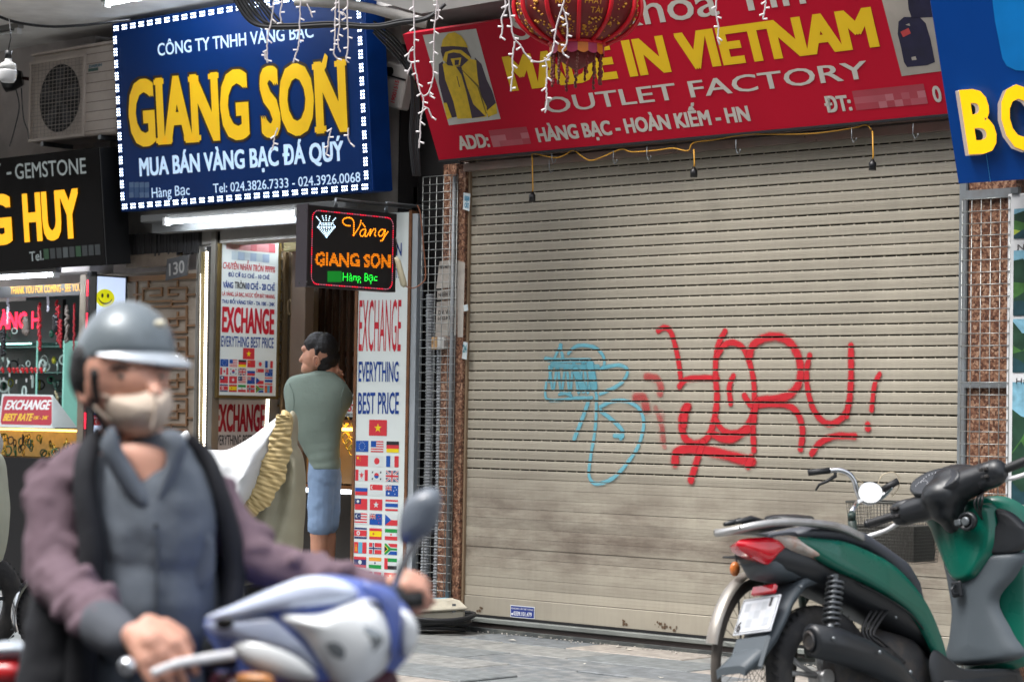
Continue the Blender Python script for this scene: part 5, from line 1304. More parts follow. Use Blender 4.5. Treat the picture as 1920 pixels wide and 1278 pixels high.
for k in range(n): x = a0+(a1-a0)*k/n; mb.pbox(P, x, b0-rnd.uniform(0, .02), -.03, x+(a1-a0)/n*.8, b1, rnd.uniform(-.01, .004))
tag(mb.build('fringe_awning', mat('black slatted fringe', (36, 34, 34), .8)), 'dark slatted fringe under the beam above the number 130 door', 'awning')
mb = MB(); a0, b1 = P.uv(236, 478); a1, b0 = P.uv(330, 497); mb.pbox(P, a0, b0, -.06, a1, b1, .0, .005)
tag(mb.build('lintel_box', mat('dusty lintel', (120, 106, 92), .85, bump=.4, dirt=(60, 50, 44), dscale=6)), 'dusty tan lintel ledge left of the number plate', 'ledge')
P = Plane(onY(311, 526, -.12), (cos(.06), 0, sin(.06)), (.0, 0, 1)); P = Plane(P.o, P.u, (-sin(.06), 0, cos(.06)))
hp = thing('house_number_plate', P.o, 'dark tilted house number plate reading 130', 'number plate')
mb = MB(); a, b = [], []
Q = [P.uv(*q) for q in ((310, 526), (350, 516), (353, 477), (313, 486))]; mb.prism(P, Q, -.01, 0); mb.build('plate', mat('slate plate', (58, 58, 60), .6, dirt=(84, 84, 84), dscale=12), hp)
mb = MB(); mb.text(P, '130', (317, 517), (346, 510), (317, 494), .003, .02); mb.build('number', mat('worn silver number', (150, 148, 144), .6), hp)

# ================================================================ gemstone shop
P = facade(-.02)
gp = thing('door_jamb', onY(160, 1000, -.02), 'grey wooden post and dark jamb right of the gemstone shop window', 'door jamb')
mb = MB(); a0, b1 = P.uv(150, 515); a1, _ = P.uv(162, 515); mb.pbox(P, a0, .02, -.05, a1, b1, 0, .003); mb.build('wooden_post', mat('weathered wood', (140, 128, 112), .7, dirt=(90, 78, 66), dscale=10), gp)
mb = MB(); a0, _ = P.uv(163, 515); a1, _ = P.uv(171, 515); mb.pbox(P, a0, .02, -.05, a1, b1+.03, -.002); mb.build('dark_post', m_dark, gp)
P = facade(-.021)
mb = MB()
q0, q1 = V(P.uv(163.5, 526)), V(P.uv(157, 868))
for i in range(100):
    q = q0.lerp(q1, i/99)
    mb.k = 0 if (i//9) % 2 == 0 else 1
    for d in (-.006, .006): mb.disc(P, q.x+d+.008, q.y, .0042, .002, 5)
tag(mb.build('led_strip', [mat('red LED', (255, 30, 60), .4, emit=2.2), mat('dim LED', (120, 70, 66), .4, emit=.1)]), 'vertical red LED strip on the dark post beside the gemstone shop', 'led strip')
# lightbox with a smiley
o = onY(228, 860, 0); P = sideway(o.x); P.o = V(o); a0 = P.uv(174, 860)[0]; zt = P.uv(228, 521)[1]
lb = thing('light_box', o, 'narrow pale blue light box with a yellow smiley face', 'light box')
mb = MB(); mb.pbox(P, a0, -.6, -.05, 0, zt, 0); mb.build('box_face', mat('lit pale blue board', (196, 212, 240), .4, var=.04, emit=.35), lb)
mb = MB()
for q in ((a0-.012, -.6, a0-.001, zt+.01), (.001, -.6, .012, zt+.01), (a0-.012, zt+.001, .012, zt+.012)): mb.pbox(P, q[0], q[1], -.055, q[2], q[3], .006)
mb.build('box_frame', m_black, lb)
cx, cz = P.uv(197, 559); r = abs(P.uv(179, 559)[0]-cx)*.98
mb = MB(); mb.disc(P, cx, cz, r, .002, 28, ry=r*.8); mb.build('smiley_face', mat('smiley yellow', (226, 222, 24), .4, emit=.2), lb)
mb = MB(); mb.disc(P, cx-r*.32, cz+r*.22, r*.12, .003, 12, ry=r*.2); mb.disc(P, cx+r*.28, cz+r*.22, r*.12, .003, 12, ry=r*.2)
S_ = [(cx+r*.75*cos(q), cz+r*.15+r*.62*sin(q)) for q in [pi+.25+(pi-.5)*k/14 for k in range(15)]]
for (a, b), (c, d) in zip(S_, S_[1:]): mb.flat(P, [(a, b-.005), (c, d-.005), (c, d+.005), (a, b+.005)], .003)
mb.build('smiley_features', m_ink, lb)
a, b = P.uv(175, 782); a1, b1 = P.uv(191, 770); flag('ru', P, a, b, a1-a, .045, lb); a, b = P.uv(175, 797); flag('tr', P, a, b, a1-a, .05, lb)

gx = lambda x, y, Y=.35: onY(x, y, Y)
def gthing(name, label, cat, x, y, Y=.3, grp=None): return thing(name, gx(x, y, Y), label, cat, grp)
# shop back, banner, LED board
mb = MB(); mb.box((-6.2, 1.0, .0), (-4.07, 1.02, 2.18)); tag(mb.build('shop_partition', mat('dark green partition', (40, 56, 54), .6, var=.3)), 'dark partition at the back of the gemstone shop', 'partition')
P = facade(-.0); mb = MB(); a1, b0 = P.uv(149, 553); mb.pbox(P, -5.6, b0, -.02, a1, P.uv(149, 531)[1], 0); mb.k = 1; mb.text(P, 'THANK YOU FOR COMING - SEE YOU', (19.5, 551), (152, 545), (19, 537.5), .002, .03)
tag(mb.build('banner', [mat('black banner', (24, 24, 26), .4), mat('banner yellow', (214, 150, 10), .5)]), 'black banner thanking visitors in yellow over the gemstone window', 'banner')
P = facade(.4); mb = MB(); mb.k = 0; a0, b1 = P.uv(-60, 568); a1, b0 = P.uv(116, 642); mb.pbox(P, a0, b0, -.03, a1, b1, 0)
lp_ = tag(mb.build('led_board', [mat('LED board black', (18, 16, 18), .4)]), 'black LED board with red running letters ANG H in the gemstone shop', 'led board')
def dot_text_on(P, t, bl, br, tl, bold, step, r, mm, parent, c=.004):
    a0, b0 = P.uv(*bl); a1, b1 = P.uv(*br); bt = P.uv(*tl)[1]
    vs, fs, cap = glyphs(t, bold, False); xs = [p[0] for p in vs]; x0, x1 = min(xs), max(xs)
    T = [(a0+(a1-a0)*(x-x0)/(x1-x0), b0+(b1-b0)*(x-x0)/(x1-x0)+y/cap*(bt-b0)) for x, y, z in vs]
    mb = MB(); seen = set()
    for f in fs:
        p = [T[i] for i in f]; ax = [q[0] for q in p]; ay = [q[1] for q in p]
        for i in range(int(min(ax)/step)-1, int(max(ax)/step)+2):
            for j in range(int(min(ay)/step)-1, int(max(ay)/step)+2):
                x, y = i*step, j*step; ins = False
                if (i, j) in seen: continue
                for k in range(len(p)):
                    (xi, yi), (xj, yj) = p[k], p[k-1]
                    if (yi > y) != (yj > y) and x < (xj-xi)*(y-yi)/(yj-yi)+xi: ins = not ins
                if ins: seen.add((i, j)); mb.disc(P, x, y, r, c, 5)
    return mb.build('led_text', mm, parent)
dot_text_on(P, 'ÀNG H', (-2, 615), (75, 613), (-2, 587), .04, .0105, .0058, mat('red LED', (255, 30, 60)), lp_)
# glass cabinet with shelves
cb = gthing('display_cabinet', 'glass cabinet of bangles and jewellery lit teal in the gemstone shop', 'cabinet', 60, 860, .32)
m_glass = mat('cabinet glass', (150, 190, 180), .08, var=0, alpha=.22); m_teal = mat('teal LED line', (150, 240, 225), .4, emit=3)
xr = gx(128, 800).x
for yy in (650, 698, 742, 790):
    z = gx(60, yy).z; mb = MB(); mb.box((-6.1, .30, z-.006), (xr, .62, z)); mb.build('shelf', mat('shelf glass', (96, 140, 130), .2, var=.2), cb)
mb = MB(); mb.box((-6.1, .296, gx(60, 645).z-.002), (gx(70, 645).x, .30, gx(60, 645).z+.006)); mb.build('light_strip', m_teal, cb)
mb = MB(); mb.box((xr, .29, gx(60, 800).z), (xr+.015, .63, gx(60, 640).z)); mb.box((gx(80, 700).x, .29, gx(60, 800).z), (gx(80, 700).x+.008, .30, gx(60, 640).z)); mb.build('glass_edge', mat('bright glass edge', (130, 190, 176), .3, emit=.25), cb)
mb = MB(); mb.box((-6.1, .6, gx(60, 800).z), (xr, .61, gx(60, 640).z)); mb.build('mirror_back', mat('teal back', (54, 84, 80), .3, var=.4, scale=14), cb)
r3 = random.Random(11)
mj = [mat('jewel %d' % i, c, .25, mtl, emit=e) for i, (c, mtl, e) in enumerate((((200, 220, 216), 0, .15), ((60, 130, 100), 0, 0), ((190, 200, 196), .7, 0), ((40, 90, 70), 0, 0), ((190, 34, 40), 0, .1), ((210, 200, 60), 0, 0), ((30, 30, 34), 0, 0)))]
CNT = {0: 'jade_bangle'}
for yy in (648, 696, 740, 788):
    for k in range(17):
        x = r3.uniform(-10, 122); c = gx(x, yy-r3.uniform(6, 30), r3.uniform(.34, .55)); r = r3.uniform(.02, .045); q = r3.uniform(0, 3); mb = MB()
        kind = r3.random()
        if kind < .5: mb.tube([c+V((r*cos(t)*cos(q), r*cos(t)*sin(q), r*sin(t))) for t in [i*pi/7 for i in range(14)]], r*.18, 5, closed=True); nm = 'bangle'
        elif kind < .75: mb.ellip(c, r*.5, r*.4, r*.7, nu=7, nv=5); nm = 'carved_stone'
        else:
            for j in range(6): mb.ellip(c+V((r3.uniform(-.01, .01), 0, -.012*j)), .006, .006, .007, nu=5, nv=3)
            nm = 'bead_string'
        mb.build(nm, mj[r3.choice((0, 0, 1, 2, 3, 5, 6))], cb)
for k in range(9):
    c = gx(5+k*9+r3.uniform(-3, 3), 692, .29); mb = MB(); mb.ellip(c, .018, .012, .016, nu=7, nv=4); mb.ellip(c+V((.012, 0, -.016)), .01, .01, .014, nu=6, nv=4); mb.build('red_knot', mj[4], cb)
for k in range(7):
    c = gx(8+k*10+r3.uniform(-3, 3), 706+r3.uniform(-12, 20), .288); mb = MB(); mb.box(c-V((.008, .002, .014)), c+V((.008, .002, .014))); mb.build('price_tag', m_white, cb)
# hanging necklaces
def strand(x, y0, y1, Y, M, label, w=.006, n=22, spread=0):
    mb = MB()
    for i in range(n):
        p = gx(x+r3.uniform(-spread, spread), y0+(y1-y0)*i/(n-1), Y); mb.ellip(p, w, w, w*1.3, nu=6, nv=4)
    return tag(mb.build('necklace', M), label, 'necklace', 'necklaces hanging in the gemstone shop window')
m_red = mat('red cord', (160, 20, 34), .5, emit=.05); m_sil = mat('silver tinsel', (200, 200, 215), .3, .6, emit=.1); m_bead = mat('grey beads', (120, 108, 100), .4)
for x, y0, y1, M, w, sp, lb_ in ((15, 540, 606, m_sil, .008, 1.5, 'silver tinsel strand at the left of the gemstone window'), (90, 545, 582, m_sil, .008, 1.2, 'short silver tinsel strand in the gemstone window'),
    (74, 570, 655, m_red, .012, 1.5, 'thick red cord hanging before the LED board'), (108, 565, 640, m_red, .010, 4, 'bunch of red cords right of the LED board'), (113, 600, 650, m_red, .009, 2, 'red tassel under the bunch of cords'),
    (126, 575, 640, m_bead, .011, 3, 'grey bead necklaces near the window post'), (139, 570, 655, m_red, .008, 1, 'thin red cord beside the window post'), (105, 595, 618, mj[6], .022, 2, 'dark beaded pouch hanging before the cabinet'), (48, 598, 624, m_bead, .02, 3, 'bunched bead ornament over the LED letters'),
    (6, 620, 665, mj[6], .014, 2.5, 'black bead strand at the far left of the window'), (106, 735, 800, mat('pearl', (200, 190, 150), .3), .009, 3, 'pale pearl strands at the right of the cabinet')): strand(x, y0, y1, .12, M, lb_, w, 26, sp)
mb = MB(); mb.box((gx(118, 800, .5).x, .5, gx(0, 860).z), (-4.08, .9, gx(0, 640).z)); tag(mb.build('dark_cupboard', mat('dark cupboard', (34, 34, 34), .6, var=.3)), 'dark cupboard behind the pearls beside the post', 'cupboard')
# counter with the tent sign
cn = gthing('jewellery_counter', 'lit glass counter of gold bangles under the tent sign', 'counter', 60, 900, .1)
zt = gx(60, 800, .05).z; zb = gx(60, 858, .05).z
mb = MB(); mb.box((-6.1, .04, zt-.012), (gx(146, 800, .05).x, .6, zt)); mb.build('counter_top', mat('counter glass top', (70, 70, 62), .15), cn)
mb = MB(); mb.box((-6.1, .045, .02), (gx(146, 800, .05).x, .6, zb)); mb.build('counter_base', m_dark, cn)
mb = MB(); mb.box((-6.1, .4, zb), (gx(146, 800, .05).x, .41, zt-.013)); mb.build('display_glow', mat('gold back glow', (150, 124, 70), .5, emit=.22, var=.4, scale=16), cn)  # lit golden interior painted as a glowing back panel
mb = MB(); mb.box((-6.1, .30, zt-.03), (gx(146, 800, .05).x, .33, zt-.016)); mb.build('light_strip', mat('gold strip light', (255, 190, 90)), cn)
for k in range(44):
    c = gx(r3.uniform(-6, 140), r3.uniform(818, 856), r3.uniform(.07, .3)); r = r3.uniform(.02, .034); q = r3.uniform(-.6, .6); mb = MB()
    mb.tube([c+V((r*cos(t)*cos(q), r*cos(t)*sin(q), r*sin(t))) for t in [i*pi/7 for i in range(14)]], r*.2, 5, closed=True); mb.build('bangle', (mat('gold metal', (220, 190, 90)), mj[1], mat('gold metal', (220, 190, 90)), mj[6], mj[3])[k % 5], cn)
o_ = onY(3, 800, .02); P = Plane(o_, (1, 0, 0), (0, .3, 1))
ts = thing('tent_sign', o_, 'white tent card with EXCHANGE BEST RATE on a red panel', 'sign')
mb = MB(); Qc = [P.uv(*q) for q in ((-4, 800), (98, 803), (99, 740), (4, 738))]; mb.flat(P, Qc, 0)
q1_, q2_ = P.p(*Qc[1]), P.p(*Qc[2]); e_ = q1_+V((.03, .2, 0))
mb.quad(q1_, e_, q2_); mb.quad(P.p(*Qc[0]), P.p(*Qc[3]), P.p(*Qc[0])+V((0, .2, 0))); mb.quad(P.p(*Qc[3]), P.p(*Qc[2]), e_, P.p(*Qc[0])+V((0, .2, 0))); mb.build('card', m_board, ts)
mb = MB(); px_poly(mb, P, [(3, 795), (94, 797), (97, 793), (97, 746), (94, 743), (9, 742), (6, 745), (1, 790)], .001); mb.build('red_panel', mat('crimson panel', (170, 20, 46), .5, emit=.1), ts)
mb = MB(); mb.text(P, 'EXCHANGE', (8, 767), (93, 767), (10, 750), .002, .045, shear=.15); mb.build('white_print', mat('white print', (226, 226, 226), .5, emit=.1), ts)
mb = MB(); mb.text(P, 'BEST RATE', (5, 788), (60, 788), (6, 775), .002, .045, shear=.15); mb.text(P, '10K - 24K', (62, 786), (89, 786), (62, 779), .002, .03, shear=.15); mb.build('yellow_print', mat('yellow print', (232, 190, 40), .5, emit=.1), ts)

# ================================================================ junction box with a coil of cable on the pavement
m_boxp = mat('weathered beige plastic', (186, 180, 162), .7, bump=.3, dirt=(112, 104, 92), dscale=6)
c0 = onZ(872, 1165, .0); c1 = onZ(785, 1199, .0)
o = onZ(822, 1186, 0); ax = (R0*.96+F0*.28).normalized(); ay = ZU.cross(ax)
jbx = thing('junction_box', o, 'weathered beige plastic cabinet lying on the pavement by the granite pillar', 'box')
fj = lambda x, y, z: o+ax*(x+.02)+ay*y+ZU*(z+.05*(x+.2))
mb = MB(); mb.box((-.20, .0, .02), (.135, .24, .11), fj, bev=.012); mb.build('box_body', m_boxp, jbx)
mb = MB(); mb.box((-.21, -.01, .111), (.145, .25, .130), fj, bev=.006); mb.build('box_rim', m_boxp, jbx)
mb = MB()
mb.loft([[fj(*p) for p in q] for q in (((-.205, -.005, .130), (.140, -.005, .130), (.140, .245, .130), (-.205, .245, .130)), ((-.18, .04, .165), (.11, .04, .165), (.11, .21, .165), (-.18, .21, .165)))], smooth=False); mb.build('box_lid', m_boxp, jbx)
mb = MB(); mb.box((.06, .004, .06), (.08, .01, .15), fj); mb.box((-.06, .03, .150), (-.02, .05, .157), fj); mb.build('latch', m_steel, jbx)
cc = fj(-.03, .12, .0)
for k in range(6):
    R = .19+.010*k; mb = MB(); ph = r3.uniform(0, 6)
    mb.tube(catmull([cc+V((0, 0, .015+.022*k*(1 if k < 3 else .6)))+R0*R*cos(q+ph)*(1+.02*sin(3*q+k))+F0*R*.85*sin(q+ph)+ZU*.012*sin(2*q+k) for q in [i*2*pi/12 for i in range(12)]], 4, True), .0125, 7, closed=True)
    tag(mb.build('cable_coil', m_cable), 'loop of thick black cable coiled round the beige box on the pavement', 'cable', 'coiled cable loops on the pavement')
mb = MB(); p = fj(.02, .3, .16); mb.quad(p, p+ax*.1, p+ax*.12+ay*.05, p+ay*.06); mb.k = 1; mb.quad(p+ax*.0+ay*.01-ZU*.01, p-ax*.08-ZU*.02, p-ax*.07+ay*.06-ZU*.02, p+ay*.06-ZU*.01)
tag(mb.build('paper_scrap', [mat('blue scrap', (120, 170, 190), .7), mat('pink scrap', (200, 110, 110), .7)]), 'blue and pink paper scraps lying on the cable coil', 'litter')

# ================================================================ covered motorbikes
def clothfr(O, fold, k1, k2, seed=0, S=344.):
    def f(x, y, w):
        a, b = x/S, y/S
        q = fold*(sin(a*k1+b*k2+seed)+.6*sin(a*k1*1.9-b*k2*.8+seed*2)+.45*sin(a*k1*3.7+b*k2*2.6+seed*3.1)+.3*abs(sin(a*k2*2.1-b*k1*1.7+seed)))
        return O+R0*a-ZU*b-F0*(w+q)
    return f
def wheel(root, c, hd, R, r, rimM, tyreM, spokes=0, lean=V((0, 0, 1)), spM=None, nsp=5, rimw=.02):
    side = hd.cross(lean).normalized(); lean = side.cross(hd)
    def pt(q, rad, off=0): return c+hd*(rad*cos(q))+lean*(rad*sin(q))+side*off
    mb = MB(); rings = []
    N = 48
    for k in range(N):
        q = 2*pi*k/N; ctr_d = hd*cos(q)+lean*sin(q)
        rings.append([c+ctr_d*(R-r+r*cos(t)*1.0)+side*(r*.95*sin(t)) for t in [i*2*pi/12 for i in range(12)]])
    rings.append(rings[0]); mb.loft(rings, caps=False); mb.build('tyre', tyreM, root)
    mb = MB()
    for k in range(N):
        q = 2*pi*k/N
        for s in (-1, 1): 
            d = hd*cos(q)+lean*sin(q); d2 = hd*cos(q+.09)+lean*sin(q+.09)
            mb.quad(c+d*(R*1.002)+side*.2*r*s, c+d2*(R*1.0)+side*.75*r*s, c+d2*(R-r*.25)+side*.85*r*s, c+d*(R-r*.0)+side*.3*r*s)
    if r > .03: mb.build('tread_blocks', mat('tread black', (40, 40, 42), .8), root)
    mb = MB(); rings = []
    for k in range(N+1):
        d = hd*cos(2*pi*k/N)+lean*sin(2*pi*k/N); R2 = R-r*1.45
        rings.append([c+d*(R2+.008)+side*rimw, c+d*(R2-.008)+side*rimw*.8, c+d*(R2-.008)-side*rimw*.8, c+d*(R2+.008)-side*rimw])
    mb.loft(rings, caps=False); mb.build('rim', rimM, root)
    mb = MB(); mb.tube([c+side*.04, c-side*.04], .03 if r > .03 else .018, 14); mb.build('hub', spM or rimM, root)
    if spokes:
        mb = MB()
        for k in range(spokes):
            q = 2*pi*k/spokes; s = 1 if k % 2 else -1; mb.tube([c+(hd*cos(q+.5*s)+lean*sin(q+.5*s))*.017+side*.03*s, pt(q, R-r*1.7)], .0011, 4, caps=False)
        mb.build('spokes', spM or m_steel, root)
    else:
        for k in range(nsp):
            mb = MB()
            for d_ in (-.13, .13):
                q = 2*pi*k/nsp+.3
                mb.tube([pt(q+d_*.3, .025), pt(q+d_*1.0, (R-r)*.55), pt(q+d_*1.5, R-r*1.75)], [.011, .009, .011], 6)
            mb.build('spoke', spM or rimM, root)
m_tyre = mat('tyre rubber', (44, 44, 46), .75, bump=.3, dirt=(92, 88, 82), dscale=6, damt=.5); m_chrome = mat('chrome', (206, 208, 212), .18, .95, var=.08)
m_cw = mat('white tarpaulin', (202, 205, 208), .55, var=.08, bump=.25, bscale=14); m_ck = mat('khaki tarpaulin', (160, 156, 134), .6, var=.12, bump=.25, bscale=14); m_ct = mat('tan tarpaulin lining', (190, 168, 118), .55, var=.15, bump=.3, bscale=25)
O = at(0, 0, 12.6); S = 4400/12.6
def oc(lst): return lst
cm = thing('covered_motorbike', at(490, 1185, 12.6), 'motorbike under a white and khaki tarpaulin in front of the gold shop', 'motorbike')
f1 = clothfr(O, .040, 12, 6, .3, S)
mb = MB(); puff(mb, [(553, 762), (520, 785), (480, 815), (440, 835), (392, 838), (372, 880), (380, 960), (440, 1030), (480, 960), (505, 930), (522, 880), (540, 835), (549, 795)], ((440, 930), (490, 880)), .30, .25, f1, 14, 7, .6); mb.build('cover_top', m_cw, cm)
f2 = clothfr(O+F0*.08, .030, 16, 4, 1.3, S)
mb = MB(); puff(mb, [(556, 764), (569, 772), (566, 812), (584, 850), (590, 920), (588, 985), (582, 1032), (545, 1042), (500, 1040), (470, 1060), (440, 1000), (480, 950), (515, 900), (540, 830)], ((560, 880), (530, 990)), .26, .2, f2, 14, 7, .5); mb.build('cover_side', m_ck, cm)
f3 = clothfr(O-F0*.17, .006, 30, 60, .3, S)
def ruffle(mb, pts, ws, O_, S_, dpt, amp, freq):
    c = catmull([V((x, y, 0)) for x, y in pts], 14); N = len(c); rings = []
    for i, p in enumerate(c):
        t = (c[min(i+1, N-1)]-c[max(i-1, 0)]).normalized(); nn = V((-t.y, t.x, 0)); w = ws[0]+(ws[1]-ws[0])*sin(pi*i/(N-1)); ring = []
        for j in range(9):
            s = -1+j/4; q = p+nn*w*s*(1+.10*sin(i*.37+s)+.05*sin(i*1.1)); dd = dpt+.010*(1-s*s)+amp*(sin(i*.9+s*3.4+1.8*sin(i*.31))+.8*sin(i*2.1-s*2.2+2*sin(i*.17))+.5*sin(i*3.3+s*5))
            ring.append(O_+R0*q.x/S_-ZU*q.y/S_-F0*dd)
        rings.append(ring)
    mb.loft(rings, caps=False, closed_ring=False)
mb = MB(); ruffle(mb, [(556, 768), (554, 800), (548, 840), (536, 880), (518, 915), (500, 938), (480, 950)], (11, 24), O, S, .275, .0062, 1.4); mb.build('cover_hem', m_ct, cm)
mb = MB(); puff(mb, [(548, 764), (558, 760), (570, 772), (569, 800), (562, 822), (556, 800)], ((562, 780), (562, 800)), .10, .05, clothfr(O-F0*.17, .01, 40, 20, 1, S), 6, 4); mb.build('hem_flap', m_ct, cm)
mb = MB(); puff(mb, [(425, 1040), (470, 1036), (500, 1048), (512, 1076), (480, 1086), (440, 1094), (425, 1080)], ((450, 1062), (480, 1062)), .12, .1, clothfr(O, .012, 14, 6, 2, S), 7, 5); mb.build('cover_lower', m_ck, cm)
hdm = (R0*.75-F0*.66).normalized()
wheel(cm, at(520, 1125, 12.7)*1.0, hdm, .27, .045, m_steel, m_tyre)
mb = MB(); mb.tube([at(x, y, 12.4) for x, y in ((445, 1090), (455, 1100), (457, 1115), (450, 1130))], .006, 6); mb.build('chrome_pipe', m_chrome, cm)
mb = MB(); mb.ellip(at(455, 1115, 12.8), .2, .15, .1); mb.build('engine', m_dark, cm)
# second covered bike further back, only its top seen behind the rider
c2 = thing('covered_motorbike', at(350, 1185, 13.2), 'grey covered motorbike whose peaked top shows behind the rider', 'motorbike')
O2 = at(0, 0, 13.3)
mb = MB(); puff(mb, [(368, 800), (378, 822), (384, 860), (380, 960), (340, 1060), (290, 1000), (300, 860), (330, 818), (350, 810)], ((340, 880), (335, 960)), .25, .2, clothfr(O2, .02, 12, 4, .7, 4400/13.3), 12, 6); mb.build('cover_top', m_cw, c2)
wheel(c2, at(335, 1110, 13.3), hdm, .27, .045, m_steel, m_tyre)
c3 = thing('covered_motorbike', at(-20, 1160, 12.0), 'motorbike under a pale green grey cover with a knotted top at the left edge', 'motorbike')
O3 = at(0, 0, 12.0); S3 = 4400/12.0; m_cg = mat('pale green tarpaulin', (160, 164, 148), .6, var=.12, bump=.25, bscale=14)
mb = MB(); puff(mb, [(12, 842), (28, 860), (33, 890), (39, 940), (39, 1000), (34, 1036), (22, 1052), (-30, 1062), (-90, 1050), (-110, 950), (-60, 850), (-20, 836)], ((-25, 900), (-30, 990)), .30, .2, clothfr(O3, .018, 14, 6, .7, S3), 14, 7); mb.build('cover_side', m_cg, c3)
mb = MB(); puff(mb, [(-50, 815), (-10, 797), (18, 799), (36, 812), (43, 830), (38, 846), (24, 852), (10, 848), (-30, 852)], ((-10, 826), (22, 828)), .16, .1, clothfr(O3-F0*.18, .028, 26, 30, .3, S3), 10, 7); mb.build('cover_knot', mat('grey tarpaulin top', (160, 160, 158), .55, var=.1, bump=.25, bscale=14), c3)
wheel(c3, at(-48, 1130, 12.0), (R0*.8+F0*.6).normalized(), .27, .055, m_steel, m_tyre)
c4 = thing('parked_motorbike', at(100, 1240, 12.0), 'front wheel of a parked motorbike with a chrome mudguard at the lower left', 'motorbike')
wc = at(112, 1150, 12.0); hd4 = (R0*.9+F0*.4).normalized()
wheel(c4, wc, hd4, .225, .045, m_chrome, m_tyre, spokes=28)
mb = MB(); rings = []
for k in range(13):
    q = radians(200-k*9); d = hd4*cos(q)+ZU*sin(q); s = hd4.cross(ZU)
    rings.append([wc+d*(.235+.012*cos(t))+s*.055*sin(t) for t in [i*pi/6-pi/2 for i in range(7)]])
mb.loft(rings, caps=False, closed_ring=False); mb.build('mudguard', m_chrome, c4)
mb = MB(); mb.tube([at(x, y, 12) for x, y in ((20, 1180), (50, 1168), (85, 1160))], [.003, .008, .01], 6); mb.build('stay', m_steel, c4)
mb = MB(); mb.tube([wc, wc+ZU*.5+hd4*.2], .02, 8); mb.build('fork', m_steel, c4)

# ================================================================ green scooter
ang = radians(52); hS = (F0*cos(ang)+R0*sin(ang)).normalized(); lam = radians(10)
L0_ = V((-hS.y, hS.x, 0)); lS = L0_*cos(lam)-ZU*sin(lam); zS = L0_*sin(lam)+ZU*cos(lam)
hub = onZ(1540, 1268, .27); OS = hub-zS*.27; OS.z = 0.0
def SF(x, y, z): return OS+hS*x+lS*y+zS*z
sc = thing('parked_scooter', OS, 'dark green motor scooter parked facing the shutter at the lower right', 'scooter')
m_green = mat('dark green paint', (0, 88, 72), .28, dirt=(30, 100, 84), dscale=7, damt=.15, var=.06, coat=.45, spec=.3); m_grey = mat('matt grey plastic', (72, 80, 86), .5, var=.1, bump=.08, bscale=200); m_blk = mat('satin black plastic', (30, 33, 37), .38, var=.1)
m_seat = mat('seat leatherette', (66, 70, 78), .5, bump=.15, bscale=90); m_sil2 = mat('silver alloy', (176, 176, 176), .35, .6, dirt=(140, 134, 126), dscale=10); m_engine = mat('greasy engine metal', (60, 60, 62), .5, .4, dirt=(100, 90, 80), dscale=20)
wheel(sc, SF(0, 0, .27), hS, .27, .052, m_sil2, m_tyre, lean=zS, nsp=5, rimw=.035)
wheel(sc, SF(1.30, 0, .30), hS, .30, .045, m_sil2, m_tyre, lean=zS, nsp=5)
def ringbox(x, hw, z0, z1, p=2.6, n=20):
    out = []
    for k in range(n):
        t = 2*pi*k/n; c, s = cos(t), sin(t); out.append(SF(x, hw*(abs(c)**(2/p))*(1 if c > 0 else -1), (z0+z1)/2+(z1-z0)/2*(abs(s)**(2/p))*(1 if s > 0 else -1)))
    return out
mb = MB(); mb.loft([ringbox(*q) for q in ((-.33, .045, .72, .76), (-.28, .075, .68, .79), (-.2, .105, .64, .79), (0, .125, .58, .78), (.2, .13, .50, .74), (.38, .125, .42, .67), (.5, .11, .36, .56), (.56, .09, .30, .46))]); mb.build('body_core', m_blk, sc)
for sgn in (-1, 1):
    mb = MB(); fr = lambda x, z, w, s=sgn: SF(x, s*(.060+.075*min(1, max(0, (x+.42)/.42))**.8-.045*max(0, (x-.25)/.3)+w), z)
    puff(mb, [(-.20, .785), (-.05, .775), (.08, .757), (.214, .712), (.341, .658), (.436, .590), (.50, .522), (.555, .435), (.60, .32), (.59, .26), (.53, .30), (.45, .42), (.366, .495), (.241, .557), (.116, .611), (.01, .649), (-.075, .694), (-.13, .73)], ((-.02, .715), (.47, .48)), .026, .01, fr, 8, 6, .45); mb.build('side_panel', m_green, sc)
# seat
mb = MB(); mb.loft([ringbox(*q) for q in ((-.14, .10, .775, .812), (-.08, .125, .765, .83), (.06, .135, .755, .832), (.2, .14, .72, .805), (.33, .125, .66, .745), (.45, .10, .59, .695), (.52, .075, .53, .63), (.555, .05, .50, .565))]); mb.build('seat', m_seat, sc)
# grab rail, flat silver loop round the tail
path = [(.16, -.135, .77), (.05, -.145, .808), (-.1, -.14, .83), (-.24, -.125, .838), (-.34, -.09, .832), (-.39, -.04, .822), (-.39, .04, .822), (-.34, .09, .832), (-.24, .125, .838), (-.1, .14, .83), (.05, .145, .808), (.16, .135, .77)]
pc = catmull(path, 6); rings = []
for i, p in enumerate(pc):
    t = (pc[min(i+1, len(pc)-1)]-pc[max(i-1, 0)]).normalized(); s = t.cross(V((0, 0, 1))).normalized(); u = s.cross(t)
    wd = .024 if p.x < .02 else .016
    rings.append([SF(*(p+s*a*wd+u*b*.013)) for a, b in ((-1, -.6), (-.8, 1), (.8, 1), (1, -.6), (.6, -1), (-.6, -1))])
mb = MB(); mb.loft(rings); mb.build('grab_rail', m_sil2, sc)
mb = MB(); mb.loft([[SF(x, y, .822) for x, y in ((-.16, -.11), (-.16, .11), (-.4, .07), (-.4, -.07))], [SF(x, y, .834) for x, y in ((-.16, -.11), (-.16, .11), (-.4, .07), (-.4, -.07))]], smooth=False); mb.build('rack_plate', m_blk, sc)
for y in (-.03, .03):
    mb = MB(); mb.tube([SF(-.2, y, .845), SF(-.3, y, .865), SF(-.38, y, .852)], [.008, .012, .008], 6); mb.build('rack_hook', m_blk, sc)
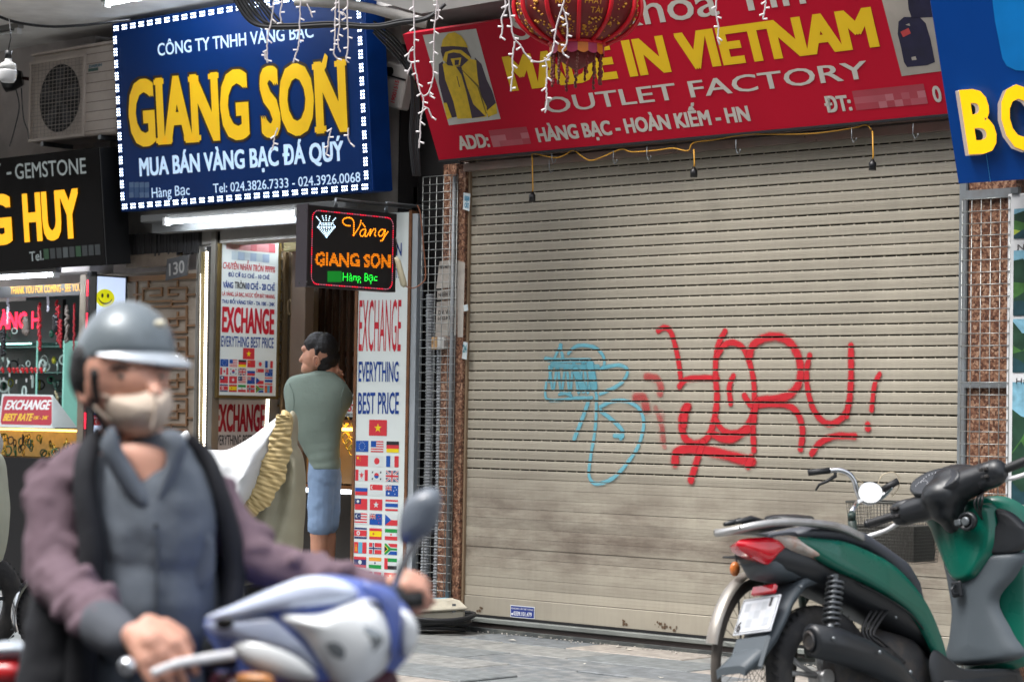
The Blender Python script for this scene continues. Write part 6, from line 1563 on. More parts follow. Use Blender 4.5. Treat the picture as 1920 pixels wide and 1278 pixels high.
# tail light, signals
fr = lambda x, z, w: SF(x, -(.052+.03*min(1, (x+.40)/.2))-w, z)
mb = MB(); puff(mb, [(-.405, .775), (-.362, .79), (-.236, .786), (-.198, .75), (-.235, .722), (-.279, .692), (-.325, .708), (-.387, .743)], ((-.33, .75), (-.26, .75)), .03, .09, fr, 6, 5); mb.build('tail_light', mat('red lens', (186, 10, 30), .08, var=.25, scale=18, coat=1, emit=.08), sc)
mb = MB(); puff(mb, [(-.25, .79), (-.12, .783), (-.065, .73), (-.045, .69), (-.10, .705), (-.2, .74)], ((-.18, .765), (-.09, .72)), .035, .01, lambda x, z, w: SF(x, -(.085+.03*min(1, (x+.25)/.2))-w, z), 5, 5); mb.build('signal_lens', mat('clear lens', (190, 180, 170), .1, var=.3, scale=30, dirt=(196, 110, 66), dscale=22, coat=1), sc)
# rear mudguard and plate
mb = MB(); mb.loft([ringbox(*q) for q in ((-.31, .04, .69, .72), (-.25, .085, .64, .74), (-.12, .10, .62, .72), (.05, .11, .60, .69), (.12, .10, .58, .64))]); mb.build('tail_under_cover', m_grey, sc)
mb = MB(); 
prof = [(-.02, .64, .085), (-.12, .62, .09), (-.19, .56, .09), (-.235, .50, .09), (-.29, .43, .085), (-.36, .37, .08), (-.455, .315, .075)]
mb.loft([[SF(x, y, z+d) for y, d in ((-w, -.02), (-w, .012), (-w*.6, .02), (w*.6, .02), (w, .012), (w, -.02), (w*.6, -.008), (-w*.6, -.008))] for x, z, w in prof]); mb.build('rear_mudguard', m_grey, sc)
nP = V((-.86, 0, .5)).normalized(); uP = V((.5, 0, .86)).normalized(); cP = V((-.295, 0, .515))
PL = Plane(SF(*cP), lS*-1, hS*uP.x+zS*uP.z)
plt = []
mb = MB(); mb.pbox(PL, -.10, -.075, -.004, .10, .075, 0, .003)
o_ = mb.build('number_plate', mat('plate white', (200, 204, 210), .4), sc)
mb = MB(); 
for q in ((-.094, .066, .094, .0685), (-.094, -.0685, .094, -.066), (-.094, -.066, -.0915, .066), (.0915, -.066, .094, .066)): mb.rect(PL, *q, .001)
mb.build('plate_border', m_ink, o_)
mb = MB()
for i in range(5):
    for j in range(3): mb.k = (i+j*2) % 3; mb.rect(PL, -.075+i*.03, -.05+j*.034, -.045+i*.03, -.016+j*.034, .0012)
mb.build('plate_mosaic', [mat('plate wash %d' % i, c, .5) for i, c in enumerate(((184, 188, 194), (170, 174, 180), (192, 194, 198)))], o_)  # blocky tones stand in for the unreadable plate digits
mb = MB(); mb.text_uv(PL, '1', .052, .030, .066, .030, .036, .0016, .05); mb.text_uv(PL, '6', -.088, -.062, -.066, -.062, .040, .0016, .05); mb.build('plate_digit', m_ink, o_)
mb = MB(); mb.pbox(PL, -.06, .085, -.01, .06, .12, .01, .004); mb.build('reflector', mat('red lens', (186, 10, 30)), sc)
mb = MB(); mb.pbox(PL, -.09, -.22, -.03, .09, -.08, -.008, .01); mb.build('plate_flap', m_grey, sc)
# shock
a_, b_ = V((.0, -.135, .64)), V((-.07, -.135, .41))
mb = MB(); mb.tube([SF(*a_), SF(*b_)], .010, 8); mb.tube([SF(*a_.lerp(b_, .72)), SF(*b_)], .02, 10); mb.build('shock_absorber', m_steel, sc)
mb = MB(); sp = []
d = (b_-a_).normalized(); u1 = d.orthogonal().normalized(); u2 = d.cross(u1)
for k in range(9*12): t = k/(9*12-1); sp.append(SF(*(a_.lerp(b_, .06+.74*t)+(u1*cos(k*2*pi/12)+u2*sin(k*2*pi/12))*.030)))
mb.tube(sp, .0062, 5); mb.build('spring', mat('grey spring', (96, 100, 104), .35, .6), sc)
# engine, swing arm, exhaust
mb = MB(); mb.loft([ringbox(x, hw, z0, z1) for x, hw, z0, z1 in ((.03, .05, .2, .34), (.15, .09, .18, .42), (.3, .1, .16, .44), (.46, .09, .15, .40), (.56, .05, .18, .34))]); mb.build('engine', m_engine, sc)
mb = MB(); mb.tube([SF(*p) for p in ((-.03, -.12, .30), (.1, -.13, .36), (.24, -.12, .33))], [.018, .024, .03], 8); mb.build('swing_arm', m_engine, sc)
for k in range(4):
    mb = MB(); pts = catmull([(.2+.03*k, -.1, .5), (.12+.02*k, -.12, .42), (.2, -.13, .33+.02*k), (.34, -.11, .3)], 5); mb.tube([SF(*p) for p in pts], .006, 5); mb.build('hose', m_cable, sc)
def mr(x, y, z, ry, rz, n=16): return [SF(x, y+ry*cos(2*pi*k/n), z+rz*sin(2*pi*k/n)) for k in range(n)]
mb = MB(); mb.loft([mr(-.235, -.20, .40, .035, .045), mr(-.225, -.20, .40, .052, .062), mr(-.1, -.20, .375, .058, .068), (mr(.05, -.195, .33, .056, .064)), mr(.2, -.18, .27, .05, .055), mr(.3, -.16, .22, .03, .035), mr(.4, -.12, .2, .02, .02)]); mb.build('exhaust_shield', m_blk, sc)
mb = MB(); mb.loft([mr(-.243, -.20, .40, .03, .038), mr(-.25, -.20, .40, .022, .028), mr(-.22, -.2, .4, .02, .026)]); mb.build('exhaust_tip', m_engine, sc)
mb = MB()
for x, z in ((-.18, .42), (.05, .36), (.2, .28)): mb.ellip(SF(x, -.262, z-.02), .008, .008, .008, nu=8, nv=4)
mb.build('shield_bolt', m_steel, sc)
mb = MB(); mb.loft([[SF(x, y, z) for y, z in ((-.15, .13), (-.15, .22), (.15, .22), (.15, .13))] for x in (.5, .62, .92)]); mb.build('floorboard', m_blk, sc)
for sgn in (-1, 1):
    mb = MB(); puff(mb, [(.50, .34), (.58, .30), (.66, .26), (.95, .24), (.95, .16), (.55, .12), (.48, .18), (.46, .28)], ((.58, .22), (.85, .20)), .015, .01, lambda x, z, w, s=sgn: SF(x, s*(.12+w), z), 7, 5, .35); mb.build('floor_side_panel', m_blk, sc)
# leg shield seen from behind: base sheet then the pieces
def bk(x, dx=0): 
    return lambda y, z, w: SF(x+.05*(z-.6)+.9*max(0, abs(y)-.1)**1.5*0-w+dx+1.2*y*y, y, z)
m_in = m_grey
mb = MB(); puff(mb, [(-.13, .925), (-.20, .86), (-.24, .77), (-.252, .66), (-.225, .52), (-.175, .27), (0, .25), (.175, .27), (.225, .52), (.235, .66), (.20, .78), (.12, .90), (0, .93)], ((0, .75), (0, .4)), .03, .05, lambda y, z, w: SF(.93+.05*(z-.6)-w+3.0*y*y, y, z), 9, 5, .22); mb.build('leg_shield', m_green, sc)
mb = MB(); puff(mb, [(.115, .72), (-.11, .70), (-.24, .685), (-.20, .60), (-.125, .51), (-.17, .38), (-.185, .28), (.16, .29), (.13, .40), (.10, .50), (.115, .62)], ((-.05, .64), (0, .36)), .045, .02, bk(.885), 9, 5, .3); mb.build('inner_panel', m_in, sc)
mb = MB(); puff(mb, [(.19, .885), (-.04, .875), (-.15, .895), (-.17, .82), (-.155, .72), (-.10, .64), (-.05, .605), (.04, .61), (.11, .72), (.165, .82)], ((0, .84), (-.02, .68)), .05, .03, bk(.86), 10, 5, .3); mb.build('steering_cowl', m_green, sc)
mb = MB(); puff(mb, [(-.165, .87), (-.215, .85), (-.262, .79), (-.275, .765), (-.24, .695), (-.12, .70), (-.145, .78), (-.17, .82)], ((-.21, .80), (-.19, .73)), .026, .02, bk(.865), 8, 5, .3); mb.build('glovebox_lid', m_blk, sc)
KP = Plane(SF(.80, -.108, .83), lS*-1, zS)
mb = MB(); mb.loft([[KP.p(r*cos(t)*1.25, r*sin(t), w) for t in [i*pi/8 for i in range(16)]] for r, w in ((.038, .0), (.036, .016), (.026, .018), (.024, .008))]); mb.build('key_surround', m_blk, sc)
mb = MB(); mb.loft([[KP.p(r*cos(t), r*sin(t), w) for t in [i*pi/8 for i in range(16)]] for r, w in ((.018, .008), (.018, .022), (.012, .024))]); mb.pbox(KP, -.055, -.012, .012, -.022, .012, .026, .004); mb.build('ignition_lock', m_steel, sc)
HP = Plane(SF(.825, .008, .575), lS*-1, zS)
mb = MB(); mb.pbox(HP, -.026, -.032, .0, .026, .032, .018, .006); mb.tube([HP.p(0, .018, .018), HP.p(0, .0, .04), HP.p(0, -.018, .035), HP.p(.012, -.02, .02)], .006, 6); mb.build('bag_hook', m_blk, sc)
# headset
hp_ = [('e', (.80, -.005, .945), (.10, .095, .075)), ('c', (.86, 0, .99), (.80, 0, .90), .075, .07), ('c', (.80, .02, .92), (.77, .17, .905), .06, .052), ('c', (.80, -.02, .96), (.845, -.20, 1.00), .07, .055), ('e', (.86, -.02, 1.0), (.10, .13, .07)), ('e', (.772, .20, .905), (.045, .055, .05)), ('e', (.85, -.23, 1.005), (.05, .055, .055)), ('c', (.80, 0, .90), (.84, 0, .84), .06, .05)]
blob('handlebar_cover', hp_, m_blk, sc, .011, 3, SF)
DP = Plane(SF(.765, .01, 1.005), lS*-1, hS*.62+zS*.78)
mb = MB(); 
n_ = 24; rimp = [(.125*cos(2*pi*k/n_), .062*sin(2*pi*k/n_)) for k in range(n_)]
mb.loft([[DP.p(a*s, b*s, w) for a, b in rimp] for s, w in ((1.08, -.05), (1.05, .0), (.97, .008), (.93, .004))]); mb.build('dash_bezel', m_blk, sc)
mb = MB(); mb.flat(DP, [(a*.94, b*.94) for a, b in rimp], .005); mb.build('dash_face', mat('dash face', (24, 26, 30), .12, spec=.7), sc)
mb = MB(); mb.k = 0; mb.disc(DP, .0, -.03, .036, .0065, 18, ry=.018); mb.k = 1
for k in range(14): q = pi*k/13; mb.disc(DP, .07*cos(q), .004+.038*sin(q), .0025, .0065, 6)
for k in range(9): q = pi*k/8; mb.disc(DP, -.06+.03*cos(q), -.01+.02*sin(q), .002, .0065, 6)
mb.k = 2; mb.disc(DP, .0, -.042, .026, .0072, 14, ry=.010); mb.build('dash_dial', [mat('dial blue', (60, 100, 190), .3), mat('dial marks', (200, 200, 205), .4), mat('dial white', (210, 214, 222), .3)], sc)
for nm, e, ln_ in (('L', (.72, .35, .88), None), ('R', (.90, -.36, 1.035), None)):
    e = V(e); i_ = V((.76, .22, .90)) if nm == 'L' else V((.855, -.24, 1.005)); dd = (e-i_).normalized()
    mb = MB(); n2 = 22; pts = [i_.lerp(e, k/n2) for k in range(n2+1)]; mb.tube([SF(*p) for p in pts], [.0175+(.0016 if k % 2 else 0) for k in range(n2+1)], 12); mb.build('grip', m_cable, sc)
    mb = MB(); mb.tube([SF(*(e-dd*.005)), SF(*(e+dd*.012))], [.02, .016], 12); mb.build('bar_end', m_blk, sc)
    s = 1 if nm == 'L' else -1
    mb = MB(); q0 = i_+V((.035, -.02*s, -.005)); q1 = q0.lerp(e+V((.05, .01*s, -.03)), .5)+V((.02, 0, -.004)); q2 = e+V((.045, .01*s, -.028)); 
    mb.tube([SF(*p) for p in catmull([q0+V((-.04, 0, -.022)), q1+V((-.06, 0, -.024)), q2+V((-.06, 0, -.024))], 5)], .0095, 8); mb.build('brake_lever', mat('silver lever', (226, 226, 228), .3, .1), sc)
    sd2 = dd.cross(V((0, 0, 1))).normalized(); up2 = sd2.cross(dd); rr_ = []
    for t_, r1, r2 in ((-.085, .036, .040), (-.075, .044, .048), (-.03, .046, .052), (-.004, .043, .047), (.012, .036, .038), (.016, .026, .028)):
        rr_.append([SF(*(i_+dd*t_+sd2*r1*(abs(cos(a))**.6)*(1 if cos(a) > 0 else -1)+up2*r2*(abs(sin(a))**.6)*(1 if sin(a) > 0 else -1))) for a in [k*pi/12 for k in range(24)]])
    mb = MB(); mb.loft(rr_); mb.build('switch_housing', m_blk, sc)
    mb = MB(); c = i_+dd*(-.02)
    for k in range(4): 
        p = c+V((-.050, .022*(k % 2)*s-.016*s, .020-.030*(k//2))); mb.box((-.007, -.009, -.006), (.007, .009, .006), lambda x, y, z, p=p: SF(*(p+V((x, y, z)))), bev=.002)
    mb.build('switches', m_engine, sc)
for k in range(3):
    mb = MB(); mb.tube([SF(*p) for p in catmull([(.84+.01*k, -.17, .95), (.80, -.19+.02*k, .90), (.84, -.14, .86-.01*k), (.90, -.10, .84)], 6)], .0045, 6); mb.build('control_cable', m_cable, sc)
mb = MB()
for x, z in ((.02, .60), (.30, .47), (-.18, .60)): mb.ellip(SF(x, -.128, z), .007, .007, .007, nu=8, nv=4)
mb.build('panel_screw', m_steel, sc)
mb = MB(); mb.tube([SF(*p) for p in catmull([(.115, -.138, .60), (.24, -.142, .548), (.365, -.135, .487), (.45, -.124, .42)], 6)], .003, 5); mb.build('panel_seam', m_cable, sc)
# front end beyond the shield
mb = MB(); mb.loft([ringbox(*q) for q in ((1.0, .15, .38, .88), (1.08, .15, .42, .90), (1.15, .10, .50, .88), (1.22, .05, .60, .80))]); mb.build('front_fairing', m_green, sc)
mb = MB(); mb.loft([ringbox(*q) for q in ((1.05, .05, .56, .62), (1.18, .07, .60, .66), (1.32, .07, .61, .66), (1.45, .06, .56, .61))]); mb.build('front_mudguard', m_green, sc)
for y in (-.06, .06):
    mb = MB(); mb.tube([SF(1.30, y, .30), SF(1.12, y*.8, .72)], .016, 8); mb.build('fork', m_steel, sc)
mb = MB(); mb.tube([SF(.5, .12, .2), SF(.42, .26, .02)], .01, 8); mb.build('side_stand', m_steel, sc)

# ================================================================ bicycle behind the scooter
hB = (F0*cos(radians(36))+R0*sin(radians(36))).normalized(); wB = onZ(1416, 1236, .31); sB = hB.cross(ZU)
bi = thing('bicycle', (wB.x, wB.y, 0), 'old bicycle with silver mudguards parked between the scooter and the shutter', 'bicycle')
BF = lambda x, y, z: V((wB.x, wB.y, 0))+hB*x-sB*y+ZU*z
wheel(bi, wB, hB, .31, .020, m_steel, mat('grey bicycle tyre', (70, 66, 62), .8, dirt=(110, 100, 90)), spokes=36, spM=mat('dark spoke', (70, 68, 66), .4, .6), rimw=.014)
wheel(bi, BF(1.02, 0, .31), hB, .31, .020, m_steel, m_tyre, spokes=36, rimw=.014)
for x0, q0, q1 in ((0, 62, 166), (1.02, 40, 150)):
    mb = MB(); rings = []
    for k in range(22):
        q = radians(q0+(q1-q0)*k/21); c = BF(x0, 0, .31); d = hB*cos(q)+ZU*sin(q)
        rings.append([c+d*(.332+.012*cos(t))+sB*.026*sin(t) for t in [i*pi/6-pi/2 for i in range(7)]])
    mb.loft(rings, caps=False, closed_ring=False); mb.build('mudguard', mat('worn alloy', (150, 146, 140), .4, .5, dirt=(150, 130, 112), dscale=8), bi)
m_fr = mat('dark green frame', (34, 54, 50), .4, dirt=(80, 60, 44), dscale=9)
for nm, pts, r in (('chain_stay', [(0, .05, .31), (.42, .04, .28)], .009), ('seat_stay', [(0, .05, .31), (.30, .03, .74)], .008), ('chain_stay', [(0, -.05, .31), (.42, -.04, .28)], .009), ('seat_stay', [(0, -.05, .31), (.30, -.03, .74)], .008),
    ('seat_tube', [(.42, 0, .28), (.29, 0, .80)], .015), ('down_tube', [(.42, 0, .28), (.78, 0, .70)], .016), ('top_tube', [(.36, 0, .50), (.78, 0, .78)], .014), ('head_tube', [(.77, 0, .82), (.81, 0, .66)], .018), ('fork', [(.82, .05, .64), (1.02, .05, .31)], .010), ('fork', [(.82, -.05, .64), (1.02, -.05, .31)], .010), ('head_clamp', [(.77, 0, .82), (.765, 0, .85)], .016)):
    mb = MB(); mb.tube([BF(*p) for p in pts], r, 8); mb.build(nm, m_fr if nm != 'stem' else m_chrome, bi)
mb = MB()
for y in (-.06, 0, .06): mb.tube([BF(-.14, y, .70), BF(.28, y, .70)], .004, 6)
for x in (-.14, 0, .14): mb.tube([BF(x, -.065, .70), BF(x, .065, .70)], .004, 6)
for y in (-.06, .06): mb.tube([BF(-.05, y, .70), BF(0, y, .33)], .004, 6)
mb.build('rear_rack', m_cable, bi)
mb = MB(); mb.ellip(BF(-.16, 0, .66), .02, .02, .028, nu=10, nv=6); mb.build('rear_reflector', mat('amber reflector', (206, 120, 60), .2), bi)
mb = MB(); mb.loft([[BF(x, w*cos(t), z-.012+.018*sin(t)) for t in [i*pi/6 for i in range(12)]] for x, w, z in ((.16, .04, .84), (.2, .085, .85), (.28, .08, .85), (.36, .03, .845), (.42, .02, .84))]); mb.build('saddle', m_blk, bi)
Db = 10.0; A_ = lambda x, y, d=Db: at(x, y, d)
mb = MB(); mb.tube(catmull([A_(*p) for p in ((1556, 882), (1575, 881), (1592, 888), (1602, 902), (1607, 920), (1615, 936), (1632, 942), (1655, 930), (1672, 912))], 6), .0115, 10); mb.build('handlebar', m_chrome, bi)
mb = MB(); mb.tube([BF(.765, 0, .85), BF(.765, 0, .85).lerp(A_(1618, 940), .5)+ZU*.02, A_(1618, 938)], .011, 8); mb.build('stem', m_chrome, bi)
mb = MB(); mb.tube([A_(1515, 886), A_(1556, 881.5)], .0135, 12); mb.build('grip', m_cable, bi)
mb = MB(); mb.tube([A_(1655, 918), A_(1684, 901)], .015, 12); mb.build('grip', m_cable, bi)
mb = MB(); mb.tube([A_(*p) for p in ((1566, 880), (1566, 892), (1550, 902), (1536, 908), (1529, 919))], [.008, .009, .007, .006, .004], 8); mb.build('brake_lever', m_blk, bi)
mb = MB(); mb.tube(catmull([A_(*p) for p in ((1572, 888), (1600, 893), (1622, 908))], 5), .002, 5); mb.tube(catmull([A_(*p) for p in ((1645, 910), (1655, 890), (1675, 885), (1686, 896), (1684, 915), (1672, 930))], 5), .0025, 5); mb.build('brake_cable', mat('cream cable', (190, 176, 150), .5), bi)
MP = Plane(A_(1632, 923, 9.9), (R0-F0*.1), ZU)
mb = MB(); 
mb.loft([[MP.p(r*cos(t)*1.0, r*.86*sin(t), w) for t in [i*pi/12 for i in range(24)]] for r, w in ((.045, -.02), (.053, -.01), (.053, 0), (.049, .002))]); mb.build('mirror_housing', m_steel, bi)
mb = MB(); mb.disc(MP, 0, 0, .050, .003, 28, ry=.043); mb.build('mirror_glass', mat('painted mirror glare', (236, 238, 240), .45, 0, var=0, emit=.25), bi)  # pale glowing disc paints the mirror's bright reflection
# basket of wire mesh
bk_ = mat('dark wire basket', (74, 74, 70), .5, .4)
mb = MB()
CB_ = at(1676, 1052, 10.35)
def BK(x, y, z): return CB_+hB*x-sB*y+ZU*(z-.64)*1.15
for z in [.64+.0125*k for k in range(19)]:
    s = 1+.18*(z-.64)/.22; mb.tube([BK(-.10*s, -.15*s, z), BK(.12*s, -.15*s, z), BK(.12*s, .15*s, z), BK(-.10*s, .15*s, z)], .0012, 3, closed=True)
for k in range(22):
    y = -.15+.3*k/21
    for x in (-.10, .12): mb.tube([BK(x, y, .64), BK(x*1.18, y*1.18, .865)], .0012, 3)
for k in range(14):
    x = -.10+.22*k/13
    for y in (-.15, .15): mb.tube([BK(x, y, .64), BK(x*1.18, y*1.18, .865)], .0012, 3)
mb.tube([BK(-.118, -.177, .866), BK(.142, -.177, .866), BK(.142, .177, .866), BK(-.118, .177, .866)], .005, 6, closed=True)
mb.build('basket', bk_, bi)
mb = MB(); mb.loft([[BK(x*.95, y*.95, z) for x, y in ((-.1, -.15), (.12, -.15), (.12, .15), (-.1, .15))] for z in (.645, .78)], smooth=False); mb.build('basket_liner', mat('dark sack', (60, 58, 54), .9, bump=.5), bi)
mb = MB(); p = A_(1330, 1185, 9.3); mb.quad(p, p+R0*.04-ZU*.03, p+R0*.05+ZU*.05, p+ZU*.04); mb.build('white_rag', m_white, bi)
# ================================================================ people
def skin(name, c):
    M = mat(name, c, .5, var=.10, scale=18, bump=.1, bscale=80); B = M.node_tree.nodes['Principled BSDF']; B.inputs['Subsurface Weight'].default_value = .12; B.inputs['Subsurface Radius'].default_value = (.02, .008, .004); B.inputs['Subsurface Scale'].default_value = .3; return M
m_skin1 = skin('tanned skin', (214, 160, 138)); m_skin2 = skin('warm skin', (204, 150, 124)); m_hair = mat('black hair', (24, 22, 24), .45, var=.3, scale=60, bump=.5, bscale=220)
def cloth(name, c, var=.12): return mat(name, c, .85, var=var, scale=9, bump=.25, bscale=30)
# ---- the man at the shop door, seen from behind
D = 14.5; A = lambda x, y, b=0.0: at(x, y, D+b)
mn = thing('person', (A(603, 1140).x, A(603, 1140).y, 0), 'man seen from behind in grey green T-shirt and blue shorts, hand at his neck', 'person')
def cap(p, q, r0, r1, *k): return ('c', p, q, r0, r1, *k)
body = [('e', A(604, 661), (.082, .098, .112)), ('e', A(587, 672), (.070, .066, .085)), ('e', A(580, 690), (.050, .052, .048)), cap(A(571, 664), A(564.5, 675), .013, .015), cap(A(572, 690), A(568, 695), .016, .014), ('e', A(575, 654), (.028, .04, .024)),
    cap(A(612, 690), A(612, 726), .056, .062), cap(A(562, 732), A(630, 738), .05, .05), ('e', A(600, 780), (.12, .08, .2)), cap(A(606, 800), A(608, 880), .075, .075),
    cap(A(560, 732), A(560, 780, .05), .040, .036), cap(A(560, 780, .05), A(585, 800, .24), .034, .027), cap(A(585, 800, .24), A(600, 800, .27), .03, .024), cap(A(632, 740), A(640, 752, .03), .042, .040), cap(A(640, 752, .03), A(637, 715, .05), .036, .026),
    cap(A(602, 885), A(598, 1004), .066, .056), cap(A(598, 1004), A(598, 1045), .054, .052), cap(A(598, 1045), A(600, 1118), .052, .034), cap(A(614, 885, .05), A(612, 1004, .08), .066, .056), cap(A(614, 1004, .08), A(612, 1045, .08), .054, .052), cap(A(612, 1045, .08), A(612, 1116, .08), .052, .034),
    cap(A(600, 1122), A(586, 1128, .05), .035, .028), cap(A(612, 1120, .08), A(600, 1126, .14), .035, .028)]
h0 = A(629, 694, .015)
body += [('e', h0, (.032, .022, .038))]
for dx, dy in ((-3, -22), (4, -18), (12, 2), (15, 9)): body += [cap(h0, A(629+dx*.55, 694+dy*.55, .01), .011, .0095), cap(A(629+dx*.55, 694+dy*.55, .01), A(629+dx, 694+dy, .0), .0095, .007)]
body += [cap(h0, A(638, 716, .05), .022, .03)]
blob('body', body, m_skin2, mn, .0055, 4)
blob('hair', [('e', A(607, 653, .0), (.082, .100, .100)), ('e', A(597, 645), (.074, .090, .078)), ('e', A(613, 672, .0), (.066, .096, .070)), ('e', A(611, 686, -.01), (.052, .068, .050)), ('e', A(585, 643), (.040, .06, .034)), cap(A(594, 655, -.09), A(593, 666, -.088), .013, .008)], m_hair, mn, .0055, 3, noise=(.008, .004))
mb = MB(); mb.tube(catmull([A(*p) for p in ((592, 668, -.094), (588, 673, -.098), (589, 682, -.098), (594, 687, -.092), (597, 680, -.098), (596, 670, -.098))], 4, True), .0055, 7, closed=True); mb.ellip(A(592.5, 677, -.09), .010, .010, .020); mb.build('ear', m_skin2, mn)
mb = MB(); mb.tube([A(575, 655, -.03), A(571, 656, .0)], .0035, 5); mb.ellip(A(574, 661, -.02), .006, .008, .006, nu=8, nv=5); mb.build('eyebrow', m_hair, mn)
prof_ = [(695, 590, 624, .055), (700, 572, 630, .075), (706, 548, 637, .085), (714, 539, 646, .095), (726, 534, 655, .105), (740, 532, 661, .112), (754, 533, 659, .118), (770, 536, 651, .120), (790, 543, 644, .118), (810, 551, 640, .114), (830, 562, 638, .110), (850, 572, 637, .107), (864, 579, 638, .105), (877, 583, 638, .104), (878.5, 585, 636, .098)]
pf = catmull([V((y, (a+b)/2, (b-a)/2)) for y, a, b, d in prof_], 5); dd_ = catmull([V((y, d, 0)) for y, a, b, d in prof_], 5); rings = []
for n_, (p, q) in enumerate(zip(pf, dd_)):
    ring = []
    for k in range(40):
        t = 2*pi*k/40; c, s_ = cos(t), sin(t); e = 1+.012*sin(p.x*.11+3*t)+.016*sin(p.x*.35+t*2)*max(0, (p.x-800)/80)+.008*sin(5*t+p.x*.06)
        ring.append(A(p.y, p.x)+R0*(p.z/303)*(abs(c)**.86)*(1 if c > 0 else -1)*e+F0*q.y*(abs(s_)**.86)*(1 if s_ > 0 else -1)*e)
    rings.append(ring)
mb = MB(); mb.loft(rings, caps=False); mb.build('t_shirt', cloth('grey green jersey', (134, 150, 140), .05), mn)
mb = MB(); mb.tube(catmull([A(608, 699)+R0*.058*cos(q)+F0*.060*sin(q)+ZU*.008*cos(q) for q in [i*pi/6 for i in range(12)]], 3, True), .0065, 6, closed=True); mb.build('collar', cloth('grey green rib', (116, 132, 124)), mn)
mb = MB(); mb.tube(catmull([A(*p) for p in ((541, 716, -.07), (549, 735, -.095), (551, 760, -.10), (545, 785, -.10))], 5), .0022, 5); mb.tube(catmull([A(*p) for p in ((646, 722, -.07), (640, 745, -.10), (640, 765, -.105))], 5), .0022, 5); mb.build('sleeve_seam', MATS['grey green rib'], mn)
blob('shorts', [('e', A(609, 880), (.104, .100, .09)), cap(A(609, 866), A(607, 890), .100, .098), cap(A(603, 890), A(600, 985), .086, .078), cap(A(616, 890, .05), A(613, 980, .07), .084, .078)], cloth('faded blue denim', (140, 166, 200), .08), mn, .008, 6, noise=(.07, .010))
mb = MB(); mb.loft([[A(601, y, .02)+R0*w*cos(q)+F0*w*sin(q) for q in [i*pi/10 for i in range(20)]] for y, w in ((965, .078), (990, .080), (996, .078))], caps=False); mb.build('shorts_hem', MATS['faded blue denim'], mn)
for x, b in ((594, .02), (607, .1)):
    mb = MB(); mb.ellip(A(x, 1134, b), .12, .05, .02, lambda X, Y, Z: V((X, Y, Z))); mb.build('sandal', m_blk, mn)

# ---- the rider in front
D2 = 4.7; B_ = lambda x, y, b=0.0: at(x, y, D2+b)
rd = thing('person', B_(260, 1500, .1), 'man riding past in grey helmet, beige face mask and open purple sleeved jacket', 'person')
bd = [('e', B_(236, 690), (.080, .095, .115)), ('e', B_(258, 745, -.02), (.062, .07, .075)), cap(B_(284, 705, -.075), B_(292, 738, -.10), .009, .015), ('e', B_(252, 712, -.045), (.062, .05, .05)), ('e', B_(262, 782, -.02), (.045, .05, .03)),
    cap(B_(240, 790, .02), B_(243, 870, .04), .056, .066), cap(B_(150, 905, .03), B_(350, 895, .06), .045, .045), ('e', B_(255, 1020, .03), (.17, .11, .25)), ('e', B_(250, 1250, .08), (.16, .12, .2)),
    cap(B_(122, 915, .02), B_(102, 1078, -.05), .040, .036), cap(B_(105, 1085, -.05), B_(235, 1195, -.34), .040, .029), cap(B_(360, 910, .06), B_(478, 1052, -.02), .044, .036), cap(B_(478, 1052, -.02), B_(735, 1104, -.08), .034, .025),
    cap(B_(200, 1400, .1), B_(330, 1420, -.35), .085, .065), cap(B_(330, 1420, -.35), B_(330, 1800, -.15), .06, .045), cap(B_(300, 1400, .2), B_(560, 1420, .0), .085, .065), cap(B_(560, 1420, .0), B_(540, 1780, .1), .06, .045)]
def hand(c, dirn, across, n_out, curl, s=1.0):
    """palm at c; dirn towards the fingertips, across from little finger to index, n_out back of the hand"""
    out = [('e', c, (.030*s, .030*s, .026*s)), cap(c-dirn*.03*s-across*.018*s, c+dirn*.022*s-across*.026*s, .020*s, .017*s), cap(c-dirn*.03*s+across*.012*s, c+dirn*.024*s+across*.026*s, .020*s, .017*s), cap(c-dirn*.025*s, c+dirn*.025*s, .021*s, .019*s)]
    for k, (o, l) in enumerate(((-.036, .82), (-.012, .98), (.0125, 1.05), (.0365, .95))):
        a = c+dirn*.026*s+across*o*s; b = a+(dirn*.034*l-n_out*.012)*s; d = b+(dirn*.010*l-n_out*.028*l)*s*curl+(dirn*.02)*s*(1-curl); e = d-(dirn*.014+n_out*.014)*s*curl
        out += [cap(a, b, .0100*s, .0088*s), cap(b, d, .0090*s, .0082*s), cap(d, e, .0082*s, .0070*s)]
    a = c-dirn*.015*s+across*.034*s; b = a+(across*.016+dirn*.026-n_out*.012)*s; out += [cap(a, b, .013*s, .011*s), cap(b, b+(dirn*.018-n_out*.018)*s, .011*s, .009*s)]
    return out
hr = B_(285, 1203, -.40); dr_ = (CR*.55-ZU*.62-F0*.45).normalized(); ac_ = (CR*.75+ZU*.45+F0*.3).normalized(); no_ = ac_.cross(dr_).normalized()
if no_.dot(-F0) < 0: no_ = -no_
ac_ = (ac_-dr_*ac_.dot(dr_)).normalized()
bd += hand(hr, dr_, ac_, no_, 1.0, 1.12); bd += [cap(B_(240, 1195, -.36), hr, .028, .026)]
hl = B_(760, 1100, -.10); dl = (CR*.55-ZU*.75-F0*.3).normalized(); al = (CR*.7+ZU*.5).normalized(); al = (al-dl*al.dot(dl)).normalized(); nl = al.cross(dl).normalized()
if nl.dot(-F0) < 0: nl = -nl
bd += hand(hl, dl, al, nl, 1.0, .76); bd += [cap(B_(735, 1103, -.08), hl, .025, .024)]
blob('body', bd, m_skin1, rd, .0052, 3)
m_mask = cloth('beige cotton mask', (200, 184, 168), .08)
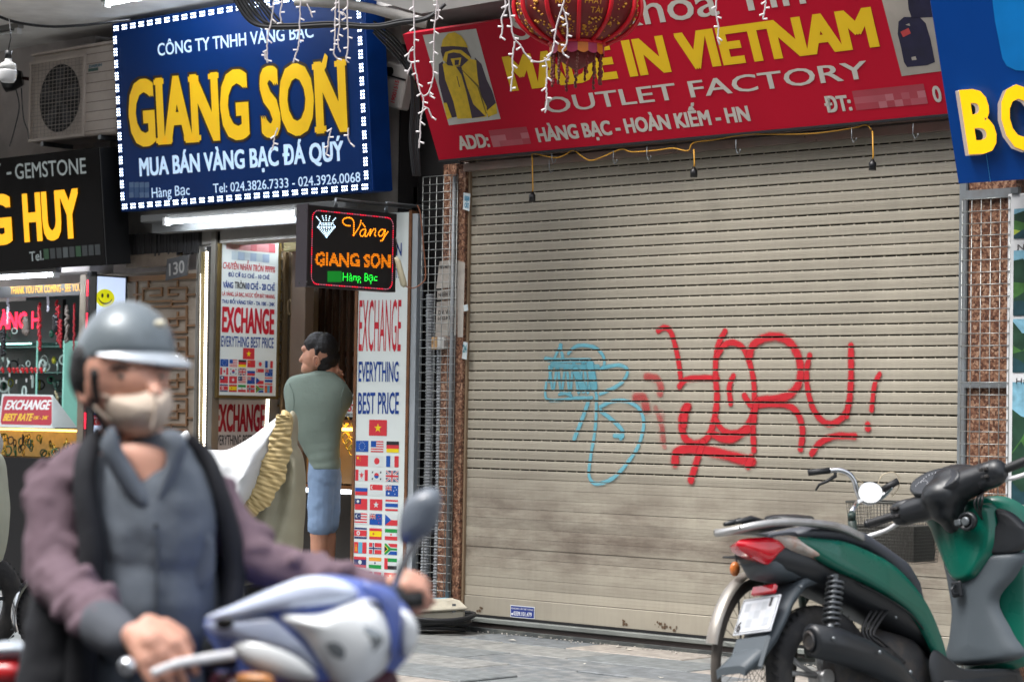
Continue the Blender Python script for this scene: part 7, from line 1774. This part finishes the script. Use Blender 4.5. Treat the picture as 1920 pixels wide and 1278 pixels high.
mb = MB(); puff(mb, [(184, 742), (228, 738), (262, 734), (286, 724), (306, 728), (322, 734), (322, 768), (306, 800), (284, 816), (256, 818), (226, 806), (200, 780)], ((262, 768), (290, 768)), .050, .03, lambda x, y, w: at(x, y, D2-.080+.0000062*(x-275)**2+.000006*(y-770)**2-w), 9, 6, .8); mb.build('face_mask', m_mask, rd)
mb = MB(); mb.tube(catmull([at(x, y, D2-.132+.0000062*(x-275)**2) for x, y in ((290, 730), (293, 750), (291, 775), (284, 805))], 5), .003, 5); mb.build('mask_seam', m_mask, rd)
mb = MB(); mb.tube(catmull([B_(*p) for p in ((205, 745, -.085), (180, 735, -.06), (162, 725, -.02))], 4), .0025, 5); mb.tube(catmull([B_(*p) for p in ((208, 790, -.07), (180, 765, -.06), (160, 742, -.02))], 4), .0025, 5); mb.build('mask_loop', m_mask, rd)
mb = MB(); mb.tube(catmull([B_(*p) for p in ((158, 705, -.03), (148, 712, -.03), (150, 735, -.03), (162, 752, -.04), (168, 735, -.05), (166, 712, -.05))], 4, True), .009, 8, closed=True); mb.ellip(B_(160, 728, -.03), .014, .012, .026); mb.build('ear', m_skin1, rd)
for x, b in ((228, -.085), (300, -.06)):
    mb = MB(); mb.ellip(B_(x, 706, b), .013, .008, .0058, nu=10, nv=6); mb.k = 1; mb.ellip(B_(x, 706, b-.005), .0065, .006, .0052, nu=8, nv=5); mb.build('eye', [mat('eye white', (190, 176, 164), .3), m_black], rd)
    mb = MB(); mb.tube([B_(x-22, 692, b), B_(x, 686, b-.010), B_(x+20, 692, b)], [.003, .0045, .003], 5); mb.build('eyebrow', m_hair, rd)
blob('hair', [('e', B_(205, 700, .02), (.068, .090, .085)), cap(B_(182, 700, -.07), B_(184, 752, -.06), .016, .010), ('e', B_(215, 675, .02), (.082, .096, .06))], m_hair, rd, .008, 2)
# helmet
m_hel = mat('satin grey helmet', (112, 122, 128), .34, .15, var=.1, coat=.15)
hc = B_(232, 655, .01); rings = []
fwd = (CR*.86-F0*.5).normalized(); sd_ = fwd.cross(ZU)
tilt = lambda f, s, u: hc+fwd*(f-u*.0)+sd_*s+ZU*(u+f*.02)
for j in range(12):
    t = pi/2*(1-j/11)*.999; r = cos(t)
    rings.append([tilt(.111*r*cos(q), .095*r*sin(q), .098*sin(t)-.012*(1-sin(t))+(-.040*max(0, .25-cos(q))*(1-sin(t)))) for q in [i*2*pi/36 for i in range(36)]])
last = rings[-1]; rings.append([p.lerp(hc, .06)-ZU*.004 for p in last])
mb = MB(); mb.loft(rings, caps=False); mb.build('helmet', m_hel, rd)
mb = MB(); rings = []
for e, dz, w in ((1.0, .0, 0), (1.22, -.010, 1), (1.42, -.024, 1), (1.48, -.029, 1), (1.42, -.032, 1), (1.0, -.012, 0)):
    rings.append([tilt(.111*cos(q)*(1+(e-1)*max(0, cos(q))**1.2), .097*sin(q)*(1+(e-1)*.12), -.010+dz*max(0, cos(q))) for q in [-1.45+2.9*i/20 for i in range(21)]])
mb.loft(rings, caps=False, closed_ring=False); mb.build('visor', mat('pale grey visor', (168, 178, 188), .25, .1, coat=.6), rd)
mb = MB(); mb.ellip(B_(300, 607, -.09), .014, .01, .008); mb.build('helmet_badge', mat('cream badge', (220, 214, 190), .4), rd)
mb = MB(); mb.tube(catmull([B_(*p) for p in ((165, 690, -.05), (172, 750, -.05), (195, 800, -.05), (228, 822, -.045))], 5), .0065, 6); mb.build('chin_strap', m_black, rd)
# clothes
m_pur = cloth('mauve sleeve', (110, 90, 100)); m_vest = cloth('black jacket', (30, 32, 38), .2); m_shirt = cloth('slate grey shirt', (98, 106, 116))
sh2 = [('e', B_(280, 985, -.01), (.165, .118, .19)), ('e', B_(278, 1120, -.01), (.16, .122, .2)), ('e', B_(262, 1290, .03), (.16, .125, .16)), cap(B_(180, 900, .02), B_(330, 895, .04), .058, .058), cap(B_(200, 1150, -.05), B_(330, 1150, -.04), .07, .07)]
rw = random.Random(8)
for k in range(22):
    x = rw.uniform(190, 380); y = rw.uniform(930, 1250); s_ = -1 if x < 285 else 1; L = rw.uniform(25, 60); z0 = -.112+.0000022*(x-280)**2
    sh2 += [cap(B_(x, y, z0), B_(x-s_*L*.35, y+L*.5, z0-.004), .004, .010), cap(B_(x-s_*L*.35, y+L*.5, z0-.004), B_(x-s_*L*.5, y+L, z0+.006), .010, .004)]
blob('shirt', sh2, m_shirt, rd, .0075, 4, noise=(.08, .012))
# open collar and skin at the neck
mb = MB(); fr = lambda x, y, w: at(x, y, D2-.118+.00012*abs(y-960)-w)
puff(mb, [(222, 838), (258, 832), (300, 840), (318, 860), (302, 900), (290, 945), (268, 915), (240, 875)], ((265, 870), (285, 905)), .012, .05, fr, 5, 5); mb.build('open_neck', m_skin1, rd)
mb = MB(); fr2 = lambda x, y, w: at(x, y, D2-.128-w)
puff(mb, [(196, 812), (214, 800), (232, 846), (262, 896), (288, 948), (268, 960), (238, 928), (205, 880), (188, 840)], ((212, 850), (262, 930)), .016, .02, fr2, 5, 5); mb.build('collar', m_shirt, rd)
mb = MB(); puff(mb, [(300, 812), (330, 806), (352, 830), (338, 880), (312, 925), (292, 948), (300, 900), (312, 858)], ((330, 840), (302, 920)), .016, .02, fr2, 5, 5); mb.build('collar', m_shirt, rd)
mb = MB(); 
for y in (985, 1040, 1095, 1150): mb.ellip(at(292+(y-985)*.02, y, D2-.15), .0055, .003, .0055, nu=8, nv=4)
mb.build('buttons', m_black, rd)
mb = MB(); mb.tube(catmull([at(x, y, D2-.137-.02*sin((y-950)/300*pi)) for x, y in ((290, 950), (292, 1020), (295, 1100), (294, 1180), (290, 1260))], 5), .004, 5); mb.build('placket', cloth('dark seam', (70, 76, 84)), rd)
mb = MB(); puff(mb, [(330, 1010), (395, 1000), (400, 1080), (365, 1100), (332, 1085)], ((350, 1045), (380, 1045)), .002, .02, lambda x, y, w: at(x, y, D2-.112-w), 4, 4, .2); mb.build('shirt_pocket', m_shirt, rd)
def wrinkle(prims, a, b, r, n, seed):
    # cloth rucked into oblique ridges round a limb
    rr_ = random.Random(seed); d = (b-a).normalized(); u = d.orthogonal().normalized(); w = d.cross(u)
    for k in range(n):
        q = (k+rr_.uniform(-.3, .3))/n; c = a.lerp(b, q); t0 = rr_.uniform(0, 6.28); sl_ = rr_.uniform(-.03, .03)
        p0 = c+(u*cos(t0)+w*sin(t0))*r*.86-d*sl_; p1 = c+(u*cos(t0+1.1)+w*sin(t0+1.1))*r*.90; p2 = c+(u*cos(t0+2.1)+w*sin(t0+2.1))*r*.84+d*sl_
        prims += [cap(p0, p1, .008, .019), cap(p1, p2, .019, .006)]
    return prims
sl = [cap(B_(145, 888, .04), B_(108, 930, .02), .062, .066), cap(B_(108, 930, .02), B_(98, 1065, -.05), .064, .058), ('e', B_(98, 1075, -.05), (.056, .056, .05)), cap(B_(102, 1078, -.06), B_(205, 1178, -.30), .057, .044)]
wrinkle(sl, B_(115, 900, .03), B_(98, 1060, -.05), .064, 9, 1); wrinkle(sl, B_(98, 1060, -.05), B_(200, 1176, -.29), .056, 10, 2)
blob('sleeve', sl, m_pur, rd, .0065, 4, noise=(.05, .010))
sl = [cap(B_(348, 886, .07), B_(374, 920, .05), .054, .058), cap(B_(374, 920, .05), B_(478, 1048, -.02), .058, .050), ('e', B_(482, 1054, -.02), (.048, .05, .044)), cap(B_(482, 1054, -.02), B_(712, 1104, -.08), .047, .034)]
wrinkle(sl, B_(370, 910, .06), B_(478, 1044, -.02), .056, 8, 3); wrinkle(sl, B_(480, 1050, -.02), B_(690, 1100, -.07), .043, 10, 4)
blob('sleeve', sl, m_pur, rd, .0065, 4, noise=(.05, .010))
blob('cuff', [cap(B_(195, 1172, -.29), B_(232, 1198, -.355), .050, .040)], cloth('grey cuff', (84, 88, 96)), rd, .009, 4)
blob('jacket_back', [('e', B_(190, 1180, .07), (.12, .10, .28)), ('e', B_(370, 1130, .10), (.10, .09, .26)), cap(B_(150, 868, .06), B_(360, 860, .09), .036, .036), cap(B_(130, 1100, .0), B_(110, 1330, -.02), .075, .09), cap(B_(405, 960, .07), B_(400, 1260, .05), .05, .07)], m_vest, rd, .011, 4, noise=(.08, .02))
def strap(pts, w, dep):
    mb = MB(); c = catmull([V((x, y, d)) for x, y, d in pts], 8); rings = []
    for i, p in enumerate(c):
        t = (c[min(i+1, len(c)-1)]-c[max(i-1, 0)]); nn = V((-t.y, t.x, 0)).normalized(); ww = w[0]+(w[1]-w[0])*i/(len(c)-1)
        rings.append([at(p.x+nn.x*ww*s, p.y+nn.y*ww*s, D2+p.z-.012*(1-s*s)-e) for s, e in ((-1, 0), (-.5, .006), (0, .008), (.5, .006), (1, 0), (1, -.02), (-1, -.02))])
    mb.loft(rings); return mb
strap([(196, 812, .02), (164, 850, -.07), (160, 920, -.105), (170, 1000, -.12), (172, 1060, -.125), (160, 1150, -.12), (150, 1290, -.1)], (19, 31), 0).build('jacket_front', m_vest, rd)
strap([(350, 822, .02), (388, 860, -.04), (410, 920, -.06), (432, 1000, -.06), (440, 1080, -.06), (430, 1160, -.08), (415, 1290, -.09)], (14, 27), 0).build('jacket_front', m_vest, rd)
blob('trousers', [cap(B_(200, 1400, .1), B_(330, 1420, -.35), .10, .08), cap(B_(330, 1420, -.35), B_(330, 1780, -.15), .075, .06), cap(B_(300, 1400, .2), B_(560, 1420, .0), .10, .08), cap(B_(560, 1420, .0), B_(540, 1760, .1), .075, .06), ('e', B_(240, 1390, .14), (.17, .14, .12))], cloth('dark trousers', (40, 42, 48)), rd, .012, 3)
for p in ((325, 1810, -.2), (545, 1800, .06)):
    mb = MB(); mb.ellip(B_(*p), .10, .05, .04); mb.build('shoe', m_black, rd)

# ---- the rider's scooter: white and blue nose, mirror, bars
D3 = 4.36; C_3 = lambda x, y, b=0.0: at(x, y, D3+b)
rs = thing('scooter', B_(430, 1560, 0), 'white and blue scooter ridden past close to the camera, large headlight and mirror', 'scooter')
m_rb = mat('blue gloss plastic', (84, 104, 176), .25, var=.05, coat=.7); m_rw = mat('white gloss plastic', (208, 218, 240), .2, var=.04, coat=.8); m_rl = mat('clear headlamp lens', (226, 230, 232), .08, var=.15, scale=9, coat=1); m_mar = mat('maroon plastic', (84, 32, 48), .35)
def C3f(off, curve=1.0):
    # nose surface: bulges towards the viewer round x=640, falls away to both sides
    return lambda x, y, w: at(x, y, D3+.00000085*curve*(x-640)**2*1.0+.0000006*(y-1190)**2-off-w)
def pan(name, pts, sp, hf, hb, M, off, curve=1.0, rings=6):
    mb = MB(); puff(mb, pts, sp, hf, hb, C3f(off, curve), rings, 5); return mb.build(name, M, rs)
pan('nose_body', [(384, 1160), (440, 1135), (510, 1104), (570, 1082), (630, 1078), (700, 1092), (752, 1125), (778, 1165), (776, 1215), (740, 1262), (700, 1330), (600, 1390), (480, 1390), (420, 1300), (395, 1210)], ((500, 1220), (680, 1200)), .05, .20, m_rb, 0)
pan('upper_panel', [(384, 1158), (440, 1132), (510, 1102), (575, 1080), (635, 1086), (672, 1110), (640, 1130), (570, 1138), (500, 1146), (430, 1162)], ((470, 1138), (610, 1106)), .022, .02, m_rw, .040)
pan('side_panel', [(386, 1166), (440, 1160), (505, 1152), (545, 1180), (585, 1222), (606, 1262), (570, 1244), (500, 1212), (430, 1196), (396, 1186)], ((440, 1178), (560, 1218)), .020, .02, m_rw, .038)
pan('headlight', [(520, 1152), (600, 1146), (668, 1122), (712, 1128), (738, 1165), (742, 1205), (724, 1250), (690, 1300), (640, 1310), (604, 1258), (562, 1196)], ((620, 1180), (680, 1210)), .055, .03, m_rl, .034)
pan('headlight_reflector', [(598, 1180), (650, 1160), (700, 1168), (718, 1200), (696, 1236), (650, 1246), (612, 1222)], ((640, 1200), (680, 1205)), .01, .02, mat('grey reflector', (150, 156, 160), .1, .6), .078)
pan('turn_signal', [(436, 1206), (470, 1196), (530, 1208), (578, 1240), (600, 1274), (560, 1282), (490, 1262), (450, 1236)], ((480, 1228), (560, 1256)), .022, .02, m_rl, .040)
pan('turn_signal', [(752, 1140), (776, 1156), (785, 1182), (778, 1212), (758, 1232), (748, 1200), (750, 1165)], ((765, 1175), (764, 1205)), .02, .03, m_rl, .02, .4)
pan('blue_fin', [(690, 1090), (740, 1108), (752, 1150), (744, 1215), (734, 1240), (730, 1190), (712, 1130), (676, 1108)], ((722, 1130), (740, 1190)), .012, .02, m_rb, .055)
pan('badge', [(406, 1162), (430, 1158), (438, 1168), (426, 1178), (408, 1176)], ((416, 1168), (428, 1168)), .004, .004, m_black, .062)
pan('lower_skirt', [(400, 1262), (500, 1268), (640, 1272), (740, 1258), (730, 1330), (640, 1420), (480, 1420), (410, 1330)], ((480, 1330), (660, 1330)), .05, .05, m_mar, .03)
pan('amber_lamp', [(446, 1262), (505, 1264), (512, 1290), (450, 1290)], ((470, 1276), (490, 1276)), .02, .01, mat('amber lens', (190, 130, 80), .2), .085)
# mirror and stem
mb = MB(); mb.tube(catmull([C_3(*p) for p in ((740, 1100, .1), (750, 1070, .1), (768, 1035, .1), (792, 1000, .1))], 5), .0075, 8); mb.build('mirror_stem', m_chrome, rs)
mb = MB(); puff(mb, [(748, 985), (756, 948), (778, 924), (806, 914), (824, 920), (828, 948), (818, 985), (796, 1008), (766, 1020), (750, 1012)], ((780, 980), (800, 950)), .03, .012, lambda x, y, w: at(x, y, D3+.10-w), 7, 6); mb.build('mirror', mat('grey mirror shell', (104, 112, 122), .35, coat=.3), rs)
# bars, grips, levers
mb = MB(); mb.tube([C_3(470, 1236, .02), C_3(360, 1240, -.03), C_3(270, 1246, -.08)], .015, 12); mb.build('grip', m_black, rs)
mb = MB(); mb.tube(catmull([C_3(*p) for p in ((440, 1226, -.05), (385, 1234, -.07), (330, 1244, -.10), (284, 1262, -.12))], 5), [.010]*6+[.009]*5+[.008]*5, 8); mb.build('brake_lever', mat('silver lever', (206, 206, 208)), rs)
mb = MB(); mb.tube([C_3(700, 1130, .18), C_3(790, 1122, .22)], .016, 12); mb.build('grip', m_black, rs)
mb = MB(); mb.ellip(C_3(240, 1248, -.10), .018, .018, .018); mb.build('bar_end', m_chrome, rs)
blob('handlebar_cover', [cap(C_3(420, 1215, .08), C_3(640, 1150, .16), .045, .05), cap(C_3(640, 1150, .16), C_3(735, 1120, .18), .045, .03)], m_blk, rs, .01, 3)
# body, wheels and seat below the frame
hR = (CR*.62-F0*.78); hR.z = 0; hR.normalize(); sR = hR.cross(ZU); GR = V((0, 0, -.13))
base = C_3(590, 1300, .1); base.z = 0
RF = lambda x, y, z: base+GR+hR*x+sR*y+ZU*z
wheel(rs, RF(.12, 0, .29), hR, .29, .04, m_sil2, m_tyre, nsp=5); wheel(rs, RF(-1.12, 0, .29), hR, .29, .045, m_sil2, m_tyre, nsp=5)
def rb_(x, hw, z0, z1, n=16): return [RF(x, hw*cos(2*pi*k/n), (z0+z1)/2+(z1-z0)/2*sin(2*pi*k/n)) for k in range(n)]
mb = MB(); mb.loft([rb_(-.05, .16, .35, .9), rb_(-.18, .2, .3, .88), rb_(-.26, .16, .3, .7)]); mb.build('leg_shield', m_rb, rs)
mb = MB(); mb.loft([rb_(-.2, .12, .28, .36), rb_(-.5, .13, .28, .42), rb_(-.7, .13, .35, .68), rb_(-1.2, .11, .48, .72), rb_(-1.4, .05, .6, .7)]); mb.build('body_shell', m_mar, rs)
mb = MB(); mb.loft([rb_(-.5, .08, .66, .72), rb_(-.7, .13, .66, .78), rb_(-1.2, .12, .70, .80), rb_(-1.35, .06, .72, .78)]); mb.build('seat', m_seat, rs)
mb = MB(); mb.tube([RF(.12, .05, .29), RF(-.05, .05, .8)], .02, 8); mb.tube([RF(.12, -.05, .29), RF(-.05, -.05, .8)], .02, 8); mb.build('fork', m_steel, rs)
mb = MB(); mb.loft([rb_(-.12, .05, .52, .58), rb_(.1, .07, .6, .66), rb_(.32, .05, .52, .58)]); mb.build('front_mudguard', m_rw, rs)
# a second bike's tail just entering at the lower left corner
o2 = thing('scooter', at(0, 1400, 5.2), 'red and grey scooter part at the very bottom left corner of the picture', 'scooter')
mb = MB(); puff(mb, [(-60, 1215), (10, 1200), (50, 1206), (66, 1222), (30, 1236), (-40, 1240)], ((-20, 1220), (30, 1218)), .05, .08, lambda x, y, w: at(x, y, 5.2-w), 5, 5); mb.build('grey_panel', mat('pale grey plastic', (168, 178, 188), .3, coat=.4), o2)
mb = MB(); puff(mb, [(-60, 1240), (10, 1228), (40, 1238), (44, 1262), (20, 1300), (-60, 1310)], ((-20, 1268), (20, 1264)), .06, .08, lambda x, y, w: at(x, y, 5.2-w), 5, 5); mb.build('red_panel', mat('red gloss plastic', (190, 40, 44), .25, coat=.7), o2)
